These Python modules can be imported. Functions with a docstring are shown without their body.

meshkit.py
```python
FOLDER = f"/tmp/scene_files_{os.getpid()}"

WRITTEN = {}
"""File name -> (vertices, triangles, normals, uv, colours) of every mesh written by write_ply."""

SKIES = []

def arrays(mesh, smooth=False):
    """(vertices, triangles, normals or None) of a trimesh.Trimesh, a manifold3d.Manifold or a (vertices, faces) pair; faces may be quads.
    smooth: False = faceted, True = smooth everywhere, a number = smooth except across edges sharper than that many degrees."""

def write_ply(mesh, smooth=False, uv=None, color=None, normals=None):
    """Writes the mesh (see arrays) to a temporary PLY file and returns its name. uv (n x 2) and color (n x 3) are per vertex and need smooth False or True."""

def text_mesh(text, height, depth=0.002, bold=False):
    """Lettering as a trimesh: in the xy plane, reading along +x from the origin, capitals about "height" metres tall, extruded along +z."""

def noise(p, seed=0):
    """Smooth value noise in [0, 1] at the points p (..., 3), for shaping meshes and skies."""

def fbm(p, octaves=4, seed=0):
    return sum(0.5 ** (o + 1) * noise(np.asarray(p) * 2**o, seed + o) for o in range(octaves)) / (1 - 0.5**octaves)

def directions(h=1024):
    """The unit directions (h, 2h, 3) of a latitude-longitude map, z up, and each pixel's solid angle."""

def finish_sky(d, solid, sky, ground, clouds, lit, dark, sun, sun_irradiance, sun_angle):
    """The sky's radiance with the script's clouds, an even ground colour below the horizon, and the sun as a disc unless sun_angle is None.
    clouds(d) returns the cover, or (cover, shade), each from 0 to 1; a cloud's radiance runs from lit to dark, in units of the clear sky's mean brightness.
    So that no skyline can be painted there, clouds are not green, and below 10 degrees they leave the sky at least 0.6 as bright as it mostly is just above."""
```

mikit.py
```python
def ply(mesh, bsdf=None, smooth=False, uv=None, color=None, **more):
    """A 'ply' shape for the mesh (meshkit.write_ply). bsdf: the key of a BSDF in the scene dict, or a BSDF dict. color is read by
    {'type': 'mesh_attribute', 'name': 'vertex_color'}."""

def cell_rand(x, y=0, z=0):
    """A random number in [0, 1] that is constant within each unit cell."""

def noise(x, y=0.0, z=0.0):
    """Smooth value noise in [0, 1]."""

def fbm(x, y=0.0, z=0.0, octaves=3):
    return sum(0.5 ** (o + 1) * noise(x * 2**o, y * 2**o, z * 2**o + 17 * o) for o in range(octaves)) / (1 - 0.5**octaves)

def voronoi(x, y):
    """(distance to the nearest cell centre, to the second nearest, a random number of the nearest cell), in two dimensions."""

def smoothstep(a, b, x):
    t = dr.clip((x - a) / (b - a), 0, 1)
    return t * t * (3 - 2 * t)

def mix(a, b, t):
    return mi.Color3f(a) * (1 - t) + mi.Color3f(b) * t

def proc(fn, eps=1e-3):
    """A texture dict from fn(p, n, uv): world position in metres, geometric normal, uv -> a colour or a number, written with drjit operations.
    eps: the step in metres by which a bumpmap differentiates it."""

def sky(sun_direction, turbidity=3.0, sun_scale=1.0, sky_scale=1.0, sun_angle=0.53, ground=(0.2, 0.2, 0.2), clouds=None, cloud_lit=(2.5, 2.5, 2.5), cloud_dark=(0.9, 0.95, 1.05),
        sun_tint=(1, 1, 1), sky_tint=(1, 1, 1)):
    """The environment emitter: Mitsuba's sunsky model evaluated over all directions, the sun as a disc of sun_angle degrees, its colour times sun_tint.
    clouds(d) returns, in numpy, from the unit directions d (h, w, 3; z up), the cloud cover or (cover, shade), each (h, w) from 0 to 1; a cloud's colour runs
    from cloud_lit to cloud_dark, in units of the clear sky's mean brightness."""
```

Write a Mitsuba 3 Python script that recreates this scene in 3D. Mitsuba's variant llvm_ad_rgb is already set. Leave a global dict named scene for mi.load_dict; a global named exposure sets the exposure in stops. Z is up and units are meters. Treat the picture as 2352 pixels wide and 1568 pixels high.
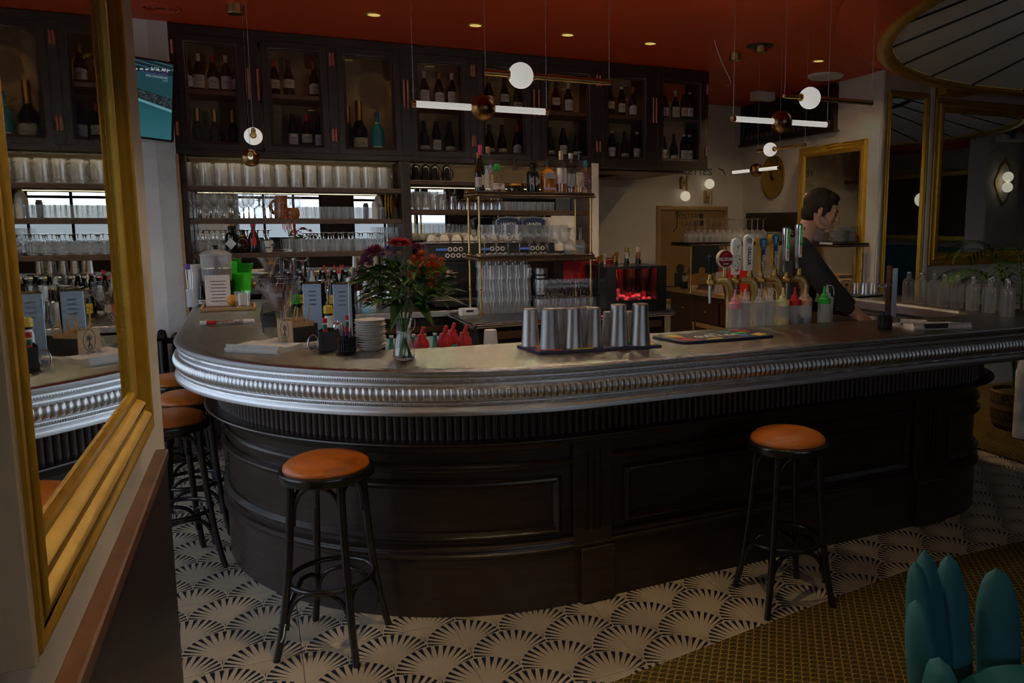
import math, random
import numpy as np, trimesh, drjit as dr, mitsuba as mi, mikit
from mikit import proc, noise, fbm, smoothstep, mix, cell_rand
import meshkit
from shapely.geometry import Polygon, LineString, Point, box as sbox
from shapely.ops import unary_union

T = mi.ScalarTransform4f
PI = math.pi
scene, labels = {'type': 'scene'}, {}
exposure = 0.0

# ---------------------------------------------------------------- camera
EYE, PITCH, YAW = (0.0, 0.0, 1.66), math.radians(7.44), math.radians(24.2)
AIM = (math.sin(YAW) * math.cos(PITCH), math.cos(YAW) * math.cos(PITCH), -math.sin(PITCH))
scene['camera'] = {'type': 'perspective', 'fov': 2 * math.degrees(math.atan(1176 / 1800)), 'fov_axis': 'x', 'near_clip': 0.02, 'far_clip': 200.0,
                   'principal_point_offset_x': (1176 - 1400) / 2352, 'principal_point_offset_y': (784 - 745) / 1568,
                   'to_world': T().look_at(origin=EYE, target=[e + a for e, a in zip(EYE, AIM)], up=[0, 0, 1])}

# ---------------------------------------------------------------- daylight and lamps' strengths
LED, CABP, LAMP, SCON = 1.5, 0.16, 0.42, 0.42     # shelf strips, cabinet spots, pendants, sconces
scene['sky'] = mikit.sky((0.3, -0.5, 0.8), turbidity=6.0, sun_scale=0.0, sky_scale=16, ground=(0.25, 0.25, 0.25),
                         clouds=lambda d: (np.full(d.shape[:2], 0.9), np.full(d.shape[:2], 0.1)), cloud_lit=(0.86, 1.0, 1.18), cloud_dark=(0.6, 0.68, 0.8))
def emit(rgb, weight=1.0):
    return {'type': 'area', 'radiance': {'type': 'rgb', 'value': list(rgb)}, 'sampling_weight': weight}
def spot(name, at, to, rgb, angle=38.0, inner=12.0, weight=1.0):
    scene[name] = {'type': 'spot', 'to_world': T().look_at(origin=list(at), target=list(to), up=[0.01, 1, 0.02]), 'cutoff_angle': angle, 'beam_width': inner,
                   'intensity': {'type': 'rgb', 'value': list(rgb)}, 'sampling_weight': weight}
WARM = np.array([1.0, 0.72, 0.40])

# ---------------------------------------------------------------- helpers
def ply(mesh, bsdf=None, **k):            # materials live in the scene under m_<name>
    return mikit.ply(mesh, 'm_' + bsdf if isinstance(bsdf, str) else bsdf, **k)
ORD = 'first second third fourth fifth sixth seventh eighth ninth tenth eleventh twelfth thirteenth fourteenth fifteenth sixteenth seventeenth eighteenth nineteenth twentieth'.split()      # for labels that tell one of a row from the next
_used = {}
def key(name, parent=None):
    b = name if parent is None else parent + '__' + name
    c = _used.get(b, 0); _used[b] = c + 1
    return b if c == 0 else f'{b}_{c:03d}'
def tag(k, label=None, cat=None, group=None, kind=None):
    d = {}
    if label: d['label'] = label
    if cat: d['category'] = cat
    if group: d['group'] = group
    if kind: d['kind'] = kind
    labels[k] = d
    return k
def thing(name, label, cat, group=None):
    return tag(key(name), label, cat, group)
def obj(name, mesh, bsdf, parent=None, smooth=32, M=None, **more):
    k = key(name, parent)
    d = mesh if isinstance(mesh, dict) else ply(mesh, bsdf, smooth=smooth, **more)
    if M is not None: d = {**d, 'to_world': M}
    scene[k] = d
    return k
def struct(name, mesh, bsdf, smooth=False, **more):
    k = obj(name, mesh, bsdf, smooth=smooth, **more)
    return tag(k, kind='structure')
def proto(*parts):
    """parts: (name, mesh, bsdf, smooth[, label]); name '' = the thing is this one mesh; 'a__b' = sub-part."""
    return [(p[0], ply(p[1], p[2], smooth=p[3] if len(p) > 3 else 32), p[4] if len(p) > 4 else None) for p in parts]
def place(name, pr, M, label, cat, group=None, swap=None):
    k = thing(name, label, cat, group)
    seen = {}
    for pn, d, pl in pr:
        if swap and pn in swap: d = {**d, 'bsdf': {'type': 'ref', 'id': 'm_' + swap[pn]}}
        kk = k if pn == '' else k + '__' + pn
        if pn:
            c = seen.get(pn, 0); seen[pn] = c + 1
            if c: kk = f'{kk}_{c:03d}'
        scene[kk] = {**d, 'to_world': M}
        if pl: labels[kk] = {'label': pl}
    return k
def at(x, y, z=0.0, rz=0.0, s=1.0, tilt=0.0, tz=0.0):
    m = T().translate([x, y, z])
    if rz: m = m @ T().rotate([0, 0, 1], rz)
    if tilt: m = m @ T().rotate([0, 0, 1], tz) @ T().rotate([1, 0, 0], tilt) @ T().rotate([0, 0, 1], -tz)
    if s != 1.0: m = m @ (T().scale(list(s)) if isinstance(s, (tuple, list)) else T().scale([s, s, s]))
    return m

def cat(*ms): return trimesh.util.concatenate([m for m in ms])
def mv(m, x=0, y=0, z=0):
    m = m.copy(); m.apply_translation([x, y, z]); return m
def rot(m, deg, axis=(0, 0, 1), p=(0, 0, 0)):
    m = m.copy(); m.apply_transform(trimesh.transformations.rotation_matrix(math.radians(deg), axis, p)); return m
def bx(x0, x1, y0, y1, z0, z1, c=0.0):
    """a box with its edges chamfered by c"""
    lo, hi = np.array([x0, y0, z0], float), np.array([x1, y1, z1], float)
    lo, hi = np.minimum(lo, hi), np.maximum(lo, hi)
    if c <= 0:
        m = trimesh.creation.box(extents=hi - lo); m.apply_translation((lo + hi) / 2); return m
    c = min(c, 0.49 * float((hi - lo).min()))
    pts = []
    for i in (0, 1):
        for j in (0, 1):
            for k in (0, 1):
                p = np.array([(lo, hi)[i][0], (lo, hi)[j][1], (lo, hi)[k][2]])
                s = np.array([1 - 2 * i, 1 - 2 * j, 1 - 2 * k]) * c
                for a in range(3):
                    q = p + s; q[a] = p[a]; pts.append(q)
    return trimesh.convex.convex_hull(np.array(pts))
def cyl(p0, p1, r, n=16, r1=None):
    p0, p1 = np.array(p0, float), np.array(p1, float)
    return tube([p0, p1], [r, r if r1 is None else r1], n, cap=True)
def tube(pts, r, n=10, cap=True, closed=False):
    p = np.asarray(pts, float); r = np.broadcast_to(np.asarray(r, float), (len(p),))
    if closed: t = np.roll(p, -1, 0) - np.roll(p, 1, 0)
    else: t = np.gradient(p, axis=0)
    t = t / (np.linalg.norm(t, axis=1, keepdims=True) + 1e-12)
    a = np.cross(t[0], [0, 0, 1.0] if abs(t[0][2]) < 0.9 else [1.0, 0, 0]); A = []
    for q in t:
        a = a - q * np.dot(a, q); a = a / (np.linalg.norm(a) + 1e-12); A.append(a)
    A = np.array(A); B = np.cross(t, A)
    if closed:   # spread the twist left over at the closure
        q = A[-1] - t[0] * np.dot(A[-1], t[0]); w = math.atan2(np.dot(q, B[0]), np.dot(q, A[0]))
        f = -w * np.arange(len(p)) / len(p)
        A, B = np.cos(f)[:, None] * A + np.sin(f)[:, None] * B, -np.sin(f)[:, None] * A + np.cos(f)[:, None] * B
    ang = np.arange(n) * 2 * PI / n
    v = p[:, None] + r[:, None, None] * (np.cos(ang)[None, :, None] * A[:, None] + np.sin(ang)[None, :, None] * B[:, None])
    v = v.reshape(-1, 3); m = len(p)
    i, j = np.meshgrid(np.arange(m if closed else m - 1), np.arange(n), indexing='ij')
    i2, j2 = (i + 1) % m, (j + 1) % n
    f = np.stack([i * n + j, i * n + j2, i2 * n + j2, i2 * n + j], -1).reshape(-1, 4)
    f = np.vstack([f[:, [0, 1, 2]], f[:, [0, 2, 3]]])
    if cap and not closed:
        v = np.vstack([v, p[0], p[-1]]); c0, c1 = len(v) - 2, len(v) - 1; k = np.arange(n)
        f = np.vstack([f, np.stack([np.full(n, c0), (k + 1) % n, k], 1), np.stack([np.full(n, c1), (m - 1) * n + k, (m - 1) * n + (k + 1) % n], 1)])
    return trimesh.Trimesh(v, f, process=False)
def lathe(prof, n=32, ribs=0, amp=0.0, rib_z=None):
    """prof: (r, z) list from bottom to top; ribs flutes the wall between rib_z"""
    p = np.array(prof, float); k = np.arange(n) * 2 * PI / n
    rr = p[:, :1] * np.ones((1, n))
    if ribs:
        w = np.ones(len(p)) if rib_z is None else ((p[:, 1] >= rib_z[0]) & (p[:, 1] <= rib_z[1])).astype(float)
        rr = rr * (1 - amp * w[:, None] * (0.5 + 0.5 * np.cos(k[None] * ribs)))
    v = np.stack([rr * np.cos(k), rr * np.sin(k), p[:, 1:] * np.ones((1, n))], -1).reshape(-1, 3)
    i, j = np.meshgrid(np.arange(len(p) - 1), np.arange(n), indexing='ij'); j2 = (j + 1) % n
    f = np.stack([i * n + j, i * n + j2, (i + 1) * n + j2, (i + 1) * n + j], -1).reshape(-1, 4)
    m = trimesh.Trimesh(v, np.vstack([f[:, [0, 1, 2]], f[:, [0, 2, 3]]]), process=False)
    m.update_faces(m.area_faces > 1e-14); m.merge_vertices(); m.remove_unreferenced_vertices()
    return m
def sph(c, r, n=2):
    m = trimesh.creation.icosphere(subdivisions=n, radius=1.0); m.vertices = m.vertices * np.asarray(r) + np.asarray(c); return m
def uvs(c, r, n=24, k=13):
    th = np.linspace(-PI / 2, PI / 2, k)
    return mv(lathe([(max(r * math.cos(t), 0.0), r * math.sin(t)) for t in th], n), *c)
def prism(poly, h, z=0.0):
    if not hasattr(poly, 'geom_type'): poly = Polygon(poly)
    poly = poly.buffer(0)
    return mv(cat(*[trimesh.creation.extrude_polygon(g, h, engine='earcut') for g in getattr(poly, 'geoms', [poly])]), 0, 0, z)
def upright(m):
    """a mesh laid out in xy with thickness along +z, stood up: x stays, y -> z, thickness towards -y (faces the camera side)"""
    m = m.copy(); v = m.vertices; m.vertices = np.stack([v[:, 0], -v[:, 2], v[:, 1]], 1); return m
def text(s, h, d=0.0012, bold=False): return meshkit.text_mesh(s, h, d, bold)
def ctext(s, h, d=0.0012, bold=False):
    m = text(s, h, d, bold); b = m.bounds; m.apply_translation([-(b[0][0] + b[1][0]) / 2, 0, 0]); return m
def sweep(path, prof, closed_prof=False, cap=True, nrm=None):
    """path: n x 2 plan points, prof: (outset, z); outset along nrm (n x 2), by default the right of the travel direction"""
    P = np.asarray(path, float)
    if nrm is None:
        t = np.gradient(P, axis=0); t /= np.linalg.norm(t, axis=1, keepdims=True) + 1e-12; nrm = np.stack([t[:, 1], -t[:, 0]], 1)
    Q = np.asarray(prof, float)
    if Q.ndim == 2: Q = np.broadcast_to(Q, (len(P),) + Q.shape)
    v = np.concatenate([P[:, None] + Q[..., :1] * nrm[:, None], Q[..., 1:]], -1)
    n, m = v.shape[:2]; v = v.reshape(-1, 3)
    i, j = np.meshgrid(np.arange(n - 1), np.arange(m if closed_prof else m - 1), indexing='ij'); j2 = (j + 1) % m
    f = np.stack([i * m + j, (i + 1) * m + j, (i + 1) * m + j2, i * m + j2], -1).reshape(-1, 4)
    f = np.vstack([f[:, [0, 1, 2]], f[:, [0, 2, 3]]])
    if cap and closed_prof:
        for e in (0, n - 1):
            q = Polygon(Q[e]); 
            tv, tf = trimesh.creation.triangulate_polygon(q, engine='earcut')
            idx = [int(np.argmin(((Q[e] - t_) ** 2).sum(1))) + e * m for t_ in tv]
            tf = np.array([[idx[a] for a in t_] for t_ in tf])
            f = np.vstack([f, tf if e == 0 else tf[:, ::-1]])
    return trimesh.Trimesh(v, f, process=False)
def frame(x0, x1, z0, z1, prof, y=0.0):
    """a mitred picture or door frame standing in the xz plane: prof = (inset from the outer edge, depth towards -y)"""
    q = np.array(prof, float); v = []
    for (cx, cz, sx, sz) in ((x0, z0, 1, 1), (x1, z0, -1, 1), (x1, z1, -1, -1), (x0, z1, 1, -1)):
        v += [[cx + sx * a, y - d, cz + sz * a] for a, d in q]
    m = len(q); f = []
    for i in range(4):
        for j in range(m):
            a, b, c, d = i * m + j, ((i + 1) % 4) * m + j, ((i + 1) % 4) * m + (j + 1) % m, i * m + (j + 1) % m
            f += [[a, b, c], [a, c, d]]
    t = trimesh.Trimesh(np.array(v), np.array(f), process=False); t.fix_normals(); return t

# ---------------------------------------------------------------- materials
def rgb(*c): return {'type': 'rgb', 'value': list(c)}
def mat(name, c=None, rough=0.5, metal=0.0, two=True, spec=None, bump=None, bs=1.0, **k):
    d = {'type': 'principled', 'base_color': c if isinstance(c, dict) else rgb(*c), 'roughness': rough, 'metallic': metal, **k}
    if spec is not None: d['specular'] = spec
    if bump is not None: d = {'type': 'bumpmap', 'arbitrary': bump, 'scale': bs, 'bsdf': d}
    scene['m_' + name] = {'type': 'twosided', 'bsdf': d} if two else d
    return name
def metal(name, c, rough): 
    scene['m_' + name] = {'type': 'twosided', 'bsdf': {'type': 'roughconductor', 'material': 'none', 'specular_reflectance': c if isinstance(c, dict) else rgb(*c), 'alpha': rough}}
    return name
def pt(name, *c, rough=0.5, **k): return mat(name, c, rough, **k)
# wood, paint, metal
def grain(base, dark, sx, sy, sz):
    def fn(p, n, uv):
        g = fbm(p.x * sx, p.y * sy, p.z * sz, 3); h = noise(p.x * sx * 4.1, p.y * sy * 4.1, p.z * sz * 4.1)
        return mix(dark, base, dr.clip(g * 1.1 + 0.25 * h - 0.2, 0, 1))
    return proc(fn)
mat('wood_bar', grain((.034, .019, .013), (.014, .008, .006), 6, 6, 60), 0.33)
mat('wood_upright', grain((.05, .028, .02), (.018, .01, .008), 70, 70, 6), 0.4)
mat('wood_cabinet', grain((.030, .017, .012), (.013, .008, .006), 8, 40, 60), 0.42)
mat('wood_brown', grain((.11, .05, .025), (.05, .022, .012), 10, 10, 60), 0.4)
mat('wood_shelf', grain((.09, .05, .03), (.045, .024, .014), 8, 60, 60), 0.45)
mat('wood_dark', (.016, .009, .007), 0.4)
mat('cabinet_back', grain((.30, .21, .11), (.22, .15, .075), 6, 40, 30), 0.6)
mat('wood_frame', grain((.40, .26, .12), (.28, .17, .07), 40, 40, 6), 0.5)
mat('kraft', grain((.42, .26, .13), (.36, .22, .11), 40, 40, 40), 0.8)
mat('black_lacquer', (.008, .007, .007), 0.22, clearcoat=0.5, clearcoat_gloss=0.9)
mat('black_plastic', (.012, .012, .013), 0.45)
mat('black_gloss', (.01, .01, .012), 0.12)
mat('leather', proc(lambda p, n, uv: mix((.42, .105, .010), (.50, .14, .016), fbm(p.x * 25, p.y * 25, p.z * 25, 3))), 0.36)
def wallpaper(p, n, uv):
    a = dr.abs(dr.sin((p.x + p.z) * 38)) ; b = dr.abs(dr.sin((p.x - p.z) * 38 + dr.floor(p.z * 9) * 1.7))
    return 0.0011 * (smoothstep(0.0, 0.25, a) * smoothstep(0.0, 0.25, b))
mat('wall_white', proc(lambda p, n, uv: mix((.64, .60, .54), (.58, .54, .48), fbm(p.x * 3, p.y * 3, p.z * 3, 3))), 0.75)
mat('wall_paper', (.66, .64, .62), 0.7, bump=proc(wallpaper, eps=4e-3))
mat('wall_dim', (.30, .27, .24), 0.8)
mat('ceiling_red', proc(lambda p, n, uv: mix((.43, .046, .008), (.38, .040, .007), fbm(p.x * 1.5, p.y * 1.5, 0, 3))), 0.55)
metal('gold', proc(lambda p, n, uv: mix((.62, .40, .10), (.46, .28, .06), fbm(p.x * 18, p.y * 18, p.z * 18, 3))), 0.30)
mat('gold_paint', proc(lambda p, n, uv: mix((.62, .385, .050), (.46, .27, .030), fbm(p.x * 22, p.y * 22, p.z * 22, 4))), 0.34, metal=0.55)
metal('brass', (.80, .56, .22), 0.14)
metal('brass_old', proc(lambda p, n, uv: mix((.62, .45, .18), (.42, .29, .11), fbm(p.x * 40, p.y * 40, p.z * 40, 3))), 0.22)
metal('brass_dark', (.35, .20, .09), 0.10)
metal('copper', (.55, .25, .19), 0.25)
metal('chrome', (.75, .76, .78), 0.06)
metal('steel', (.62, .62, .62), 0.20)
metal('steel_brushed', proc(lambda p, n, uv: mix((.60, .60, .60), (.48, .48, .49), noise(p.x * 30, p.y * 30, p.z * 900))), 0.26)
metal('iron_dark', (.06, .055, .05), 0.3)
def zinc_tone(p, n, uv):
    a = fbm(p.x * 2.2, p.y * 2.2, p.z * 6, 4); b = noise(p.x * 70, p.y * 70, p.z * 70)
    return mix((.55, .52, .47), (.70, .69, .67), dr.clip(a * 1.2 + 0.2 * b - 0.2, 0, 1))
metal('zinc_top', proc(zinc_tone), 0.27)
metal('zinc', proc(lambda p, n, uv: mix((.58, .58, .58), (.74, .75, .76), fbm(p.x * 5, p.y * 5, p.z * 9, 3))), 0.23)
scene['m_mirror'] = {'type': 'twosided', 'bsdf': {'type': 'conductor', 'material': 'none', 'specular_reflectance': rgb(.82, .83, .80)}}
scene['m_mirror_old'] = {'type': 'twosided', 'bsdf': {'type': 'conductor', 'material': 'none', 'specular_reflectance': rgb(.60, .57, .50)}}
# glass
scene['m_glass'] = {'type': 'dielectric', 'int_ior': 1.5, 'ext_ior': 1.0}
scene['m_glass_thin'] = {'type': 'thindielectric', 'int_ior': 1.5}
scene['m_pane'] = {'type': 'thindielectric', 'int_ior': 1.45}
scene['m_glass_frost'] = {'type': 'twosided', 'bsdf': {'type': 'principled', 'base_color': rgb(.75, .77, .78), 'roughness': 0.25, 'specular': 0.5}}
def dark_glass(name, c, rough=0.06): return mat(name, c, rough, specular=0.6)
dark_glass('bottle_black', (.006, .007, .006)); dark_glass('bottle_green', (.010, .016, .008)); dark_glass('bottle_brown', (.02, .009, .004))
scene['m_liquid_dark'] = {'type': 'dielectric', 'int_ior': 1.34}
mat('paper', (.66, .63, .60), 0.8); mat('paper_cream', (.60, .54, .40), 0.8); mat('ceramic', (.66, .63, .58), 0.25)
mat('grout', (.20, .18, .15), 0.9)
mat('rubber_navy', (.012, .016, .05), 0.5); mat('ink', (.012, .012, .014), 0.6); mat('plate_grey', (.5, .5, .5), 0.3)
for _n, _c in dict(red=(.42, .012, .014), orange=(.55, .10, .02), yellow=(.62, .42, .02), green=(.02, .34, .04), leaf_green=(.035, .10, .018), blue=(.03, .12, .34), sky=(.22, .40, .52),
                   pink=(.60, .22, .26), teal_paint=(.03, .20, .22), white=(.72, .72, .70), navy=(.012, .025, .08), purple=(.12, .04, .30), magenta=(.35, .04, .14), amber=(.34, .12, .02), teal_print=(.03, .30, .30)).items():
    mat(_n, _c, 0.42)

# ---------------------------------------------------------------- floor: patterned tiles, each its own piece
def fans(p, n, uv):
    sx, sy, R = 0.294, 0.155, 0.150
    jf = dr.floor((p.y - 3.095 + 2 * sy) / sy)      # a fan's apex lies on y = 3.095 + j * sy, its centre R below
    best = mi.Color3f(.40, .33, .235)
    dark, cream = mi.Color3f(.010, .012, .022), mi.Color3f(.43, .36, .26)
    out, done = cream, mi.Bool(False)
    for k in (-1, 0, 1, 2):
        j = jf + k
        cy = 3.095 + j * sy - R
        odd = j - 2 * dr.floor(j / 2)
        u = (p.x - 0.095 - odd * sx / 2) / sx
        dx, dy = (u - dr.round(u)) * sx, p.y - cy
        r = dr.sqrt(dx * dx + dy * dy)
        ang = dr.atan2(dx, dy + 0.055)
        rr = dr.sqrt(dx * dx + dr.square(dy + 0.055)) / 0.2
        ray = dr.abs(dr.sin(ang * 19.0))
        full = r / R
        width = smoothstep(0.30, 0.98, full) * 0.74
        line = smoothstep(0.04, -0.04, dr.abs(ray) - width) * dr.select(full < 0.965, 1.0, 0.0) * dr.select(full > 0.34, 1.0, 0.0)
        grid = 1.0 - 0.22 * dr.select(dr.abs(dr.sin(full * 62)) < 0.3, 1.0, 0.0)
        c = mix(cream * grid, dark, line)
        inside = (r < R) & ~done
        out = dr.select(inside, c, out)
        done = done | inside
    return out * (0.9 + 0.2 * fbm(p.x * 6, p.y * 6, 0, 3))
mat('tile_fans', proc(fans), 0.38, spec=0.4)
struct('floor', bx(-3.0, 12.6, -6.5, 9.5, -0.2, -0.004), 'grout')
TX, TY = 0.588, 0.62
tile = ply(bx(0.0015, TX - 0.0015, 0.0015, TY - 0.0015, -0.012, 0.0, 0.0015), 'tile_fans', smooth=False)
rug_edge = lambda x: 2.41 + 0.155 * min(x - 1.12, 1.75) if x < 4.4 else 9.0
for i in range(-4, 10):
    for j in range(-5, 9):
        x, y = 0.081 + i * TX, 3.09 + j * TY
        if x + TX < -2.2 or x > 5.6 or y > 6.3 or y < 0.4 or (y + TY < min(rug_edge(x), rug_edge(x + TX)) - 0.15 and x > -0.6): continue
        if 0.9 < x < 3.0 and y > 3.7: continue
        scene[key('tile', 'floor')] = {**tile, 'to_world': T().translate([x, y, 0])}
def rug_fn(p, n, uv):
    sx, sy = 0.0425, 0.0215
    c0, s0 = math.cos(math.radians(8.5)), math.sin(math.radians(8.5))
    x, y = p.x * c0 + p.y * s0, -p.x * s0 + p.y * c0
    jf = dr.floor(y / sy)
    olive, gold, dark = mi.Color3f(.055, .042, .014), mi.Color3f(.30, .19, .045), mi.Color3f(.012, .009, .004)
    out, done = olive, mi.Bool(False)
    for k in (-1, 0, 1):
        j = jf + k; odd = j - 2 * dr.floor(j / 2)
        u = (x - odd * sx / 2) / sx
        dx, dy = (u - dr.round(u)) * sx, y - (j * sy)
        r = dr.sqrt(dx * dx + dy * dy) / (sx * 0.5)
        a = dr.atan2(dx, dy + 0.006)
        ring = dr.select((r > 0.78) & (r < 0.97) & (dr.abs(dr.sin(a * 9)) > 0.35), 1.0, 0.0)
        c = mix(mix(olive, dark, dr.select((r < 0.78) & (dr.abs(dr.sin(a * 7)) < 0.3) & (r > 0.25), 0.8, 0.0)), gold, ring)
        inside = (r < 1.0) & ~done
        out = dr.select(inside, c, out); done = done | inside
    return out
mat('carpet', proc(rug_fn), 0.95, spec=0.1)
rp = [(-0.28, -5.2), (-0.28, 2.19)] + [(x, rug_edge(x)) for x in np.linspace(0, 4.3, 24)] + [(4.55, 2.75), (4.75, 3.1), (4.78, 4.2), (4.9, 5.6), (11.9, 5.6), (11.9, -5.2)]
tag(obj('carpet', prism(rp, 0.012), 'carpet', smooth=False), 'olive carpet woven with small gold scallops beside the fan tiles', 'carpet')

# ---------------------------------------------------------------- walls and ceiling
CEIL = 3.01
def wall(name, a, b, z0=0.0, z1=CEIL + 0.05, t=0.12, m='wall_white', holes=()):
    """a wall slab from plan point a to b, its room face on the line, thickness to the left of a -> b; holes = (along0, along1, z0, z1)"""
    a, b = np.array(a, float), np.array(b, float); L = float(np.linalg.norm(b - a)); u = (b - a) / L; nn = np.array([-u[1], u[0]])
    P = sbox(0, z0, L, z1)
    for h in holes: P = P.difference(sbox(h[0], h[2], h[1], h[3]))
    g = trimesh.creation.extrude_polygon(P, t, engine='earcut')
    v = g.vertices; g.vertices = np.stack([a[0] + u[0] * v[:, 0] + nn[0] * v[:, 2], a[1] + u[1] * v[:, 0] + nn[1] * v[:, 2], v[:, 1]], 1)
    g.fix_normals()
    return struct(name, g, m)
# the mirror pier on the left: white wall above a dark dado, ending just in front of the camera
struct('wall_pier', bx(-0.62, -0.29, -5.4, 2.71, 0, CEIL + 0.05), 'wall_white')
wall('wall_left', (-2.3, -5.4), (-2.3, 6.28), holes=[(7.4, 9.5, 0.35, 2.6), (9.75, 11.55, 0.35, 2.6)])
wall('wall_television', (-2.3, 6.28), (-0.47, 6.28), m='wall_paper')
wall('wall_back', (-0.60, 6.72), (2.72, 6.72), m='wall_white')
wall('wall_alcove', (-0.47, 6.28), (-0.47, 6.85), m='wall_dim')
struct('wall_stub', bx(2.655, 2.72, 6.28, 6.84, 0, 2.16), 'wall_white')
wall('wall_far', (2.60, 8.06), (5.50, 8.03), m='wall_white')
wall('wall_right', (5.36, 8.06), (5.22, 5.63), m='wall_white')
wall('wall_mirrors', (5.22, 5.63), (12.2, 5.63), m='wall_white')
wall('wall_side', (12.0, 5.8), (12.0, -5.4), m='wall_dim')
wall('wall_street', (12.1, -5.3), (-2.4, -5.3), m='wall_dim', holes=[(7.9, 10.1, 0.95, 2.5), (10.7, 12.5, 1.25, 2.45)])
wall('wall_passage', (2.66, 8.1), (2.66, 6.8), m='wall_white')
# ceiling with the round opening of the laylight
DOME = np.array([6.33, 2.30]); RIM = 3.09
ring = Point(*DOME).buffer(3.40, 64)
cz = sbox(-3.0, -6.0, 12.6, 9.0).difference(ring)
struct('ceiling', prism(cz, 0.15, CEIL), 'ceiling_red')
a = np.linspace(0, 2 * PI, 129)
prof = [(3.42, CEIL + .02), (3.40, CEIL - .002), (3.36, CEIL - .02), (3.30, CEIL - .075), (3.22, CEIL - .12), (3.15, CEIL - .145), (3.10, CEIL - .15)]
v = np.array([[DOME[0] + r * math.cos(t), DOME[1] + r * math.sin(t), z] for t in a for r, z in prof]); m_ = len(prof)
f = [[i * m_ + j, (i + 1) * m_ + j, (i + 1) * m_ + j + 1] for i in range(128) for j in range(m_ - 1)] + [[i * m_ + j, (i + 1) * m_ + j + 1, i * m_ + j + 1] for i in range(128) for j in range(m_ - 1)]
struct('trim_1', trimesh.Trimesh(v, f, process=False), 'ceiling_red', smooth=True)
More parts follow.
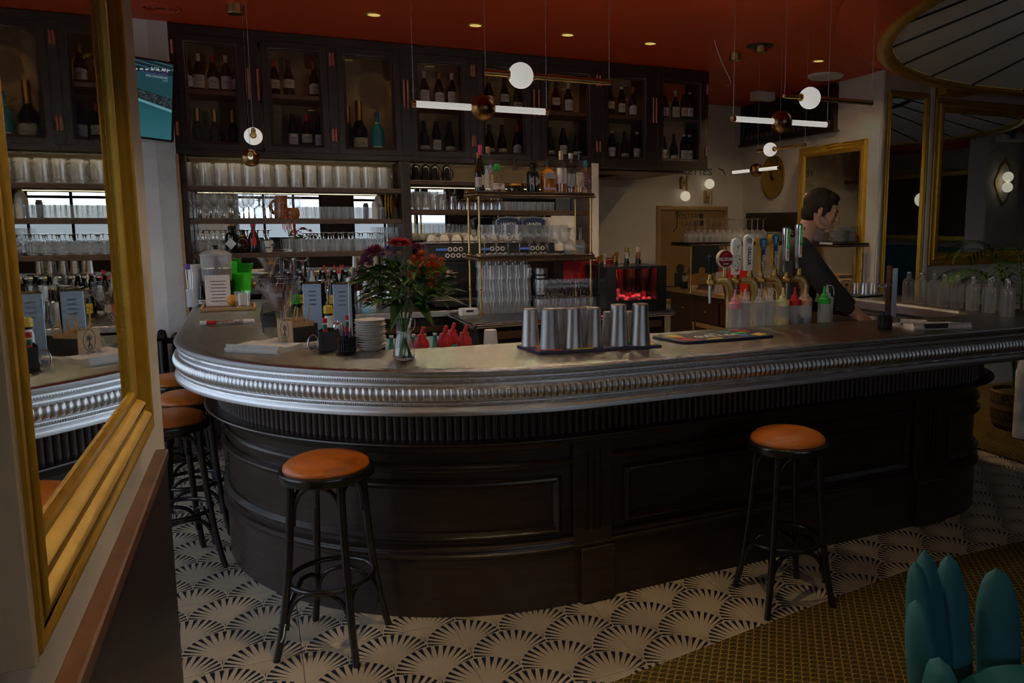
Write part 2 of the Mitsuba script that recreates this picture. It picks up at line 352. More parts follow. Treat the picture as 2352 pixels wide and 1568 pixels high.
# ---------------------------------------------------------------- windows on the street side (they light the room; seen only in mirrors)
def window(a, u, w, z0, z1, mull=2):
    """a wooden window standing in a wall opening that starts at plan point a and runs along u"""
    k = key('window_1') if 'window_1' not in _used else key('window_%d' % (sum(1 for q in _used if q.startswith('window_')) + 1))
    tag(k, kind='structure')
    u = np.array(u, float); nn = np.array([-u[1], u[0]])
    def bar(s0, s1, za, zb, d0=-0.03, d1=0.03):
        m = bx(s0, s1, d0, d1, za, zb, 0.006); v = m.vertices
        m.vertices = np.stack([a[0] + u[0] * v[:, 0] + nn[0] * (v[:, 1] + 0.06), a[1] + u[1] * v[:, 0] + nn[1] * (v[:, 1] + 0.06), v[:, 2]], 1); m.fix_normals(); return m
    parts = [bar(0, w, z0, z0 + .08), bar(0, w, z1 - .08, z1), bar(0, .07, z0, z1), bar(w - .07, w, z0, z1), bar(0, w, z0 + (z1 - z0) * .76, z0 + (z1 - z0) * .76 + .05)]
    parts += [bar(w * (i + 1) / (mull + 1) - .025, w * (i + 1) / (mull + 1) + .025, z0, z1) for i in range(mull)]
    obj('frame', cat(*parts), 'black_lacquer', k, smooth=False)
    for i in range(mull + 1):
        obj('pane', bar(w * i / (mull + 1) + .03, w * (i + 1) / (mull + 1) - .03, z0 + .04, z1 - .04, 0.0, 0.0002), 'pane', k, smooth=False)
    return k
for s0, s1, z0, z1 in [(7.4, 9.5, 0.35, 2.6), (9.75, 11.55, 0.35, 2.6)]:
    window((-2.3, -5.4 + s0), (0, 1), s1 - s0, z0, z1)
for s0, s1, z0, z1 in [(7.9, 10.1, 0.95, 2.5), (10.7, 12.5, 1.25, 2.45)]:
    window((12.1 - s0, -5.3), (-1, 0), s1 - s0, z0, z1)

# ---------------------------------------------------------------- the round laylight: gilt rim, leaded panes rising to an apex
lay = thing('ceiling_dome', 'round leaded glass dome in a gilt rim set into the red ceiling', 'skylight')
a = np.linspace(0, 2 * PI, 145)[:-1]
def torus_ring(prof, c, n=144, bs='gold_paint'):
    k = len(prof); v = np.array([[c[0] + r * math.cos(t), c[1] + r * math.sin(t), z] for t in a for r, z in prof])
    f = [[i * k + j, ((i + 1) % n) * k + j, ((i + 1) % n) * k + (j + 1) % k] for i in range(n) for j in range(k)] + [[i * k + j, ((i + 1) % n) * k + (j + 1) % k, i * k + (j + 1) % k] for i in range(n) for j in range(k)]
    t = trimesh.Trimesh(v, np.array(f), process=False); t.fix_normals(); return t
obj('rim', torus_ring([(3.125, 2.868), (3.125, 2.845), (3.085, 2.838), (3.04, 2.842), (3.02, 2.86), (3.02, 2.90), (3.07, 2.90)], DOME), 'gold_paint', lay, smooth=40)
APEX, NS = np.array([6.30, 1.45, 4.05]), 28
def dome_pt(deg, t, dz=0.0):
    p = np.array([DOME[0] + 3.03 * math.cos(math.radians(deg)), DOME[1] + 3.03 * math.sin(math.radians(deg)), 2.885 + dz])
    return p + (APEX + [0, 0, dz] - p) * t
scene['m_dome_glass'] = {'type': 'principledthin', 'base_color': rgb(.62, .60, .55), 'roughness': 0.25, 'diff_trans': 0.045, 'spec_trans': 0.0}
degs = [148.6 - 12.857 * i for i in range(NS)]
for i in range(NS):
    d0, d1 = degs[i], degs[i] - 12.857
    for t0, t1 in ((0.0, 0.33), (0.33, 0.97)):
        v = np.array([dome_pt(d0 - q * 12.857, t) for t in (t0 + .003, t1 - .003) for q in np.linspace(.02, .98, 5)])
        n = 5; f = [[j, j + 1, n + j + 1] for j in range(4)] + [[j, n + j + 1, n + j] for j in range(4)]
        g = trimesh.Trimesh(v, np.array(f), process=False)
        k = obj('pane', g, 'dome_glass', lay, smooth=False)
leads = [tube([dome_pt(d, 0.0, -.004), dome_pt(d, 0.33, -.004)], 0.011, 6) for d in degs] + [tube([dome_pt(d, 0.33, -.004), dome_pt(d, 0.75, -.004)], 0.011, 6) for d in degs]
obj('leading', cat(*leads), 'black_plastic', lay, smooth=40)
obj('ring_bar', tube([dome_pt(d, 0.33, -.006) for d in degs], 0.028, 6, closed=True), 'black_plastic', lay)
struct('ceiling_attic', cat(bx(2.6, 10.2, -1.4, .2, 4.3, 4.4), bx(2.6, 10.2, 4.4, 6.2, 4.3, 4.4), bx(2.6, 4.2, .2, 4.4, 4.3, 4.4), bx(8.4, 10.2, .2, 4.4, 4.3, 4.4)), 'wall_white')
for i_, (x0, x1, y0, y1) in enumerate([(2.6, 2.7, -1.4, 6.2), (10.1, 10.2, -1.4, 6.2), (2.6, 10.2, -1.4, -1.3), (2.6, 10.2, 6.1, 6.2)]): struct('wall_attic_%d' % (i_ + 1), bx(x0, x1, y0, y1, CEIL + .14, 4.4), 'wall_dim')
# ---------------------------------------------------------------- recessed downlights
DL = proto(('trim', lathe([(.040, -.004), (.052, -.005), (.054, 0), (.040, .001)], 28), 'gold_paint', 40))
lens = lathe([(0, -.002), (.041, -.002)], 28)
def downlight(x, y, label, to=None, power=0.0, ang=42, seen=True, w=1.0, tone=WARM):
    k = place('downlight', DL, at(x, y, CEIL), label, 'ceiling light', 'recessed ceiling spots')
    scene[k + '__lens'] = {**ply(rot(mv(lens, x, y, CEIL - .003), 0), 'black_gloss', smooth=False), 'emitter': emit((.62, .44, .12), 0.03)} if seen else {**ply(mv(lens, x, y, CEIL - .003), 'yellow', smooth=False)}
    if power: spot(k + '__beam', (x, y, CEIL - .02), to or (x, y, 0), power * tone, ang, ang * .35, w)
    return k
# ---------------------------------------------------------------- the bar counter
TOP = 1.10
def counter_path(step, xr=3.45, rr=0.80):
    P = [(-0.41, 6.26), (-0.39, 4.39)]
    P += [(1.21 - 1.60 * math.cos(t), 4.39 - 1.55 * math.sin(t)) for t in np.linspace(0, PI / 2, 160)[1:]]
    P += [(xr, 2.905)]
    P += [(xr + rr * math.sin(t), 2.905 + rr - rr * math.cos(t)) for t in np.linspace(0, PI / 2, 60)[1:]]
    P += [(xr + rr, 5.30)]
    P = np.array(P); s = np.r_[0, np.cumsum(np.linalg.norm(np.diff(P, axis=0), axis=1))]
    n = int(s[-1] / step); q = np.linspace(0, s[-1], n)
    X = np.stack([np.interp(q, s, P[:, i]) for i in (0, 1)], 1)
    w = max(3, int(0.06 / step)) | 1                      # round the joints of arcs and straights a little
    Xp = np.pad(X, ((w // 2, w // 2), (0, 0)), mode='reflect', reflect_type='odd'); kern = np.ones(w) / w
    X = np.stack([np.convolve(Xp[:, i], kern, 'valid') for i in (0, 1)], 1)
    t = np.gradient(X, axis=0); t /= np.linalg.norm(t, axis=1, keepdims=True)
    return X, np.stack([t[:, 1], -t[:, 0]], 1) * 1.0, q
PX, PN, PS = counter_path(0.02)
if PN[0][0] > 0: PN = -PN
SIDE = PN[0][0]
def off(d, X=PX, N=PN): return X + N * d
bar = thing('bar_counter', 'long horseshoe bar counter with beaded zinc edge over dark fluted and panelled wood', 'bar counter')
# zinc edge: a moulded profile with two bead strings and a band of gadroons, pressed into one sheet
X2, N2, S2 = counter_path(0.0030, 3.66, 0.86)        # the top overhangs more at the right corner
if N2[0][0] > 0: N2 = -N2
keep = (X2[:, 1] < 5.9)
prof = [(-.030, 0.000), (-.012, .0005), (-.004, -.002), (.0015, -.008), (.001, -.014), (-.006, -.018), (-.012, -.024), (-.016, -.032), (-.015, -.040)]
b1 = [(-.012, -.0425), (-.0085, -.0455), (-.012, -.0485)]
c1 = [(-.015, -.052), (-.016, -.060), (-.013, -.066), (-.008, -.0685)]
gad = [(.000, -.071), (.007, -.078), (.0115, -.088), (.0125, -.097), (.0105, -.107), (.006, -.116), (-.001, -.1225)]
c2 = [(-.007, -.125), (-.008, -.130), (-.007, -.1335)]
b2 = [(-.004, -.136), (-.0005, -.139), (-.004, -.142)]
e2 = [(-.006, -.145), (-.003, -.152), (.004, -.160), (.006, -.168), (.005, -.180), (-.004, -.184), (-.05, -.184)]
base = np.array(prof + b1 + c1 + gad + c2 + b2 + e2); base[:, 1] += TOP
nb, ng = len(prof), len(prof) + len(b1) + len(c1)
Q = np.repeat(base[None], len(S2), 0)
w1 = np.abs(np.sin(PI * S2 / 0.0105)); wg = np.abs(np.sin(PI * S2 / 0.0262)) ** 0.55; w2 = np.abs(np.sin(PI * S2 / 0.0092))
for i in range(3):
    Q[:, nb + i, 0] += 0.005 * (w1 - 0.6) * (1.0 if i == 1 else 0.6)
    Q[:, ng + len(gad) + len(c2) + i, 0] += 0.005 * (w2 - 0.6) * (1.0 if i == 1 else 0.6)
for i in range(1, 6): Q[:, ng + i, 0] += 0.0085 * (wg - 1.0)
obj('zinc_edge', sweep(X2[keep], Q[keep], nrm=N2[keep]), 'zinc', bar, smooth=35)
# top sheet
outer = [tuple(p) for p in (X2 - .02 * N2)[::6]]
inner = [(0.20, 6.26), (0.02, 5.93), (0.00, 5.15), (0.01, 4.375), (0.038, 4.065), (0.09, 3.88), (0.176, 3.716), (0.26, 3.63), (0.40, 3.555), (0.70, 3.50), (1.3, 3.50), (2.2, 3.52), (2.9, 3.50), (3.55, 3.44), (3.80, 3.42), (3.95, 3.45), (4.04, 3.52), (4.075, 3.62), (4.08, 3.80), (4.06, 5.30)]
top_poly = Polygon(outer + inner[::-1]).buffer(0)
obj('zinc_top', prism(top_poly, .03, TOP - .0305), 'zinc_top', bar, smooth=False)
inn = np.array(inner); obj('inner_edge', sweep(inn[::-1], [(0.0, TOP - .005), (.004, TOP - .02), (.004, TOP - .07), (-.02, TOP - .07)]), 'steel', bar, smooth=False)
# fluted frieze: a backing and half-round strips, each its own piece
obj('frieze_backing', sweep(off(-.185), [(-.03, TOP - .15), (0, TOP - .15), (0, .76), (-.03, .76)], True), 'wood_dark', bar, smooth=20)
def arc(d):
    X = off(d); s = np.r_[0, np.cumsum(np.linalg.norm(np.diff(X, axis=0), axis=1))]; return X, s
Xf, sf = arc(-.183)
fl = trimesh.creation.extrude_polygon(Polygon([(0.0142 * math.cos(t), -0.0125 * math.sin(t)) for t in np.linspace(0, PI, 8)]), 0.165, engine='earcut')
flute = [ply(fl, 'wood_upright', smooth=40)]
pitch = 0.0312; n = 0
for s in np.arange(0.9, sf[-1] - 0.7, pitch):
    x, y = np.interp(s, sf, Xf[:, 0]), np.interp(s, sf, Xf[:, 1]); nx, ny = np.interp(s, sf, PN[:, 0]), np.interp(s, sf, PN[:, 1])
    if y > 5.6: continue
    scene[key('frieze_strip', bar)] = {**flute[0], 'to_world': T().translate([x, y, 0.768]) @ T().rotate([0, 0, 1], math.degrees(math.atan2(ny, nx)) + 90)}
    n += 1
# ledge under the frieze, carcass, mouldings, plinth: all run round the horseshoe
def run(d, prof, m='wood_bar', i0=0, i1=None, name='moulding', cap=True, smooth=35):
    sl = slice(i0, i1); return obj(name, sweep(off(d)[sl], prof, True, cap, nrm=PN[sl]), m, bar, smooth=smooth)
run(-.185, [(-.05, .757), (.055, .757), (.068, .760), (.074, .766), (.072, .772), (.062, .776), (-.05, .776)], name='ledge')
run(-.185, [(-.05, .05), (-.022, .05), (-.022, .757), (-.05, .757)], name='carcass', smooth=20)
run(-.185, [(-.03, .757), (.03, .757), (.022, .745), (.010, .735), (.004, .722), (-.004, .715), (-.03, .715)])
run(-.185, [(-.03, .665), (-.008, .665), (-.002, .660), (.004, .652), (.004, .645), (-.004, .640), (-.006, .632), (-.012, .628), (-.03, .628)])
run(-.185, [(-.03, .312), (-.012, .312), (-.004, .306), (.008, .300), (.010, .292), (.002, .286), (.004, .279), (.014, .272), (.014, .262), (.004, .256), (-.002, .25), (-.03, .25)])
run(-.185, [(-.05, .0), (-.004, .0), (-.004, .252), (-.05, .252)], name='plinth', smooth=20)
# raised panel mouldings between the pilasters
def idx(cond): return np.nonzero(cond)[0]
front = PX[:, 1] < 4.6
def at_s(x=None, y=None, left=True):
    if y is not None: return int(np.argmin(np.abs(PX[:, 1] - y) + (0 if left else 99) * (PX[:, 0] < 2) + (99 if left else 0) * (PX[:, 0] > 2)))
    return int(np.argmin(np.abs(PX[:, 0] - x) + 99 * (PX[:, 1] > 3.3)))
pm = [(-.03, .024), (-.010, .024), (-.002, .018), (.006, .012), (.008, .004), (.002, -.002), (-.004, -.008), (-.010, -.014), (-.03, -.014)]
def panel(i0, i1, z0=.355, z1=.572):
    p = key('panel', bar)
    sl = slice(i0, i1 + 1); q = off(-.185)[sl]; N = PN[sl]
    lo = sweep(q, [(a, z0 - b) for a, b in pm][::-1], True, True, nrm=N); hi = sweep(q, [(a, z1 + b) for a, b in pm], True, True, nrm=N)
    ends = []
    for e, sg in ((0, 1), (-1, -1)):
        t = np.array([-N[e][1], N[e][0]]);  t = t if np.dot(t, q[1] - q[0]) > 0 else -t
        c = q[e]; pr = [(a, b) for a, b in pm]
        v = np.array([[*(c + N[e] * a - sg * t * b), z] for z in (z0 - .014, z1 + .014) for a, b in pr]); m = len(pr)
        f = [[j, (j + 1) % m, m + (j + 1) % m] for j in range(m)] + [[j, m + (j + 1) % m, m + j] for j in range(m)]
        g = trimesh.Trimesh(v, np.array(f), process=False); g.fix_normals(); ends.append(g)
    scene[p] = ply(cat(lo, hi, *ends), 'wood_bar', smooth=35)
panel(at_s(y=4.62), at_s(x=1.10)); panel(at_s(x=1.46), at_s(x=3.14)); panel(at_s(x=3.50), at_s(y=4.6, left=False))
panel(at_s(y=6.0), at_s(y=4.80))
# pilasters with three flutes and a block at the floor
def pilaster(x0, x1, dx=.045):
    i = at_s(x=(x0 + x1) / 2); c = off(-.185)[i]; N = PN[i]; ang = math.degrees(math.atan2(N[1], N[0])) + 90; w = (x1 - x0) / 2
    body = bx(-w, w, -.012, .03, .25, .757, .003)
    for q in (-1, 0, 1):
        cut = bx(q * .030 - .009, q * .030 + .009, -.030, -.004, .33, .69)
        body = trimesh.boolean.difference([body, cut], engine='manifold')
    k = obj('pilaster', body, 'wood_bar', bar, smooth=False, M=T().translate([c[0], c[1], 0]) @ T().rotate([0, 0, 1], ang))
    scene[key('base_block', k)] = {**ply(bx(-w + .03, w + .012, -.026, .03, .004, .255, .004), 'wood_bar', smooth=False), 'to_world': T().translate([c[0], c[1], 0]) @ T().rotate([0, 0, 1], ang)}
pilaster(1.185, 1.365); pilaster(3.20, 3.44)
# ---------------------------------------------------------------- back bar: wall cabinets with glazed doors above open mirrored shelves
CF = 6.30                                     # the plane of the cabinet fronts
cabs = [('first', -.53, .585), ('second', .585, 1.642), ('third', 1.642, 2.728), ('last', 2.728, 3.815)]
doors = [(-.432, -.006), (.099, .552), (.613, 1.076), (1.149, 1.612), (1.672, 2.123), (2.210, 2.693), (2.762, 3.223), (3.296, 3.779)]
shelved = [1, 1, 0, 1, 1, 1, 1, 1]
dprof = [(0, -.022), (0, .004), (.004, .008), (.045, .008), (.050, .004), (.056, .002), (.060, -.010), (.066, -.012), (.066, -.022)]
handle = ply(cat(bx(-.009, .009, -.034, -.022, 0, .222, .004), cyl((0, 0, .03), (0, -.024, .03), .005, 8), cyl((0, 0, .19), (0, -.024, .19), .005, 8)), 'copper', smooth=False)
hinge = ply(cat(bx(-.010, .010, -.014, 0, 0, .088, .003), tube([(0, -.014, -.004), (0, -.014, .092)], .006, 8)), 'copper', smooth=False)
CB = 2.145
for ci, (nm, x0, x1) in enumerate(cabs):
    c = thing('wall_cabinet', f'dark oak wine cabinet with two glazed doors and copper hinges, {nm} of four' if ci else 'dark oak wine cabinet with two glazed doors, first of four, beside the television', 'wall cabinet', 'wine cabinets over the back bar')
    d0, d1 = doors[2 * ci], doors[2 * ci + 1]
    parts = [bx(x0, x1, CF, 6.70, CB, CB + .02), bx(x0, x1, CF, 6.70, 2.975, 3.0), bx(x0, x0 + .018, CF, 6.70, CB, 3.0), bx(x1 - .018, x1, CF, 6.70, CB, 3.0),
             bx(x0, x1, CF - .004, CF + .02, 2.93, 3.004), bx(x0, x1, CF - .012, CF + .02, 2.128, 2.168, .003), bx((d0[1] + d1[0]) / 2 - .04, (d0[1] + d1[0]) / 2 + .04, CF, CF + .4, CB, 3.0),
             bx(x0, d0[0] + .01, CF, CF + .02, CB, 3.0), bx(d1[1] - .01, x1, CF, CF + .02, CB, 3.0)]
    obj('carcass', cat(*parts), 'wood_cabinet', c, smooth=False)
    for h, (a0, a1) in enumerate((d0, d1)):
        di = 2 * ci + h
        if di != 7: obj('back_panel', bx(a0 - .02, a1 + .02, 6.685, 6.70, CB + .02, 2.975), 'cabinet_back', c, smooth=False)
        if shelved[di]: obj('shelf', bx(a0 - .025, a1 + .025, CF + .03, 6.685, 2.552, 2.582), 'wood_shelf', c, smooth=False)
        dk = obj('door', frame(a0, a1, 2.160, 2.945, dprof, CF), 'wood_cabinet', c, smooth=30)
        obj('glass_pane', bx(a0 + .06, a1 - .06, CF + .005, CF + .0052, 2.22, 2.885), 'pane', dk, smooth=False)
        hx, kx = (a1 + .022 if h == 0 else a0 - .022), (a0 - .020 if h == 0 else a1 + .020)
        if ci == 0 and h == 1 or ci in (1, 2, 3): pass
        scene[key('handle', dk)] = {**handle, 'to_world': at(hx, CF + .004, 2.520)}
        for z in (2.258, 2.803): scene[key('hinge', dk)] = {**hinge, 'to_world': at(kx, CF + .002, z)}
        lx = (a0 + a1) / 2 + (.07 if di < 4 else 0.0)
        obj('spot_trim', mv(lathe([(.018, -.003), (.026, -.003), (.027, 0)], 16), (a0 + a1) / 2 + .05, 6.47, 2.974), 'gold', c, smooth=40)
        spot(c + '__beam' + ('' if h == 0 else '_001'), ((a0 + a1) / 2 + .05, 6.52, 2.965), ((a0 + a1) / 2 + .13, 6.66, 2.25), CABP * WARM * [1, .95, .75], 42, 8, .35)
# the unit below: side panels, divider, shelves with a lip, mirrors
u = thing('back_bar_unit', 'tall dark wood back bar unit with lit shelves and mirrored backs', 'shelf unit')
obj('side_panel', bx(-.475, -.455, 6.27, 6.70, .02, 2.128), 'wood_frame', u, smooth=False)
obj('side_panel', bx(-.455, -.415, 6.30, 6.70, .02, 2.128, .004), 'wood_cabinet', u, smooth=False)
obj('side_panel', bx(1.055, 1.125, 6.28, 6.70, .95, 2.128, .004), 'wood_cabinet', u, smooth=False)
obj('side_panel', bx(2.615, 2.655, 6.28, 6.70, .95, 2.128, .004), 'wood_brown', u, smooth=False)
obj('back_panel', bx(-.415, 1.055, 6.68, 6.70, 1.90, 2.128), 'cabinet_back', u, smooth=False)
obj('back_panel', bx(1.125, 2.615, 6.68, 6.70, 1.98, 2.128), 'cabinet_back', u, smooth=False)
def shelf(x0, x1, z, d0=6.31):
    k = obj('shelf', cat(bx(x0, x1, d0, 6.68, z - .022, z), bx(x0, x1, d0 - .004, d0 + .014, z - .036, z, .003)), 'wood_shelf', u, smooth=False)
    s = bx(x0 + .02, x1 - .02, d0 + .018, d0 + .034, z - .030, z - .024)
    scene[key('light_strip', k)] = {**ply(s, 'paper', smooth=False), 'emitter': emit((LED * np.array([1.0, .88, .62])).tolist(), .8)}
for z in (1.917, 1.683, 1.437): shelf(-.415, 1.055, z)
for z in (1.987, 1.757): shelf(1.125, 2.615, z)
for x0, x1, za, zb in [(-.41, 1.05, 1.69, 1.885), (-.41, 1.05, 1.445, 1.65), (-.41, 1.05, .98, 1.402), (1.13, 2.61, 1.765, 1.95), (1.13, 2.61, .98, 1.722)]:
    obj('mirror_panel', bx(x0, x1, 6.675, 6.68, za, zb), 'mirror', u, smooth=False)
for x0, x1 in ((-.40, 1.04), (1.14, 2.60)):
    s = bx(x0, x1, 6.332, 6.352, 2.137, 2.144)
    scene[key('light_strip', u)] = {**ply(s, 'paper', smooth=False), 'emitter': emit((LED * 5.0 * np.array([1.0, .80, .48])).tolist(), 1.2)}
# back counter with steel edge and dark fronts
bc = thing('back_counter', 'low dark wood back counter with a steel edge and fridge doors', 'counter')
obj('top', cat(bx(.10, 2.66, 5.72, 6.68, .985, 1.015, .003), bx(-.44, .12, 6.22, 6.68, .985, 1.015, .003)), 'steel_brushed', bc, smooth=False)
obj('edge_band', bx(.10, 2.66, 5.712, 5.722, .972, 1.012, .002), 'steel', bc, smooth=False)
obj('body', bx(.12, 2.66, 5.76, 6.68, .02, .985), 'wood_dark', bc, smooth=False)
obj('rail', bx(.12, 2.66, 5.735, 5.77, .86, .905, .004), 'wood_brown', bc, smooth=False)
# soffit slab behind the last cabinets
struct('ceiling_soffit', prism(Polygon([(2.73, 6.71), (3.80, 6.71), (3.93, 8.02), (2.73, 8.02)]).difference(sbox(2.95, 7.3, 3.4, 7.75)), .04, 2.13), 'wood_brown')
# ---------------------------------------------------------------- bentwood bar stools
def bez(a, b, c, d, n=14):
    t = np.linspace(0, 1, n)[:, None]; a, b, c, d = (np.array(q, float) for q in (a, b, c, d))
    return (1 - t) ** 3 * a + 3 * (1 - t) ** 2 * t * b + 3 * (1 - t) * t * t * c + t ** 3 * d
def stool_parts():
    P = []
    r = .165
    P.append(('cushion', lathe([(0, .775), (.06, .774), (.11, .768), (.14, .757), (.157, .742), (.160, .730), (.155, .722), (.0, .722)], 48), 'leather', 60))
    P.append(('seat_ring', lathe([(.140, .690), (.172, .690), (.176, .695), (.177, .716), (.174, .724), (.165, .728), (.150, .726), (.140, .72), (.140, .690)], 56), 'black_lacquer', 40))
    feet = []
    for q in range(4):
        a = math.radians(45 + 90 * q); e = np.array([math.cos(a), math.sin(a), 0])
        top, bot = e * .138 + [0, 0, .70], e * .225 + [0, 0, 0]
        pts = bez(top, e * .150 + [0, 0, .45], e * .175 + [0, 0, .16], bot, 14)
        P.append(('leg', tube(pts, np.linspace(.0155, .0135, 14), 12), 'black_lacquer', 50))
        feet.append(e)
    legr = lambda z: np.interp(z, [0, .16, .45, .70], [.225, .178, .152, .138])
    P.append(('foot_ring', tube([(.158 * math.cos(t), .158 * math.sin(t), .285) for t in np.linspace(0, 2 * PI, 49)[:-1]], .0105, 10, closed=True), 'black_lacquer', 60))
    for q in range(4):
        e0, e1 = feet[q], feet[(q + 1) % 4]
        for z0, z1, zt in ((.52, .52, .675), (.115, .115, .262)):
            a, b = e0 * (legr(z0) - .012) + [0, 0, z0], e1 * (legr(z1) - .012) + [0, 0, z1]
            m = (e0 + e1) / np.linalg.norm(e0 + e1)
            rt = legr(zt) * .80
            t1 = e0 * .72 * rt + m * .22 * rt; t2 = e1 * .72 * rt + m * .22 * rt; mid = m * rt * .93
            pts = np.vstack([bez(a, a + [0, 0, (zt - z0) * .75], [*(t1[:2]), zt], [*(mid[:2]), zt], 9), bez([*(mid[:2]), zt], [*(t2[:2]), zt], b + [0, 0, (zt - z0) * .75], b, 9)[1:]])
            P.append(('brace', tube(pts, .0095, 8), 'black_lacquer', 60))
    return proto(*P)
STOOL = stool_parts()
for x, y, rz, lab in [(.205, 3.125, -30, 'bentwood bar stool with tan leather seat at the rounded front of the bar'),
                      (2.06, 2.70, -8, 'bentwood bar stool with tan leather seat in front of the dark straight bar panels'),
                      (-.42, 4.17, 20, 'bentwood bar stool with tan leather seat, nearest of the three down the passage'),
                      (-.375, 4.64, 5, 'bentwood bar stool with tan leather seat, middle of the three down the passage'),
                      (-.48, 5.20, 33, 'bentwood bar stool with tan leather seat, farthest of the three beside the radiator')]:
    place('bar_stool', STOOL, at(x, y, 0.0, rz, (1.0, 1.0, .997)), lab, 'bar stool', 'bentwood stools round the bar')
# white tie on the front stool's leg is a scrap of thread
tag(obj('thread_scrap', tube(bez((.0265, 2.985, .185), (.018, 2.97, .165), (.022, 2.96, .15), (.008, 2.972, .125), 8), .0022, 5), 'white'), 'scrap of white thread tied to the leg of the nearest stool', 'thread')

# ---------------------------------------------------------------- mirror pier: gilt mirror above a dark dado
gm = thing('gilt_mirror', 'large mirror in a broad ribbed gilt frame on the white pier', 'mirror')
def yframe(y0, y1, z0, z1, prof, x):
    """a frame on a wall that faces +x"""
    m = frame(y0, y1, z0, z1, prof, 0.0); v = m.vertices; m.vertices = np.stack([x - v[:, 1], v[:, 0], v[:, 2]], 1); m.fix_normals(); return m
GP = [(0, -.008), (0, .034), (.006, .041), (.014, .042), (.022, .036), (.030, .034), (.036, .040), (.044, .043), (.052, .039), (.058, .030), (.066, .028), (.072, .034), (.080, .036), (.088, .030), (.094, .020), (.100, .018), (.106, .024), (.112, .022), (.116, .010), (.116, -.008)]
obj('frame', yframe(1.04, 2.165, 1.160, 2.80, GP, -.290), 'gold_paint', gm, smooth=30)
obj('bare_side', bx(-.292, -.252, 1.026, 1.0395, 1.158, 2.80, .002), 'wood_pale', gm, smooth=False); mat('wood_pale', grain((.50, .42, .30), (.42, .34, .23), 40, 40, 5), .6)
obj('glass', bx(-.283, -.277, 1.15, 2.055, 1.27, 2.69), 'mirror', gm, smooth=False)
dd = struct('wall_dado', bx(-.29, -.272, -5.3, 2.575, 0.0, .995), 'wood_dark')
struct('trim_dado', cat(bx(-.30, -.258, -5.3, 2.50, .990, 1.02, .004), bx(-.29, -.266, -5.3, 2.49, .965, .990, .003)), 'wood_brown')

# ---------------------------------------------------------------- globe and tube pendants
GLOW = np.array([1.0, .97, .90]) * LAMP
def wire(k, p, z1): obj('wire', tube([p, (p[0], p[1], z1)], .0011, 5), 'steel', k, smooth=60)
def tube_pendant(x0, x1, y, z, lab, axis='x', ball=None, rz=0.045):
    k = thing('tube_pendant', lab, 'pendant lamp', 'tube and globe pendants over the bar')
    L = x1 - x0; b = (x0 + x1) / 2 if ball is None else ball
    sw = (lambda px, py, pz: (px, py, pz)) if axis == 'x' else (lambda px, py, pz: (py, px, pz))
    for s0, s1 in ((x0, b - .044), (b + .044, x1)):
        g = tube([sw(s0, y, z), sw(s0 + .004, y, z), sw(s1 - .004, y, z), sw(s1, y, z)], [.011, .0135, .0135, .011], 14)
        scene[key('light_tube', k)] = {**ply(g, 'paper', smooth=50), 'emitter': emit(GLOW.tolist(), .5)}
    obj('ball', uvs(sw(b, y, z), .052), 'brass_dark', k, smooth=60)
    obj('end_cap', cat(*[tube([sw(e - .008, y, z), sw(e + .008, y, z)], .0145, 14) for e in (x0, x1)]), 'brass', k, smooth=40)
    for e in (x0, x1): wire(k, sw(e, y, z), CEIL)
    return k
def globe_pendant(x0, x1, y, z, gx, lab, axis='x'):
    k = thing('globe_pendant', lab, 'pendant lamp', 'tube and globe pendants over the bar')
    sw = (lambda px, py, pz: (px, py, pz)) if axis == 'x' else (lambda px, py, pz: (py, px, pz))
    obj('rod', tube([sw(x0, y, z), sw(x0 + .003, y, z), sw(x1 - .003, y, z), sw(x1, y, z)], [.010, .0125, .0125, .010], 14), 'brass', k, smooth=50)
    scene[key('globe', k)] = {**ply(uvs(sw(gx, y, z), .053), 'paper', smooth=60), 'emitter': emit(GLOW.tolist(), .8)}
    obj('collar', cat(*[tube([sw(gx + s * .045, y, z), sw(gx + s * .056, y, z)], .019, 14) for s in (-1, 1)]), 'brass', k, smooth=40)
    for e in (x0 + .006, x1 - .006): wire(k, sw(e, y, z), CEIL)
    return k
tube_pendant(.595, 1.147, 3.2, 2.12, 'glowing white tube with a dark brass ball hung over the front of the bar', ball=.873)
globe_pendant(.881, 1.442, 3.2, 2.26, 1.036, 'brass rod with a glowing globe hung over the front tube lamp')
tube_pendant(2.074, 2.626, 3.2, 2.14, 'glowing white tube with a dark brass ball hung over the beer taps', ball=2.349)
globe_pendant(2.358, 2.909, 3.2, 2.262, 2.513, 'brass rod with a glowing globe hung above the beer taps')
tube_pendant(5.00, 5.64, 3.66, 2.07, 'small looking glowing tube with brass ball hung far back by the gilt disc', axis='y', ball=5.30)
globe_pendant(4.69, 5.29, 3.66, 2.215, 5.12, 'brass rod with a glowing globe hung far back by the right wall', axis='y')
tube_pendant(5.02, 5.58, 0.0, 2.045, 'tube lamp with brass ball seen end on over the left arm of the bar', axis='y', ball=5.30)
globe_pendant(5.0, 5.56, .022, 2.18, 5.36, 'globe lamp on a brass rod seen end on over the left arm of the bar', axis='y')
ROSE = proto(('', cat(lathe([(0, -.055), (.046, -.055), (.050, -.050), (.050, 0), (0, 0)], 28)), 'brass_old', 40))
for x, y, lab in [(-.04, 5.65, 'brass ceiling rose above the left arm lamps'), (3.62, 5.57, 'smaller brass ceiling rose beside the hanging hook'), (3.633, 5.235, 'brass ceiling rose on a round black plate')]:
    place('ceiling_rose', ROSE, at(x, y, CEIL), lab, 'ceiling rose', 'brass roses of the pendant lamps')
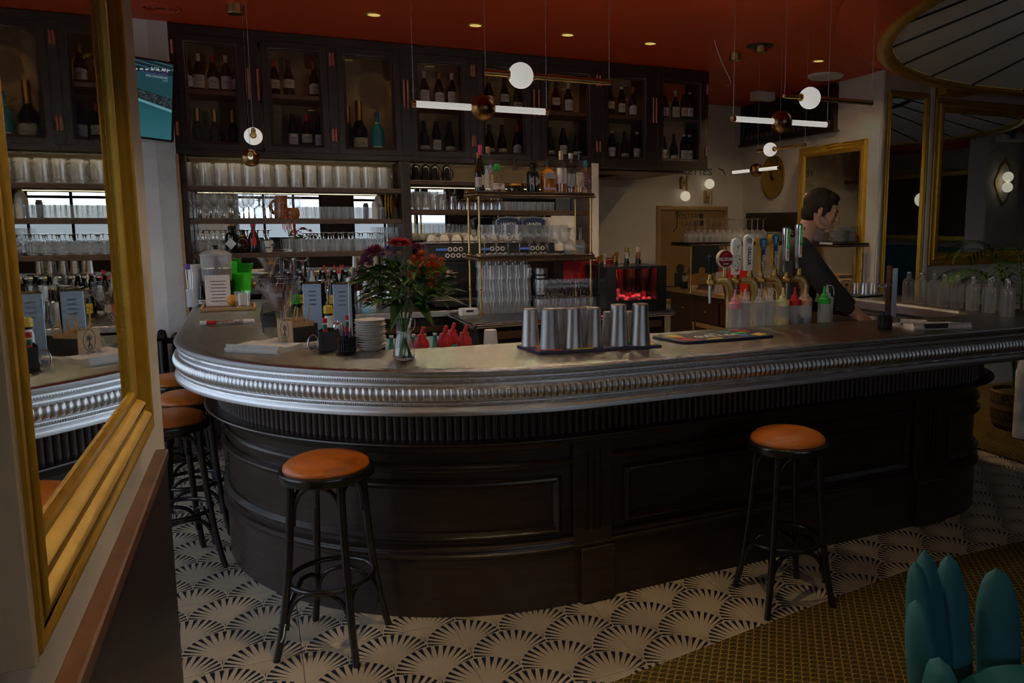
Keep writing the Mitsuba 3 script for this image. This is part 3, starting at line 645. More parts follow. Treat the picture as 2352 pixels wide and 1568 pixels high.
# ---------------------------------------------------------------- glassware and bottles: one pattern of each kind
scene['m_glass_milky'] = {'type': 'blendbsdf', 'weight': 0.10, 'a': {'type': 'thindielectric', 'int_ior': 1.5}, 'b': {'type': 'twosided', 'bsdf': {'type': 'diffuse', 'reflectance': rgb(.72, .73, .72)}}}
scene['m_glass_plastic'] = {'type': 'blendbsdf', 'weight': 0.28, 'a': {'type': 'thindielectric', 'int_ior': 1.4}, 'b': {'type': 'twosided', 'bsdf': {'type': 'diffuse', 'reflectance': rgb(.72, .73, .74)}}}
def veil(name, w, c=.74):
    scene['m_' + name] = {'type': 'blendbsdf', 'weight': w, 'a': {'type': 'thindielectric', 'int_ior': 1.5}, 'b': {'type': 'twosided', 'bsdf': {'type': 'diffuse', 'reflectance': rgb(c, c, c)}}}
veil('glass_mug', .17); veil('glass_veil', .08)
def vessel(o, t=.0022):
    """outer profile (r, z) from the foot up -> closed outer and inner wall"""
    return o + [(max(r - t, 0.001), z) for r, z in o[::-1]]
MUG = proto(('body', lathe([(0, 0), (.040, 0), (.0425, .006), (.0425, .05), (.0405, .055), (.041, .155), (.0415, .163), (.039, .165), (.0375, .155), (.036, .03), (0, .028)], 30, 15, .07, (.008, .15)), 'glass_mug', 35),
            ('handle', tube(bez((.040, 0, .135), (.085, 0, .145), (.088, 0, .04), (.041, 0, .045), 14), .0065, 8), 'glass', 60))
TUMB = proto(('', lathe([(0, .004), (.028, .004), (.030, 0), (.031, .004), (.037, .10), (.036, .10)], 26, 13, .05, (.006, .09)), 'glass_milky', 35))
TUMB_CLEAR = proto(('', lathe([(0, .012), (.029, .012), (.031, 0), (.033, .003), (.038, .088), (.0365, .088), (.031, .016), (0, .015)], 24), 'glass_thin', 35))
def wine(h, rb, rr, hs, bs='glass_veil'):
    """h height, rb widest bowl radius, rr rim radius, hs stem height"""
    hb = h - hs
    return proto(('bowl', lathe([(.003, hs), (rb * .55, hs + hb * .08), (rb * .9, hs + hb * .25), (rb, hs + hb * .42), (rb * .95, hs + hb * .65), (rr, h)], 26), bs, 60),
                 ('stem', lathe([(0, 0), (.034, 0), (.034, .0015), (.012, .005), (.004, .012), (.0032, hs * .6), (.005, hs), (0, hs + .004)], 18), 'glass', 60))
WINE, WINE_BIG, FLUTE, SNIFTER = wine(.175, .036, .029, .075), wine(.215, .046, .035, .095), wine(.19, .024, .021, .07), wine(.14, .042, .030, .05)
COUPE = proto(('bowl', lathe([(.004, .115), (.03, .122), (.075, .150), (.118, .205), (.122, .212), (.119, .212), (.074, .157), (.03, .130), (0, .124)], 40), 'glass', 60),
              ('stem', lathe([(0, 0), (.060, 0), (.060, .003), (.03, .010), (.012, .022), (.009, .05), (.013, .075), (.009, .10), (.010, .116), (0, .118)], 28), 'glass', 60))
MARTINI = proto(('bowl', lathe([(.006, .10), (.02, .112), (.112, .223), (.113, .226), (.110, .226)], 40), 'glass_thin', 60),
                ('stem', lathe([(0, 0), (.055, 0), (.055, .003), (.03, .008), (.011, .02), (.009, .06), (.010, .10), (0, .102)], 26), 'glass', 60))
def bottle(body, h=.29, r=.037, sh=.17, neck=.0135, cap=None, lab=None, lz=(.05, .13), foil=.07, caprad=1.06, arch=0.0, n=24):
    """shoulder height sh; foil length; label between lz, arch = rounded top of the label"""
    P = [('body', lathe([(0, .006), (r * .8, 0), (r, .006), (r, sh - .03), (r * .93, sh - .005), (r * .62, sh + .03), (neck * 1.25, sh + .062), (neck, h - .055), (neck, h - .018), (neck * 1.15, h - .016), (neck * 1.15, h - .004), (neck * .8, h), (0, h)], n), body, 50)]
    if cap: P.append(('capsule', lathe([(neck * caprad, h - foil), (neck * caprad * 1.02, h - .018), (neck * 1.24, h - .016), (neck * 1.24, h - .002), (0, h + .001)], 16), cap, 50))
    if lab:
        k = np.linspace(-1, 1, 15); a = k * 1.25 - PI / 2
        lo = [(r * 1.012 * math.cos(t), r * 1.012 * math.sin(t), lz[0]) for t in a]; hi = [(r * 1.012 * math.cos(t), r * 1.012 * math.sin(t), lz[1] - arch * q * q) for t, q in zip(a, k)]
        v = np.array(lo + hi); f = [[i, i + 1, 16 + i] for i in range(14)] + [[i, 16 + i, 15 + i] for i in range(14)]
        P.append(('label', trimesh.Trimesh(v, np.array(f), process=False), lab, 60))
        w = r * .55
        lines = [bx(-w * q, w * q, -r * 1.03, -r * .9, z, z + .0025) for q, z in ((.8, lz[0] + .62 * (lz[1] - lz[0])), (1., lz[0] + .5 * (lz[1] - lz[0])), (.6, lz[0] + .25 * (lz[1] - lz[0])))]
        P.append(('label_print', cat(*lines), 'ink', False))
    return proto(*P)
BURG = [bottle('bottle_black', .28, .040, .155, cap=c, lab=l, lz=z, arch=ar) for c, l, z, ar in [('amber', 'paper', (.035, .115), .012), ('paper_cream', 'paper', (.03, .125), 0), ('red', 'paper', (.03, .115), .02), ('ink', 'paper_cream', (.07, .135), 0), ('red', 'paper_cream', (.06, .125), 0)]]
BORD = [bottle('bottle_black', .275, .036, .19, cap=c, lab=l, lz=(.045, .125)) for c, l in [('ink', 'paper'), ('red', 'paper_cream'), ('paper_cream', 'paper')]]
BURG_D = bottle('bottle_green', .275, .040, .15, cap='ink', lab='paper_cream', lz=(.02, .075))

CHAMP = bottle('bottle_green', .29, .044, .135, .016, cap='gold', foil=.115, caprad=1.3, lab='sky', lz=(.025, .04))
MAGNUM = bottle('bottle_black', .42, .058, .21, .019, cap='gold', foil=.155, caprad=1.3, lab='paper_cream', lz=(.035, .14), arch=.0)
VODKA = proto(('body', lathe([(0, 0), (.050, 0), (.053, .006), (.053, .19), (.048, .225), (.018, .26), (.015, .33), (0, .33)], 24), 'teal_print', 50), ('neck', lathe([(.0185, .262), (.0155, .30), (.0155, .335), (0, .335)], 16), 'glass_frost', 50),
              ('cap', lathe([(.0175, .318), (.0175, .36), (0, .36)], 16), 'blue', 40), ('picture', trimesh.Trimesh(*(lambda a: (np.array([(.0535 * math.cos(t), .0535 * math.sin(t), z) for t in a for z in (.05, .085)]), np.array([[2 * i, 2 * i + 2, 2 * i + 3] for i in range(9)] + [[2 * i, 2 * i + 3, 2 * i + 1] for i in range(9)])))(np.linspace(-2.4, -.9, 10)), process=False), 'white', 60))

# wine and champagne behind the cabinet doors
LO, UP, BY = 2.167, 2.583, 6.50
def cb(pr, x, z, lab, grp, y=BY, name='wine_bottle', ct='bottle', rz=0, s=1.0): place(name, pr, at(x, y, z, rz, s), lab, ct, grp)
DN = ['first', 'second', 'third', 'fourth', 'fifth', 'sixth', 'seventh', 'last']
bott = {0: [(-.381, 1, 0), (-.307, 1, 1), (-.215, 1, 2), (-.128, 1, 1), (-.055, 1, 0), (-.338, 0, 'c'), (-.226, 0, 'c'), (-.106, 0, 'c')], 1: [(.191, 1, 4), (.290, 1, 3), (.47, 1, 0), (.303, 0, 'b0'), (.400, 0, 4), (.49, 0, 'b0')],
        3: [(1.296, 1, 1), (1.414, 1, 0), (1.519, 1, 1), (1.286, 0, 'd'), (1.384, 0, 'b0'), (1.493, 0, 'd')], 4: [(1.826, 1, 0), (1.960, 1, 3), (2.073, 1, 'd'), (1.823, 0, 'd'), (1.931, 0, 'd'), (2.064, 0, 2)],
        5: [(2.414, 1, 3), (2.529, 1, 1), (2.359, 0, 'd'), (2.479, 0, 'b0'), (2.608, 0, 'd')], 6: [(2.928, 1, 3), (3.038, 1, 'b2'), (3.146, 1, 2), (2.941, 0, 'b2'), (3.069, 0, 'd'), (3.191, 0, 'b2')],
        7: [(3.470, 1, 0), (3.585, 1, 1), (3.675, 1, 'b1'), (3.735, 1, 'b2'), (3.46, 0, 'b2'), (3.57, 0, 'd'), (3.675, 0, 'b2'), (3.735, 0, 'b2')]}
for d, L in bott.items():
    for up in (1, 0):
        row = [q for q in L if q[1] == up]
        for i, (x, _, k) in enumerate(row):
            where = f"{'upper' if up else 'lower'} shelf of the {DN[d]} cabinet door"
            pos = ['leftmost', 'second', 'third', 'fourth', 'fifth'][i] if i < len(row) - 1 else 'rightmost'
            z = UP if up else LO + .03
            if k == 'c': cb(CHAMP, x, z, f'gold foiled champagne bottle, {pos} on the {where}', 'champagne bottles on the lower cabinet shelf', name='champagne_bottle', s=.95)
            else:
                pr = BURG_D if k == 'd' else BORD[int(k[1])] if isinstance(k, str) else BURG[k]
                cb(pr, x, z, f'dark wine bottle with pale label, {pos} on the {where}', f'wine bottles behind the {DN[d]} door', s=(.97 if up else .98))
cb(CHAMP, .694, LO, 'slim champagne bottle with gold foil beside the big one, third cabinet door', None, name='champagne_bottle', s=1.3)
cb(MAGNUM, .785, LO, 'big champagne bottle with gold foil and cream label behind the third cabinet door', None, name='champagne_bottle', s=1.02)
cb(VODKA, .922, LO, 'tall blue green vodka bottle with a white snow print behind the third cabinet door', None, name='vodka_bottle', s=.98)

# the back bar shelves -- beer mugs
random.seed(4)
S1, S2_, S3, SA, SB, CT = 1.918, 1.684, 1.438, 1.988, 1.758, 1.016
for i, x in enumerate([-0.428, -0.303, -0.198, -0.11, -0.011, 0.086, 0.2, 0.306, 0.408, 0.52, 0.625, 0.724, 0.829, 0.934]):
    place('beer_mug', MUG, at(x, 6.42, S1, random.uniform(-20, 40)), f'ribbed glass beer mug, {ORD[i]} from the left in the front row on the top shelf', 'mug', 'front beer mugs on the top shelf')
for i in range(15):
    place('beer_mug', MUG, at(-.36 + i * .096, 6.55, S1, random.uniform(-40, 60)), f'ribbed glass beer mug, {ORD[i]} from the left in the rear row on the top shelf', 'mug', 'rear beer mugs on the top shelf')
# second shelf: stemmed glasses, tiki mugs, tumblers
for i, px in enumerate([432, 452, 472, 492, 507, 524, 546, 569]):
    x = [-0.425, -0.369, -0.313, -0.256, -0.214, -0.165, -0.101, -0.034][i]
    place('wine_glass', WINE_BIG if i % 2 else SNIFTER, at(x, 6.44 + .06 * (i % 2), S2_, 0, .95), f'stemmed wine glass, {ORD[i]} from the left at the front of the second shelf', 'glass', 'stemmed glasses on the second shelf')
for i in range(10): place('wine_glass', WINE, at(-.37 + i * .075, 6.58, S2_, 0, 1.05), f'stemmed wine glass, {ORD[i]} from the left in the rear row of the second shelf', 'glass', 'rear stemmed glasses on the second shelf')
place('wine_glass', SNIFTER, at(0.042, 6.42, S2_ + .15, 0, (1, 1, -1)), 'stemmed glass standing upside down on the second shelf', 'glass')
place('wine_glass', WINE_BIG, at(0.119, 6.42, S2_, 0, .9), 'stemmed glass just before the brown tiki jug on the second shelf', 'glass')
TIKI = proto(('body', lathe([(0, 0), (.036, 0), (.040, .01), (.041, .06), (.036, .10), (.038, .15), (.042, .165), (.036, .165), (.033, .12), (0, .11)], 24), 'tiki_brown', 50), ('handle', tube(bez((-.036, 0, .13), (-.085, 0, .14), (-.08, 0, .04), (-.036, 0, .04), 12), .007, 8), 'tiki_brown', 60), ('face', cat(bx(-.018, -.006, -.046, -.03, .10, .112, .003), bx(.006, .018, -.046, -.03, .10, .112, .003), bx(-.02, .02, -.048, -.03, .045, .06, .004), bx(-.005, .005, -.05, -.03, .07, .10, .003)), 'tiki_brown', False))
mat('tiki_brown', proc(lambda p, n, uv: mix((.12, .035, .012), (.34, .13, .05), fbm(p.x * 60, p.y * 60, p.z * 60, 3))), 0.2)
place('tiki_mug', TIKI, at(0.193, 6.40, S2_, 10, 1.05), 'brown glazed tiki jug with a handle on the second shelf', 'mug')
place('barrel_mug', proto(('', lathe([(0, 0), (.036, 0), (.044, .02), (.047, .04), (.044, .065), (.036, .082), (.032, .082), (.03, .02), (0, .015)], 24), 'tiki_brown', 50)), at(0.269, 6.40, S2_, 0, 1.0), 'round brown glazed barrel mug beside the tiki jug', 'mug')
g = [tube(bez((0.198 + .012 * i, 6.37, S2_ + .02), (0.209 + .012 * i, 6.31, S2_ + .03), (0.208 + .012 * i, 6.295, S2_ - .05), (0.217 + .013 * i, 6.297, S2_ - random.uniform(.07, .15)), 10), .0026, 5) for i in range(6)]
tg = thing('string_tassel', 'red and straw strings hanging over the second shelf below the tiki jug', 'string')
for i, m in enumerate(g): obj('string', m, 'red' if i in (0, 2, 5) else 'kraft', tg)
for r in range(2):
    for i in range(13):
        place('tumbler', TUMB, at(0.332 + i * .064 + .02 * r, 6.50 + .075 * r, S2_, 0, .95), f'small ribbed tumbler, {ORD[i]} from the tiki mugs in the {"front" if r == 0 else "rear"} row, second shelf', 'glass', 'tumblers on the second shelf')
place('cylinder_tin', proto(('', lathe([(0, 0), (.022, 0), (.022, .12), (.018, .122), (.018, .135), (0, .135)], 20), 'plate_grey', 40)), at(0.865, 6.40, S2_), 'grey cylindrical tin on the second shelf near the yellow trays', 'tin')
TRAY = proto(('', rot(lathe([(0, 0), (.10, 0), (.112, .008), (.110, .011), (.098, .004), (0, .004)], 40), 90, (1, 0, 0)), 'yellow', 40))
for i in range(3): place('round_tray', proto(('', rot(rot(lathe([(0, 0), (.095, 0), (.105, .008), (.103, .011), (.092, .004), (0, .004)], 40), 90, (1, 0, 0)), 78 - 5 * i), 'amber_tray', 40)), at(.955 + .028 * i, 6.46, S2_ + .106, 0), ['leftmost', 'middle', 'rightmost'][i] + ' of three yellow round trays leaning at the divider on the second shelf', 'tray')
mat('amber_tray', (.45, .24, .03), 0.35)
# third shelf: upturned glasses, two dark bottles and a red one, stacked tumblers, flutes
for r in range(2):
    for i in range(7):
        place('wine_glass', WINE, at(-.375 + i * .073 + .03 * r, 6.41 + .10 * r, S3 + .165, 0, (1, 1, -.94)), f'wine glass standing upside down, {ORD[i]} from the left in the {"front" if r == 0 else "rear"} row, third shelf', 'glass', 'upturned wine glasses on the third shelf')
DIA = proto(('body', lathe([(0, 0), (.042, 0), (.045, .006), (.045, .125), (.040, .145), (.020, .155), (.019, .175), (.023, .18), (.023, .205), (0, .206)], 24), 'bottle_black', 40), ('label', upright(prism([(-.04, .07), (0, .025), (.04, .07), (0, .115)], .002)).apply_translation([0, -.0445, 0]), 'paper', False))
place('gin_bottle', DIA, at(-0.158, 6.40, S3, -8, .95), 'black gin bottle with a pale diamond label on the third shelf', 'bottle')
ROUND = proto(('body', lathe([(0, .004), (.03, 0), (.048, .02), (.056, .052), (.048, .088), (.022, .112), (.014, .12), (.014, .15), (.018, .152), (.018, .165), (0, .166)], 28), 'bottle_brown', 60), ('seal', lathe([(.0155, .118), (.0155, .128), (.0, .128)], 16), 'gold', 40))
place('round_bottle', ROUND, at(-0.086, 6.39, S3, 0, 1.0), 'round squat dark brown bottle on the third shelf', 'bottle')
place('flamed_bottle', proto(('body', lathe([(0, 0), (.040, 0), (.043, .006), (.043, .08), (.030, .13), (.014, .155), (.014, .2), (.017, .2), (.017, .225), (0, .226)], 24), 'bottle_black', 50), ('flame', upright(prism([(-.016, .05), (-.02, .08), (-.004, .13), (-.003, .18), (.006, .18), (.008, .13), (.02, .085), (.016, .05)], .003)).apply_translation([0, -.043, 0]), 'red', False), ('cap', lathe([(.0175, .19), (.0175, .228), (0, .229)], 16), 'red', 40)), at(-0.011, 6.40, S3, 0, 1.0), 'dark bottle with a red flame print and red cap on the third shelf', 'bottle')
place('patterned_cup', proto(('cup', lathe([(0, 0), (.022, 0), (.034, .085), (.032, .085), (.02, .004), (0, .004)], 20), 'ceramic', 50), ('pattern', cat(*[rot(bx(-.004, .010, -.036, -.024, .030 + .02 * (q % 2), .040 + .02 * (q % 2), .001), q * 40) for q in range(9)]), 'navy', False)), at(0.089, 6.39, S3), 'white cup with dark blue pattern on the third shelf', 'cup')
for r in range(2):
    for i in range(8): place('tumbler', TUMB, at(0.221 + i * .085 + .03 * r, 6.43 + .10 * r, S3 + .0, 0, (1.05, 1.05, .92)), f'ribbed tumbler, {ORD[i]} after the patterned cup in the {"front" if r == 0 else "rear"} row, third shelf', 'glass', 'tumblers on the third shelf')
for r in range(2):
    for i in range(8): place('wine_glass', SNIFTER, at(0.358 + i * .078 + .03 * r, 6.45 + .09 * r, S3 + .14, 0, (.9, .9, -1)), f'upturned stemmed glass, {ORD[i]} in the {"front" if r == 0 else "rear"} row at the right of the third shelf', 'glass', 'upturned glasses at the right of the third shelf')
for i in range(7): place('flute_glass', FLUTE, at(0.896 + i * .026, 6.50 + .04 * (i % 2), S3, 0, .95), f'slim champagne flute, {ORD[i]} of seven in the corner of the third shelf', 'glass', 'flutes on the third shelf')
mat('red_sign', (.30, .012, .03), 0.5)
# right bay: black tankards hung by hooks, jugs and pots, tumblers
TANK = proto(('body', lathe([(0, 0), (.036, 0), (.039, .006), (.033, .10), (.024, .125), (.010, .135), (0, .136)], 26), 'black_gloss', 40), ('handle', tube(bez((.034, 0, .10), (.062, 0, .10), (.064, 0, .025), (.037, 0, .03), 10), .005, 8), 'black_gloss', 60), ('hook', tube([(0, 0, .134), (0, 0, .15), (.006, 0, .155)], .0025, 6), 'iron_dark', 40))
for i, x in enumerate([1.119, 1.195, 1.271, 1.344, 1.439]):
    place('tankard', TANK, at(x, 6.42, SA, 0, .98), ['leftmost', 'second', 'third', 'fourth', 'rightmost'][i] + ' of five black lidded tankards on the upper right shelf', 'tankard')
for i in range(9): place('glass_jug', MUG, at(1.136 + .065 * (i % 5) + .02 * (i // 5), 6.42 + .10 * (i // 5), SB, 30 * i, .88), f'small glass jug, {ORD[i % 5]} from the divider in the {"front" if i < 5 else "rear"} of the cluster', 'jug', 'glass jugs on the right bay shelf')
POT = proto(('body', lathe([(0, 0), (.034, 0), (.036, .01), (.032, .07), (.026, .10), (.030, .112), (.0, .108)], 24), 'chrome', 50), ('lid', lathe([(.028, .112), (.02, .125), (.006, .13), (.008, .14), (0, .145)], 20), 'chrome', 50), ('handle', tube(bez((.032, 0, .09), (.07, 0, .09), (.07, 0, .02), (.035, 0, .025), 10), .004, 8), 'chrome', 60))
for i, (x, s) in enumerate([(1.418, .75), (1.486, 1.0)]): place('milk_pot', POT, at(x, 6.42, SB, 20, s), ['small', 'taller'][i] + ' polished metal milk pot beside the glass jugs', 'pot')
PITCH_ = proto(('', lathe([(0, 0), (.022, 0), (.024, .004), (.022, .05), (.020, .062), (.018, .06), (0, .01)], 20), 'chrome', 50))
for i in range(11): place('metal_cup', PITCH_, at(1.538 + .034 * i, 6.40 + .03 * (i % 2), SB, 0, 1.05), f'small polished metal cup, {ORD[i]} in the row behind the gallery shelf', 'cup', 'metal cups on the right bay shelf')
for r in range(2):
    for i in range(9): place('tumbler', TUMB, at(1.883 + .056 * i, 6.40 + .07 * r, SB, 0, .72), f'low ribbed tumbler, {ORD[i]} after the metal cups in the {"front" if r == 0 else "rear"} row', 'glass', 'tumblers on the right bay shelf')
# ---------------------------------------------------------------- inner work deck behind the bar
wd = thing('work_deck', 'steel work deck behind the bar just below the counter', 'counter')
dk_out = [(0.02, 5.65), (.02, 4.42), (.06, 4.08), (.12, 3.90), (.20, 3.745), (.29, 3.66), (.42, 3.59), (.70, 3.53), (3.5, 3.50), (3.9, 3.52), (3.9, 3.86), (.75, 3.90), (.55, 4.05), (.50, 4.4), (.50, 5.65)]
obj('top', prism(dk_out, .02, .945), 'steel_brushed', wd, smooth=False)
obj('body', prism(Polygon(dk_out).buffer(-.03), .9, .045), 'wood_dark', wd, smooth=False)
# ---------------------------------------------------------------- island with brass gallery shelves
isl = thing('bar_island', 'dark wood island behind the bar with a steel nosed top', 'counter')
ip = [(1.275, 5.02), (2.86, 5.185), (2.86, 5.70), (1.268, 5.70)]
obj('top', prism(ip, .022, .978), 'steel_brushed', isl, smooth=False)
e = np.array([(1.27, 5.70), (1.275, 5.02), (1.29, 5.018), (2.86, 5.185), (2.862, 5.70)])
obj('steel_nose', tube([(x, y, .978) for x, y in e], .019, 10), 'chrome', isl, smooth=60)
obj('body', prism(Polygon(ip).buffer(-.05), .955, .02), 'wood_dark', isl, smooth=False)
obj('panel', mv(rot(frame(0, 1.38, .08, .84, dprof), 6), 1.38, 5.076, 0), 'wood_bar', isl, smooth=30)
obj('rail', mv(rot(bx(0, 1.42, -.02, .0, .875, .93, .004), 6), 1.36, 5.074, 0), 'wood_brown', isl, smooth=False)
gs = thing('gallery_shelf', 'two tier dark wood gallery shelf on slim brass posts over the island', 'shelf')
SP = [(0, 0), (.012, .002), (.016, .010), (.006, .018), (.002, .026), (.010, .034), (.006, .036), (0, .036)]
def gshelf(z):
    x0, x1, y0, y1 = 1.43, 2.31, 5.43, 5.78
    q = np.array([(x0, y1), (x0, y0), (x1, y0), (x1, y1), (x0, y1)]); nn = np.array([(-1, .0), (-.71, -.71), (.71, -.71), (1, 0), (-1, 0)])[:, :] * np.array([[1], [1.414], [1.414], [1], [1]])
    obj('shelf', cat(bx(x0, x1, y0, y1, z - .036, z), sweep(q[:4], [(a, z - .036 + b) for a, b in SP], True, True, nrm=nn[:4])), 'wood_shelf', gs, smooth=25)
gshelf(1.874); gshelf(1.420)
def post(x, y, z0, z1):
    L = z1 - z0
    p = [(0, 0), (.020, 0), (.020, .006), (.012, .012), (.009, .022), (.0085, L * .40), (.012, L * .42), (.009, L * .44), (.009, L * .46), (.012, L * .48), (.0085, L * .50), (.0085, L - .05), (.012, L - .04), (.009, L - .03), (.012, L - .01), (.012, L)]
    obj('post', mv(lathe(p, 14), x, y, z0), 'brass', gs, smooth=45)
for x, y in ((1.445, 5.45), (2.295, 5.45), (1.445, 5.755), (2.295, 5.755)): post(x, y, 1.0, 1.386); post(x, y, 1.42, 1.84)
# stacked tumblers on the island
def lev(n): return ['bottom', 'second', 'third', 'fourth', 'top'][n]
for r in range(2):
    for c in range(6):
        for l in range(4 if r == 0 else 5):
            place('tumbler', TUMB, at(1.478 + .064 * c + .005 * (l % 2), 5.50 + .07 * r, 1.001 + .083 * l + .102, 25 * l, (1, 1, -1)), f'ribbed tumbler stacked upside down, {lev(l)} of the {ORD[c]} column, {"front" if r == 0 else "rear"} row', 'glass', 'stacked tumblers on the island')
BEERG = proto(('bowl', lathe([(.003, .04), (.025, .05), (.033, .075), (.034, .11), (.030, .14)], 20), 'glass_thin', 60), ('stem', lathe([(0, 0), (.030, 0), (.028, .004), (.008, .012), (.006, .035), (.012, .045), (0, .048)], 18), 'glass', 60))
for r in range(2):
    for c in range(9):
        place('tumbler', TUMB, at(1.885 + .058 * c, 5.43 + .075 * r, 1.001 + .1, 10 * c, (.92, .92, -.95)), f'low tumbler upside down under the stemmed glasses, {ORD[c]} from the stack, {"front" if r == 0 else "rear"} row', 'glass', 'tumblers under the stemmed beer glasses')
        place('beer_glass', BEERG, at(1.885 + .058 * c, 5.43 + .075 * r, 1.101, 0, (.85, .85, 1.0)), f'short stemmed beer glass on a tumbler, {ORD[c]} from the stack, {"front" if r == 0 else "rear"} row', 'glass', 'stemmed beer glasses on the island')
# little bottle fridge with a red lit window
fr = thing('bottle_fridge', 'small steel bottle cooler with a red lit window on the island', 'cooler')
fx0, fx1, fy = 2.325, 2.815, 5.22
obj('case', cat(bx(fx0, fx1, fy, fy + .42, 1.002, 1.02), bx(fx0, fx1, fy, fy + .42, 1.324, 1.335), bx(fx1 - .08, fx1, fy, fy + .42, 1.0, 1.33), bx(fx0, fx0 + .004, fy, fy + .42, 1.0, 1.33), bx(fx0, fx1, fy + .4, fy + .42, 1.0, 1.33)), 'black_gloss', fr, smooth=False)
obj('front', cat(bx(fx0, fx0 + .075, fy - .004, fy + .004, 1.004, 1.333), bx(fx1 - .075, fx1, fy - .004, fy + .004, 1.004, 1.333), bx(fx0, fx1, fy - .004, fy + .004, 1.004, 1.085), bx(fx0, fx1, fy - .004, fy + .004, 1.318, 1.333)), 'steel_dark', fr, smooth=False)
obj('lining', bx(fx0 + .02, fx1 - .08, fy + .33, fy + .34, 1.03, 1.32), 'pink', fr, smooth=False)
obj('window', bx(fx0 + .07, fx1 - .07, fy, fy + .0004, 1.08, 1.32), 'pane', fr, smooth=False)
obj('ice', cat(*[sph((fx0 + .09 + random.random() * .30, fy + .06 + random.random() * .2, 1.05 + random.random() * .06), (.022, .022, .018), 1) for _ in range(60)]), 'pink', fr, smooth=60)
labels[fr + '__ice'] = {'kind': 'stuff', 'label': 'crushed ice lit red'}
scene[key('red_lamp', fr)] = {**ply(bx(fx0 + .07, fx1 - .09, fy + .006, fy + .05, 1.3195, 1.3225), 'red', smooth=False), 'emitter': emit((26.0, 1.6, 1.6), .8)}
metal('steel_dark', (.10, .10, .105), .2)
place('cooled_bottle', bottle('bottle_black', .25, .036, .16, cap='red', lab='pink', lz=(.04, .11)), at(fx0 + .11, fy + .10, 1.06), 'dark bottle with red label lying in ice, at the near end of the cooler window', 'bottle')
for i, x in enumerate((.235, .355)): place('cooled_bottle', bottle('bottle_black', .25, .040, .11, .014, cap='red', foil=.09), at(fx0 + x, fy + .10, 1.33, 0, (1, 1, -1)), f'{["middle", "far"][i]} sparkling bottle head down in the red cooler', 'bottle')
sb = thing('red_side_screen', 'red translucent panel standing behind the stemmed beer glasses', 'panel')
obj('panel', bx(2.17, 2.60, 5.70, 5.704, 1.20, 1.36), 'red', sb, smooth=False); obj('rail', cat(tube([(2.12, 5.70, 1.372), (2.62, 5.70, 1.372)], .006, 8)), 'brass', sb)
# necks of bottles standing in a rack behind the cooler
rk = thing('bottle_rack', 'dark rack of wine bottles behind the cooler', 'rack'); obj('rack', bx(2.40, 2.845, 5.50, 5.69, 1.001, 1.10), 'wood_dark', rk, smooth=False)
NB = [(2.40, .40), (2.445, .41), (2.49, .415), (2.53, .405), (2.57, .41), (2.60, .43), (2.635, .43), (2.66, .46), (2.70, .43), (2.735, .43), (2.76, .47), (2.805, .37)]
for i, (x, h) in enumerate(NB):
    place('rack_bottle', bottle(['bottle_black', 'bottle_green', 'plate_grey'][i % 3], .30, .030, .16, cap=['amber', 'amber', 'paper_cream', 'gold'][i % 4] if i < 11 else 'gold', foil=.05), at(x, 5.53 + .06 * (i % 3), 1.0 + h - .30, 0, (1.0, 1.0, 1)), f'bottle neck with a {"gold" if i == 11 or i % 4 == 3 else "cork brown" if i % 4 < 2 else "cream"} top, {ORD[i]} of those standing behind the cooler', 'bottle', 'bottles behind the cooler')
bd = thing('card_reader', 'small white card terminal on the corner of the island', 'card terminal')
obj('body', bx(1.29, 1.42, 5.42, 5.50, 1.001, 1.055, .008), 'white', bd, smooth=False); obj('display', bx(1.33, 1.38, 5.417, 5.42, 1.03, 1.045), 'ink', bd, smooth=False)
# spirits on the top shelf
SH, BYT = 1.875, 5.52
def spirit(name, lab, x, prof, glassm, y=BYT, liquid=None, lz=None, label=None, lw=1.25, cap=None, caplab=None, extra=(), n=26, sq=1.0, s=1.0, z=SH):
    P = [('body', lathe(prof, n), glassm, 45)]
    if liquid: P.append(('liquid', lathe([(0, .005)] + [(r - .003, max(zz, .005)) for r, zz in prof if zz <= liquid[1] and r > .004] + [(np.interp(liquid[1], [q[1] for q in prof], [q[0] for q in prof]) - .003, liquid[1]), (0, liquid[1])], n), liquid[0], 45))
    if lz:
        k = np.linspace(-1, 1, 13); a = k * lw - PI / 2; R = [np.interp(z, [q[1] for q in prof[1:]], [q[0] for q in prof[1:]]) + .0012 for z in lz]
        v = np.array([(r * math.cos(t), r * math.sin(t), z) for r, z in zip(R, lz) for t in a]); f = [[i, i + 1, 14 + i] for i in range(12)] + [[i, 14 + i, 13 + i] for i in range(12)]
        P.append(('label', trimesh.Trimesh(v, np.array(f), process=False), label, 60))
    if cap: P.append(('stopper', lathe([(r, z) for r, z in cap[1]], 18), cap[0], 45))
    P += list(extra)
    pr = proto(*P)
    return place(name, pr, at(x, y, z, 0, (s, s * sq, s)), lab, 'bottle')
rd = lambda r, sh, h, nk: [(0, 0), (r * .9, 0), (r, .006), (r, sh), (r * .8, sh + .025), (nk * 1.2, sh + .05), (nk, sh + .065), (nk, h), (0, h)]
spirit('slim_liqueur_bottle', 'slim dark red liqueur bottle at the near corner of the top shelf', 1.462, rd(.025, .13, .27, .010), 'bottle_brown', lz=(.03, .10), label='paper', cap=('amber', [(.011, .23), (.0125, .27), (0, .271)]))
spirit('red_capped_bottle', 'dark bottle with a long red capsule behind the clear ones on the top shelf', 1.505, rd(.032, .17, .33, .013), 'bottle_black', y=5.62, cap=('magenta', [(.0142, .26), (.0155, .335), (0, .336)]), lz=(.05, .12), label='paper')
spirit('tall_clear_bottle', 'tall clear bottle with cream label and wooden stopper on the top shelf', 1.535, rd(.035, .19, .285, .014), 'glass_thin', lz=(.02, .12), label='paper_cream', cap=('wood_frame', [(.0155, .27), (.0165, .315), (0, .316)]))
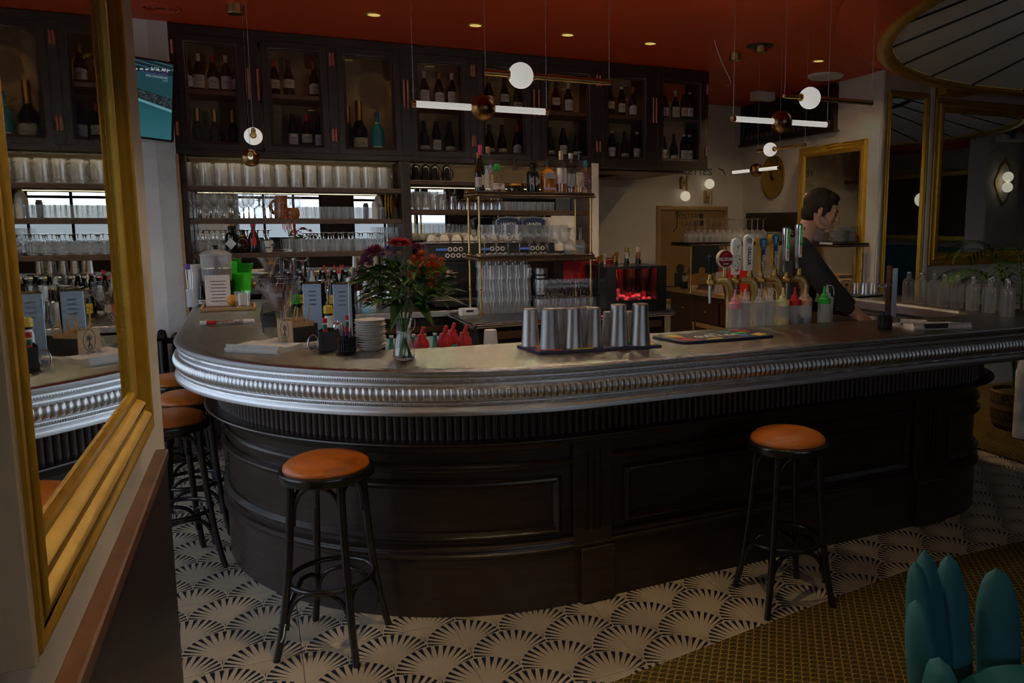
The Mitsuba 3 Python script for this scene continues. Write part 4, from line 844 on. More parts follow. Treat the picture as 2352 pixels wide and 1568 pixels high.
spirit('squat_tequila_bottle', 'squat round clear bottle with a green stopper on the top shelf', 1.600, [(0, 0), (.045, 0), (.052, .01), (.052, .05), (.046, .085), (.03, .115), (.016, .13), (.015, .16), (0, .16)], 'glass_thin', lz=(.015, .06), label='white', cap=('green', [(.019, .15), (.022, .165), (.020, .195), (0, .2)]))
spirit('cognac_decanter', 'broad shouldered cognac decanter with a black neck on the top shelf', 1.735, [(0, 0), (.05, 0), (.062, .01), (.062, .035), (.052, .07), (.040, .115), (.024, .14), (.016, .15), (.015, .20), (0, .2)], 'glass_thin', liquid=('bottle_brown', .045), cap=('black_plastic', [(.019, .155), (.018, .17), (.017, .225), (.021, .226), (.021, .24), (0, .241)]), lz=(.045, .06), label='gold')
dia = upright(prism([(-.044, .075), (0, .035), (.044, .075), (0, .125)], .002)).apply_translation([0, -.0435, 0]); tx = upright(ctext("HENDRICK'S", .0075, .0012)).apply_translation([0, -.0453, .072])
spirit('diamond_gin_bottle', 'black apothecary gin bottle with a grey diamond label on the top shelf', 1.868, [(0, 0), (.042, 0), (.046, .006), (.046, .13), (.040, .148), (.021, .156), (.020, .175), (.026, .182), (.026, .20), (.022, .205), (.022, .215), (0, .216)], 'bottle_black', extra=(('label', dia, 'paper', False), ('lettering', tx, 'ink', False)))
spirit('whiskey_bottle', 'flat amber whiskey bottle with white label and black cap on the top shelf', 1.985, [(0, 0), (.050, 0), (.056, .006), (.056, .125), (.048, .15), (.022, .17), (.017, .18), (.016, .215), (0, .215)], 'amber_glass', lz=(.12, .125), label='white', cap=('black_plastic', [(.019, .19), (.019, .238), (0, .239)]), extra=(('label_top', upright(prism([(-.045, .10), (.045, .10), (.045, .13), (.02, .145), (-.02, .145), (-.045, .13)], .002)).apply_translation([0, -.054, 0]), 'white', False), ('label_base', upright(prism([(-.038, .02), (.046, .02), (.046, .035), (-.038, .035)], .002)).apply_translation([0, -.054, 0]), 'white', False)), sq=.9)
mat('amber_glass', (.30, .11, .015), 0.08, specular=.7)
spirit('frosted_label_bottle', 'clear square shouldered bottle with frosted label and tall stopper on the top shelf', 2.088, rd(.041, .185, .25, .018), 'glass_thin', liquid=('amber_glass', .06), lz=(.065, .18), label='glass_frost', cap=('paper_cream', [(.016, .24), (.017, .305), (0, .306)]))
spirit('clear_whisky_bottle', 'clear whisky bottle with a grey label and clear stopper on the top shelf', 2.165, rd(.034, .155, .26, .015), 'glass_thin', lz=(.05, .14), label='plate_grey', liquid=('amber_glass', .03), cap=('glass_frost', [(.016, .25), (.018, .29), (0, .29)]))
kx = upright(ctext('KNOCKANDO', .0085, .0012)).apply_translation([0, -.0385, .13])
spirit('cream_label_bottle', 'bottle with a tapered cream label, gold whisky and dark capsule on the top shelf', 2.238, rd(.035, .165, .255, .016), 'glass_thin', liquid=('yellow_whisky', .05), lz=(.055, .15), label='paper_cream', cap=('bottle_black', [(.0175, .24), (.018, .295), (0, .296)]), extra=(('lettering', kx, 'ink', False),))
mat('yellow_whisky', (.45, .24, .02), 0.1, specular=.7)
dots = cat(*[rot(mv(bx(-.005, .005, -.0385, -.034, 0, .010, .003), 0, 0, .03 + .022 * j), -60 + 24 * i + 8 * (j % 2)) for i in range(6) for j in range(5)])
spirit('purple_dotted_bottle', 'clear bottle printed with purple blocks, teal stopper, last on the top shelf', 2.30 - .02, [(0, 0), (.036, 0), (.038, .006), (.038, .14), (.03, .165), (.016, .18), (.015, .205), (0, .205)], 'glass_thin', extra=(('print', dots, 'purple', False),), cap=('teal_paint', [(.017, .195), (.0185, .235), (.012, .245), (0, .246)]))
for i, (x, y) in enumerate([(1.695, 5.68), (1.90, 5.70), (2.08, 5.69)]): place('martini_bowl', MARTINI, at(x, y, SH, 0, 1.03), ['giant clear cocktail glass nearest the clear bottles', 'giant clear cocktail glass in the middle', 'giant clear cocktail glass at the far end'][i] + ' behind the spirits', 'glass')
# glasses on the lower shelf
GOB = wine(.225, .050, .043, .085)
for r in range(2):
    for i in range(4): place('wine_goblet', GOB, at(1.487 + .088 * i + .03 * r, 5.49 + .10 * r, 1.421, 0, .98), f'large clear wine goblet, {ORD[i]} in the {"front" if r == 0 else "rear"} row of the lower gallery shelf', 'glass', 'wine goblets on the lower gallery shelf')
for r in range(2):
    for i in range(5): place('balloon_glass', SNIFTER, at(1.835 + .068 * i + .02 * r, 5.50 + .09 * r, 1.421, 0, (.85, .85, 1.55)), f'tall balloon glass, {ORD[i]} in the {"front" if r == 0 else "rear"} row of the lower gallery shelf', 'glass', 'balloon glasses on the lower gallery shelf')
for i in range(4): place('coupe_glass', WINE_BIG, at(2.135 + .045 * i, 5.50 + .08 * (i % 2), 1.421 + .195, 0, (.9, .9, -.9)), f'stemmed glass upside down, {ORD[i]} at the far end of the lower gallery shelf', 'glass', 'upturned glasses on the lower gallery shelf')
# ---------------------------------------------------------------- espresso machine, cups and plaques behind the island
em = thing('espresso_machine', 'long black espresso machine with round dials under stacked white cups', 'coffee machine')
obj('body', cat(bx(1.16, 2.20, 5.95, 6.35, 1.06, 1.36, .01), bx(1.16, 2.20, 5.98, 6.40, 1.33, 1.50, .008), bx(1.20, 2.16, 5.83, 6.3, 1.03, 1.085, .006)), 'black_gloss', em, smooth=False)
obj('display_panel', bx(1.165, 2.195, 5.955, 5.985, 1.365, 1.495, .006), 'black_plastic', em, smooth=False)
obj('chrome_rail', cat(tube([(1.16, 5.83, 1.085), (2.20, 5.83, 1.085)], .008, 8), tube([(1.16, 5.94, 1.20), (2.20, 5.94, 1.20)], .005, 8), tube([(1.15, 5.95, 1.515), (2.2, 5.95, 1.515)], .004, 8)), 'chrome', em)
scene['m_screen_blue'] = {'type': 'twosided', 'bsdf': {'type': 'diffuse', 'reflectance': rgb(.02, .04, .12)}}
bl, dl = [], []
for g in range(3):
    x0 = 1.24 + .33 * g
    bl.append(bx(x0, x0 + .085, 5.949, 5.954, 1.445, 1.462))
    for r, n in ((1.455, 3), (1.408, 4)):
        for i in range(n):
            x = x0 + .105 + .042 * i - (.02 if n == 4 else 0)
            dl.append(rot(mv(lathe([(.010, 0), (.017, 0), (.017, .006), (.010, .006), (.010, 0)], 18), 0, 0, 0), 90, (1, 0, 0)).apply_translation([x, 5.955, r]))
for m in bl: scene[key('screen', em)] = {**ply(m, 'screen_blue', smooth=False), 'emitter': emit((.03, .055, .16), .02)}
for m in dl: obj('dial', m, 'ceramic', em, smooth=40)
for i in range(3): obj('portafilter', cat(cyl((1.34 + .32 * i, 5.90, 1.27), (1.34 + .32 * i, 5.80, 1.255), .016, 10, .012), cyl((1.34 + .32 * i, 5.95, 1.24), (1.34 + .32 * i, 5.95, 1.30), .036, 16)), 'copper' if i < 2 else 'chrome', em)
CUP = proto(('bowl', lathe([(.030, 0), (.040, 0), (.041, .004), (.036, .035), (.022, .058), (.020, .062), (0, .062)], 22), 'ceramic', 50), ('handle', tube(bez((.036, 0, .018), (.062, 0, .012), (.06, 0, .045), (.028, 0, .045), 9), .004, 7), 'ceramic', 60))
for r in range(2):
    for i in range(8): place('coffee_cup', CUP, at(1.225 + .096 * i + .02 * r, 6.03 + .10 * r, 1.501, -60 + 35 * ((i * 5 + r) % 7), .98), f'white coffee cup upside down on the espresso machine, {ORD[i]} in the {"front" if r == 0 else "rear"} row', 'cup', 'coffee cups on the espresso machine')
for i, (x, y) in enumerate([(1.90, 6.28), (2.10, 6.22)]):
    k = thing('coffee_grinder', ['coffee grinder with round blue plaque, nearer the milk pots', 'coffee grinder with round blue plaque, beside the white box'][i], 'coffee grinder')
    P = [(-.085, 0), (.085, 0), (.10, .03), (.10, .07), (.07, .095), (0, .10), (-.07, .095), (-.10, .07), (-.10, .03)]
    obj('hopper', upright(prism(P, .12)).apply_translation([x, y + .10, 1.60]), 'black_plastic', k, smooth=False)
    obj('plaque_rim', upright(prism(Polygon(P).buffer(.006), .004)).apply_translation([x, y - .02, 1.60]), 'steel', k, smooth=False)
    obj('plaque', upright(prism(Polygon(P).buffer(-.004), .006)).apply_translation([x, y - .021, 1.60]), 'navy', k, smooth=False)
    obj('lettering', upright(ctext('LAVATTO' if i == 0 else 'LAVAZZA', .02, .002, True)).apply_translation([x, y - .0275, 1.635]), 'ceramic', k, smooth=False)
    obj('body', bx(x - .06, x + .06, y, y + .16, 1.37 if x < 2.2 else 1.02, 1.60, .01), 'black_gloss', k, smooth=False)
wb = thing('white_box', 'white cardboard box with a half open lid beside the coffee grinders', 'box')
obj('body', bx(2.24, 2.46, 6.18, 6.40, 1.42, 1.70, .004), 'paper', wb, smooth=False); obj('flap', rot(bx(2.24, 2.46, 6.16, 6.165, 1.56, 1.715), 8, (1, 0, 0), (0, 6.18, 1.7)), 'paper', wb, smooth=False)
obj('shelf_bracket', bx(2.22, 2.60, 6.15, 6.45, 1.395, 1.42), 'wood_dark', wb, smooth=False)
th = thing('steel_thermos', 'steel canister with black bands behind the island glasses', 'canister')
obj('body', mv(lathe([(0, 0), (.048, 0), (.05, .01), (.05, .27), (.044, .29), (0, .29)], 28), 2.02, 5.80, 1.016), 'steel', th, smooth=40)
for z in (.07, .20, .23): obj('band', mv(lathe([(.0505, z), (.052, z), (.052, z + .014), (.0505, z + .014)], 28), 2.02, 5.80, 1.016), 'black_plastic', th, smooth=40)
# clutter of small bottles and tins on the back counter at the near bay
cl = [('bottle_brown', 'yellow'), ('bottle_black', 'red'), ('bottle_green', 'yellow'), ('bottle_brown', 'paper'), ('bottle_black', 'yellow'), ('glass_frost', 'ink'), ('bottle_brown', 'amber'), ('bottle_black', 'green'), ('bottle_green', 'paper'), ('bottle_brown', 'red')]
words_ = {'yellow': 'yellow', 'red': 'red', 'paper': 'white', 'ink': 'black', 'amber': 'brown', 'green': 'green'}
protos = [bottle(a, .16, .022, .09, .008, cap='ink' if i % 2 else b, lab=b, lz=(.02, .075), foil=.03) for i, (a, b) in enumerate(cl)]
for i in range(16):
    j = (i * 7) % 10
    place('bitters_bottle', protos[j], at(.20 + .052 * i, 6.33 + .07 * (i % 3), 1.016, 0, 1.0 + .12 * ((i * 3) % 4)), f'small bitters bottle with a {words_[cl[j][1]]} label, {ORD[i]} along the back counter', 'bottle', 'bitters bottles on the back counter')
POUR = bottle('bottle_green', .27, .036, .165, cap='steel', foil=.03, caprad=.5, lab='paper_cream', lz=(.05, .12))
for i in range(9): place('pouring_bottle', POUR, at(.22 + .085 * i, 6.54, 1.016, 0, 1.0), f'spirit bottle with a pourer in the rear row, {ORD[i]} along the back counter', 'bottle', 'bottles with pourers on the back counter', swap={'body': ['bottle_green', 'bottle_brown', 'glass_frost', 'bottle_black'][i % 4], 'label': ['paper', 'yellow', 'red', 'paper_cream', 'orange'][i % 5]})
for i in range(5): place('steel_cup', PITCH_, at(.72 + .055 * i, 6.30 + .05 * (i % 2), 1.016, 0, 1.9), f'polished steel measuring cup, {ORD[i]} on the back counter', 'cup', 'steel cups on the back counter')
ST = proto(('', lathe([(0, 0), (.044, 0), (.036, .12), (.034, .172), (.030, .176), (0, .176)], 28), 'steel', 40))
for i, (x, y) in enumerate([(.66, 6.42), (.72, 6.45), (.78, 6.42), (.86, 6.46), (.95, 6.43)]): place('shaker_tin', ST, at(x, y, 1.016, 0, 1.25), f'steel shaker tin upside down, {ORD[i]} of five on the back counter behind the flowers', 'shaker')
place('steel_pot', proto(('', lathe([(0, 0), (.05, 0), (.055, .01), (.055, .10), (.048, .125), (.03, .135), (0, .138)], 28), 'steel', 40)), at(.585, 5.86, 1.016, 0, 1.1), 'round steel pot behind the blue napkin dispensers', 'pot')
fg = thing('cook_figurine', 'small cook figurine with white hat and blue apron behind the napkin dispensers', 'figurine')
obj('body', mv(lathe([(0, 0), (.05, 0), (.055, .03), (.04, .075), (.02, .09), (0, .095)], 20), .72, 5.84, 1.016), 'sky', fg, smooth=50); obj('head', sph((.72, 5.84, 1.13), (.028, .028, .028), 2), 'paper_cream', fg, smooth=60); obj('hat', mv(lathe([(0, .02), (.04, .022), (.042, .03), (.026, .032), (.024, .055), (0, .06)], 18), .72, 5.84, 1.12), 'white', fg, smooth=50); obj('scarf', mv(lathe([(.02, 0), (.034, .006), (.034, .018), (.02, .022)], 18), .72, 5.84, 1.09), 'orange', fg, smooth=50)
# fridge door full of green bottles in the back counter, below the counter edge
fd = thing('under_counter_fridge', 'under counter fridge with a glass door full of green bottles', 'fridge')
obj('door', frame(.78, 1.24, .42, .86, [(0, -.01), (0, .012), (.03, .012), (.034, 0), (.034, -.01)], 5.752), 'black_gloss', fd, smooth=25)
scene[key('liner', fd)] = {**ply(bx(.80, 1.22, 5.753, 5.756, .45, .84), 'paper', smooth=False), 'emitter': emit((.04, .075, .066), .1)}
WB = bottle('bottle_mint', .26, .034, .13, .013, cap='white', foil=.02, lab='teal_print', lz=(.03, .08))
mat('bottle_mint', (.06, .20, .16), 0.1, specular=.7)
for i in range(5): place('water_bottle', WB, at(.85 + .078 * i, 5.70, .60, 0, 1.0), f'green water bottle, {ORD[i]} from the vase in the fridge door', 'bottle', 'green bottles in the fridge')
obj('rack', bx(.80, 1.22, 5.67, 5.752, .585, .599), 'steel', fd, smooth=False)
# ---------------------------------------------------------------- things on the bar
B = TOP + .0005
def sheet(w, d, n=14, wave=.004, seed=0, t=.012, curl=0.0):
    """a folded newspaper: a slightly wavy slab, its near edge rolled over"""
    xs, ys = np.linspace(-w / 2, w / 2, n), np.linspace(-d / 2, d / 2, n)
    X, Y = np.meshgrid(xs, ys, indexing='ij')
    top = t + wave * (meshkit.fbm(np.stack([X * 9, Y * 9, X * 0 + seed], -1), 3, seed) - .3) + curl * np.exp(-((Y + d / 2) / .03) ** 2)
    bot = np.zeros_like(X)
    v = np.vstack([np.stack([X, Y, top], -1).reshape(-1, 3), np.stack([X, Y, bot], -1).reshape(-1, 3)]); N = n * n
    f = []
    for i in range(n - 1):
        for j in range(n - 1):
            a, b, c, e = i * n + j, (i + 1) * n + j, (i + 1) * n + j + 1, i * n + j + 1
            f += [[a, b, c], [a, c, e], [N + a, N + c, N + b], [N + a, N + e, N + c]]
    edge = [i * n for i in range(n)] + [(n - 1) * n + j for j in range(1, n)] + [i * n + n - 1 for i in range(n - 2, -1, -1)] + [j for j in range(n - 2, 0, -1)]
    for q in range(len(edge)):
        a, b = edge[q], edge[(q + 1) % len(edge)]; f += [[a, N + a, N + b], [a, N + b, b]]
    m = trimesh.Trimesh(v, np.array(f), process=False); m.fix_normals(); return m
mat('newsprint', proc(lambda p, n, uv: mix((.52, .49, .45), (.26, .25, .24), dr.select((dr.abs(dr.sin(p.y * 420)) < .35) & (noise(p.x * 60, dr.floor(p.y * 134), 0) > .35), .55, 0.0) * dr.select(fbm(p.x * 7, p.y * 7, 3, 2) > .42, 1.0, 0.15))), 0.85)
def newspaper(name, lab, x, y, w, d, rz, parts=()):
    k = thing(name, lab, 'newspaper')
    obj('pages', sheet(w, d, 16, .010, 3), 'newsprint', k, smooth=50, M=at(x, y, B, rz))
    obj('folded_front', sheet(w * .98, d * .5, 12, .006, 5, .010, .012), 'newsprint', k, smooth=50, M=at(x, y, B + .012, rz) @ T().translate([0, -d * .24, 0]))
    obj('fold_roll', tube([(-w * .49, -d * .49, .012), (w * .49, -d * .49, .012)], .011, 12), 'newsprint', k, smooth=60, M=at(x, y, B, rz))
    for nm, m, b in parts: obj(nm, m, b, k, smooth=40, M=at(x, y, B, rz))
newspaper('newspaper', 'folded newspaper on the zinc in front of the straw box', .065, 3.80, .27, .34, -38)
rp_ = thing('rolled_magazine', 'flat rolled red and brown magazine lying across the left arm of the bar', 'magazine')
rprof = [(.020 * math.cos(t), .013 + .011 * math.sin(t)) for t in np.linspace(0, 2 * PI, 15)[:-1]]
rsec = lambda a, b: sweep([(a, 0), ((a + b) / 2, .002), (b, 0)], rprof, True, True)
for a, b, m in [(-.135, -.10, 'paper'), (-.10, -.055, 'red'), (-.055, .08, 'print_brown'), (.08, .135, 'paper')]: obj('cover', rsec(a, b), m, rp_, M=at(-.165, 4.78, B, -2), smooth=50)
mat('print_brown', proc(lambda p, n, uv: mix((.16, .07, .05), (.45, .40, .38), dr.select(fbm(p.x * 90, p.y * 60, p.z * 90, 3) > .52, 1.0, 0.0))), .6)
newspaper('newspaper', 'crumpled newspaper with a dark picture at the far right end of the bar', 3.29, 3.10, .34, .20, -14, [('picture', mv(bx(-.11, .03, -.0975, -.085, .006, .032, .004), 0, -.012, 0), 'ink'), ('rolled_corner', tube([(-.17, .02, .03), (-.05, -.03, .028)], .016, 12), 'newsprint')])
# far end of the left arm: clipboard, menu, decanter, cups, orange
cbd = thing('clip_tray', 'shallow wooden tray holding a brown card at the end of the left arm', 'tray')
obj('rim', cat(bx(-.345, -.02, 5.50, 5.515, B, B + .022, .004), bx(-.345, -.02, 5.80, 5.815, B, B + .022, .004), bx(-.345, -.33, 5.50, 5.81, B, B + .022, .004), bx(-.035, -.02, 5.5, 5.81, B, B + .022, .004)), 'wood_frame', cbd, smooth=False); obj('card', bx(-.33, -.035, 5.515, 5.80, B, B + .008), 'wood_brown', cbd, smooth=False)
place('water_glass', TUMB_CLEAR, at(-.095, 5.56, B + .01, 0, 1.25), 'clear square tumbler holding folded paper on the wooden tray', 'glass')
tag(obj('folded_paper', mv(rot(bx(-.022, .022, -.018, .018, 0, .075, .003), 12), -.095, 5.56, B + .028), 'paper', smooth=False), 'folded paper slips standing in the square tumbler', 'paper')
tag(obj('orange', sph((-.155, 5.66, B + .052), (.038, .038, .038), 3), 'orange_fruit', smooth=60), 'whole orange behind the square tumbler', 'orange')
mat('orange_fruit', (.60, .26, .02), 0.4)
mn = thing('menu_stand', 'upright acrylic menu card with printed lines leaning on the decanter', 'menu')
obj('card', rot(bx(-.075, .075, 0, .004, 0, .205, .001), -8, (1, 0, 0)).apply_translation([-.245, 5.78, B + .008]), 'paper', mn, smooth=False)
for i in range(7): obj('text_line', rot(bx(-.045 + .004 * (i % 3), .05 - .006 * (i % 2), -.0012, 0, .03 + .022 * i, .034 + .022 * i), -8, (1, 0, 0)).apply_translation([-.245, 5.78, B + .008]), 'ink', mn, smooth=False)
de = thing('drink_dispenser', 'tall clear drink dispenser half full of dark drink with a black knob lid', 'drink dispenser')
D = lambda p, n=32: mv(lathe(p, n), -.25, 5.93, B)
obj('base', D([(0, 0), (.085, 0), (.09, .006), (.092, .165), (0, .168)]), 'black_gloss', de, smooth=40)
obj('jar', D([(.088, .168), (.092, .18), (.096, .335), (.098, .34)]), 'glass_plastic', de, smooth=50)
obj('drink', D([(0, .17), (.089, .172), (.091, .25), (0, .25)]), 'bottle_brown', de, smooth=50)
obj('tube', cat(D([(.012, .17), (.012, .33)]), tube([(-.235, 5.90, B + .30), (-.215, 5.88, B + .25)], .006, 6)), 'black_plastic', de, smooth=50)
obj('lid', D([(.10, .338), (.10, .346), (.07, .366), (.02, .376), (0, .377)]), 'glass_plastic', de, smooth=50)
obj('knob', D([(0, .375), (.010, .376), (.013, .39), (.020, .398), (.020, .405), (0, .407)]), 'black_plastic', de, smooth=50)
pc = thing('paper_cup_stack', 'tall stack of white paper cups beside the drink dispenser', 'cups')
for i in range(11): obj('cup', mv(lathe([(.032, 0), (.043, .085), (.0455, .087), (.0455, .09), (.042, .088), (.030, .004), (0, .004), (0, 0), (.032, 0)], 22), -.385, 5.99, B + .0185 * i), 'paper', pc, smooth=40)
place('small_green_bottle', bottle('bottle_green', .15, .024, .085, .009, cap='ink', foil=.02, lab='white', lz=(.02, .05)), at(-.345, 5.87, B, 0, .95), 'small green bottle in front of the paper cup stack', 'bottle')
sj = thing('spoon_jar', 'narrow jar of long bar spoons, one purple handled, at the bar end', 'jar')
obj('jar', mv(lathe([(0, 0), (.026, 0), (.028, .12), (.026, .12), (.024, .004), (0, .004)], 18), -.41, 5.86, B), 'glass_plastic', sj, smooth=50)
for i in range(4): obj('spoon', tube([(-.41 + .008 * (i - 1.5), 5.86, B + .006), (-.41 + .012 * (i - 1.5), 5.87, B + .26 - .01 * i)], .0035, 6), 'steel', sj)
obj('purple_handle', mv(lathe([(0, 0), (.016, 0), (.018, .03), (.012, .036), (0, .036)], 14), -.42, 5.875, B + .25), 'purple', sj, smooth=50)
gp = thing('green_jug', 'bright green plastic measuring jug with a handle behind the orange', 'jug')
obj('body', mv(lathe([(0, .0), (.052, 0), (.058, .085), (.060, .09), (.075, .14), (.072, .14), (.056, .09), (.05, .004), (0, .004)], 24), -.10, 5.98, B + .07), 'green_plastic', gp, smooth=45)
obj('handle', mv(bx(-.06, -.015, -.02, .02, .13, .225, .012), -.11, 5.98, B + .07), 'green_plastic', gp, smooth=40)
obj('stand', mv(lathe([(0, 0), (.05, 0), (.05, .07), (0, .07)], 24), -.10, 5.98, B), 'black_gloss', gp, smooth=40)
mat('green_plastic', (.03, .62, .02), 0.35)
# giant nested cocktail glasses and their upturned cousins on the work deck
DKZ = .966
for i in range(3): place('giant_cocktail_glass', MARTINI, at(.115, 4.72 + .004 * i, DKZ + .025 * i, 15 * i, (.96, .96, 1.5)), f'giant clear cocktail glass, {["lowest", "middle", "topmost"][i]} of three nested behind the left arm', 'glass')
for i, (x, y) in enumerate([(.30, 4.95), (.245, 4.60), (.40, 5.25)]): place('upturned_cocktail_glass', MARTINI, at(x, y, DKZ + .335, 30 * i, (1, 1, -1.48)), f'giant clear cocktail glass upside down, {["nearest the napkin dispensers", "in front", "farthest"][i]} of three on the work deck', 'glass')
metal('steel_blue', (.38, .50, .62), .3)
def dispenser(x, y, rz, lab):
    k = thing('napkin_dispenser', lab, 'napkin dispenser'); M = at(x, y, DKZ, rz)
    obj('case', bx(-.047, .047, 0, .115, 0, .372, .004), 'iron_dark', k, smooth=False, M=M); obj('front_plate', bx(-.047, .047, -.004, .0, .004, .368, .002), 'steel_blue', k, smooth=False, M=M)
    for i in range(4): obj('slot', bx(-.020, .020, -.009, -.002, .255 + .023 * i, .262 + .023 * i, .003), 'steel_blue', k, smooth=False, M=M)
    for sx in (-.039, .039): obj('screw', bx(sx - .004, sx + .004, -.006, -.003, .352, .36, .0015), 'steel', k, smooth=False, M=M)
dispenser(.262, 4.46, -14, 'steel napkin dispenser with a blue sheen, nearer the stacked cocktail glasses'); dispenser(.405, 4.36, -14, 'steel napkin dispenser with a blue sheen, nearer the flowers')
# straw box with a palm emblem
sbx = thing('straw_box', 'kraft and black straw box with a palm emblem full of bamboo straws', 'straw box')
A0, A1, A2 = np.array([.070, 3.895]), np.array([.131, 3.785]), np.array([.240, 3.716])
u1 = (A1 - A0) / np.linalg.norm(A1 - A0); L1 = .125; L2 = .128; u2 = np.array([-u1[1], u1[0]])
ang = math.degrees(math.atan2(u1[1], u1[0]))
def sbm(m): return T().translate([A0[0], A0[1], B]) @ T().rotate([0, 0, 1], ang)
M = sbm(0)
obj('kraft_front', bx(0, L1, 0, .004, 0, .115), 'kraft', sbx, smooth=False, M=M)
obj('black_body', cat(bx(.002, L1, .004, L2, 0, .004), bx(.002, .006, .004, L2, 0, .092), bx(L1 - .004, L1, .004, L2, 0, .088), bx(.002, L1, L2 - .004, L2, 0, .095)), 'black_plastic', sbx, smooth=False, M=M)
obj('kraft_lip', bx(L1 - .002, L1 + .001, .004, L2 * .85, .086, .110), 'kraft', sbx, smooth=False, M=M)
em_ = [trimesh.creation.annulus(.0325, .035, .001)]
em_[0].vertices[:, 1] *= 1.35
trunk = Polygon([(-.004, -.026), (.003, -.027), (.004, -.008), (.002, .006), (-.001, .006), (-.002, -.006)]).union(Point(-.002, -.026).buffer(.011, 8).boundary.buffer(.0017))
fr_ = [Polygon([(0, .006), (.010 * math.cos(t) - .004 * math.sin(t), .006 + .010 * math.sin(t) + .004), (.022 * math.cos(t), .008 + .020 * math.sin(t)), (.010 * math.cos(t) + .003 * math.sin(t), .006 + .008 * math.sin(t) - .002)]).buffer(0) for t in np.radians([-25, 15, 50, 90, 130, 165, 205])]
lg = unary_union([trunk] + fr_)
lm = cat(em_[0], *[trimesh.creation.extrude_polygon(g, .001, engine='earcut') for g in getattr(lg, 'geoms', [lg])])
palm = mv(upright(lm), L1 / 2, -.0002, .070); obj('emblem', palm, 'ink', sbx, smooth=False, M=M)
obj('lettering', mv(upright(ctext('rocoole', .010, .001)), L1 / 2, -.0002, .012), 'ink', sbx, smooth=False, M=M)
random.seed(9)
for i in range(46):
    x, y = random.uniform(.012, L1 - .012), random.uniform(.012, L2 - .012); tl = i < 5
    a, b = random.uniform(-.05, .06) * (1.3 if tl else .25), random.uniform(-.02, .05) * (1.2 if tl else .2)
    obj('straw', tube([(x, y, .006), (x + a, y + b, random.uniform(.108, .122) + (.055 if tl else 0))], .0032, 6), 'straw', sbx, M=M)
mat('straw', (.48, .27, .09), .6)
# condiment holder with sauces
ch = thing('condiment_holder', 'black condiment box in front of the beaded jar', 'holder')
M = at(.262, 3.60, B, -22)
obj('box', cat(bx(-.035, .035, 0, .003, 0, .085), bx(-.035, .035, .062, .065, 0, .095), bx(-.035, -.032, 0, .065, 0, .092), bx(.032, .035, 0, .065, 0, .092), bx(-.035, .035, 0, .065, 0, .003)), 'black_plastic', ch, smooth=False, M=M)
TAB = proto(('bottle', lathe([(0, 0), (.014, 0), (.015, .004), (.015, .075), (.008, .09), (.007, .105), (0, .105)], 16), 'red', 45), ('neck_label', lathe([(.0095, .088), (.009, .112), (0, .112)], 14), 'green_dark', 45), ('collar', lathe([(.0092, .110), (.0092, .118), (0, .118)], 14), 'paper_cream', 45), ('cap', lathe([(.0095, .117), (.0105, .119), (.0105, .137), (0, .138)], 14), 'red', 45))
mat('green_dark', (.01, .09, .03), .4)
place('hot_sauce_bottle', TAB, at(.258, 3.625, B + .004), 'small hot sauce bottle with red cap in the black condiment box', 'sauce bottle')
place('hot_sauce_bottle', TAB, at(.362, 3.70, B + .004), 'small hot sauce bottle with red cap behind the beaded jar', 'sauce bottle')
place('mustard_bottle', proto(('bottle', lathe([(0, 0), (.020, 0), (.021, .005), (.021, .12), (.014, .145), (0, .146)], 18), 'white', 45), ('neck', lathe([(.0145, .14), (.017, .155), (0, .156)], 18), 'ink', 45), ('cap', lathe([(.020, .152), (.021, .154), (.020, .182), (.017, .188), (0, .188)], 18), 'yellow', 45)), at(.282, 3.72, B), 'tall sauce bottle with a yellow cap behind the black condiment box', 'sauce bottle')
tag(obj('silver_shaker', mv(lathe([(0, 0), (.018, 0), (.020, .02), (.012, .05), (.022, .075), (.026, .09), (.02, .108), (.006, .116), (.005, .124), (0, .125)], 24, 12, .08), .318, 3.665, B), 'steel', smooth=40), 'ornate silver pepper shaker beside the black condiment box', 'shaker')
tag(obj('beaded_loop', tube([(.205 + .022 * math.cos(t), 3.585 + .012 * math.cos(t), B + .040 + .036 * math.sin(t)) for t in np.linspace(0, 2 * PI, 33)[:-1]], .0035, 6, closed=True), 'steel', smooth=50), 'loop of silver beads standing against the condiment box', 'beads')
# saucers
SAU = proto(('', lathe([(0, 0), (.038, 0), (.042, .003), (.064, .015), (.066, .018), (.063, .019), (.040, .008), (0, .008)], 40), 'ceramic', 50))
for i in range(12): place('saucer', SAU, at(.440 + .0025 * math.sin(i * 2.3), 3.545 + .002 * math.cos(i * 1.7), B + .0108 * i, i * 40), f'white saucer, {ORD[i] + " from the bottom" if i < 11 else "topmost"} of the stack beside the flower vase', 'saucer', 'stack of saucers on the bar')
# beaded black jars
def bead_jar(x, y, lab, sticks):
    k = thing('beaded_jar', lab, 'jar')
    obj('jar', mv(lathe([(0, 0), (.030, 0), (.034, .004), (.034, .066), (.031, .068), (.029, .064), (.028, .006), (0, .006)], 24), x, y, B), 'black_gloss', k, smooth=40)
    bd_ = [sph((x + .0345 * math.cos(t), y + .0345 * math.sin(t), B + .006 + .0078 * j), .0042, 1) for j in range(8) for t in np.linspace(0, 2 * PI, 23)[:-1]]
    obj('beads', cat(*bd_), 'black_gloss', k, smooth=60); labels[k + '__beads'] = {'kind': 'stuff'}
    obj('paper_picks', cat(*[rot(bx(-.004, .004, -.001, .001, .02, .09, .0004), a * 40, (0, 0, 1)).apply_translation([x + .016 * math.cos(a), y + .016 * math.sin(a), B]) for a in range(7)]), 'navy', k, smooth=False); labels[k + '__paper_picks'] = {'kind': 'stuff'}
    if sticks: obj('straw', tube([(x + .012, y, B + .01), (x + .02, y + .01, B + .30)], .003, 6), 'steel', k)
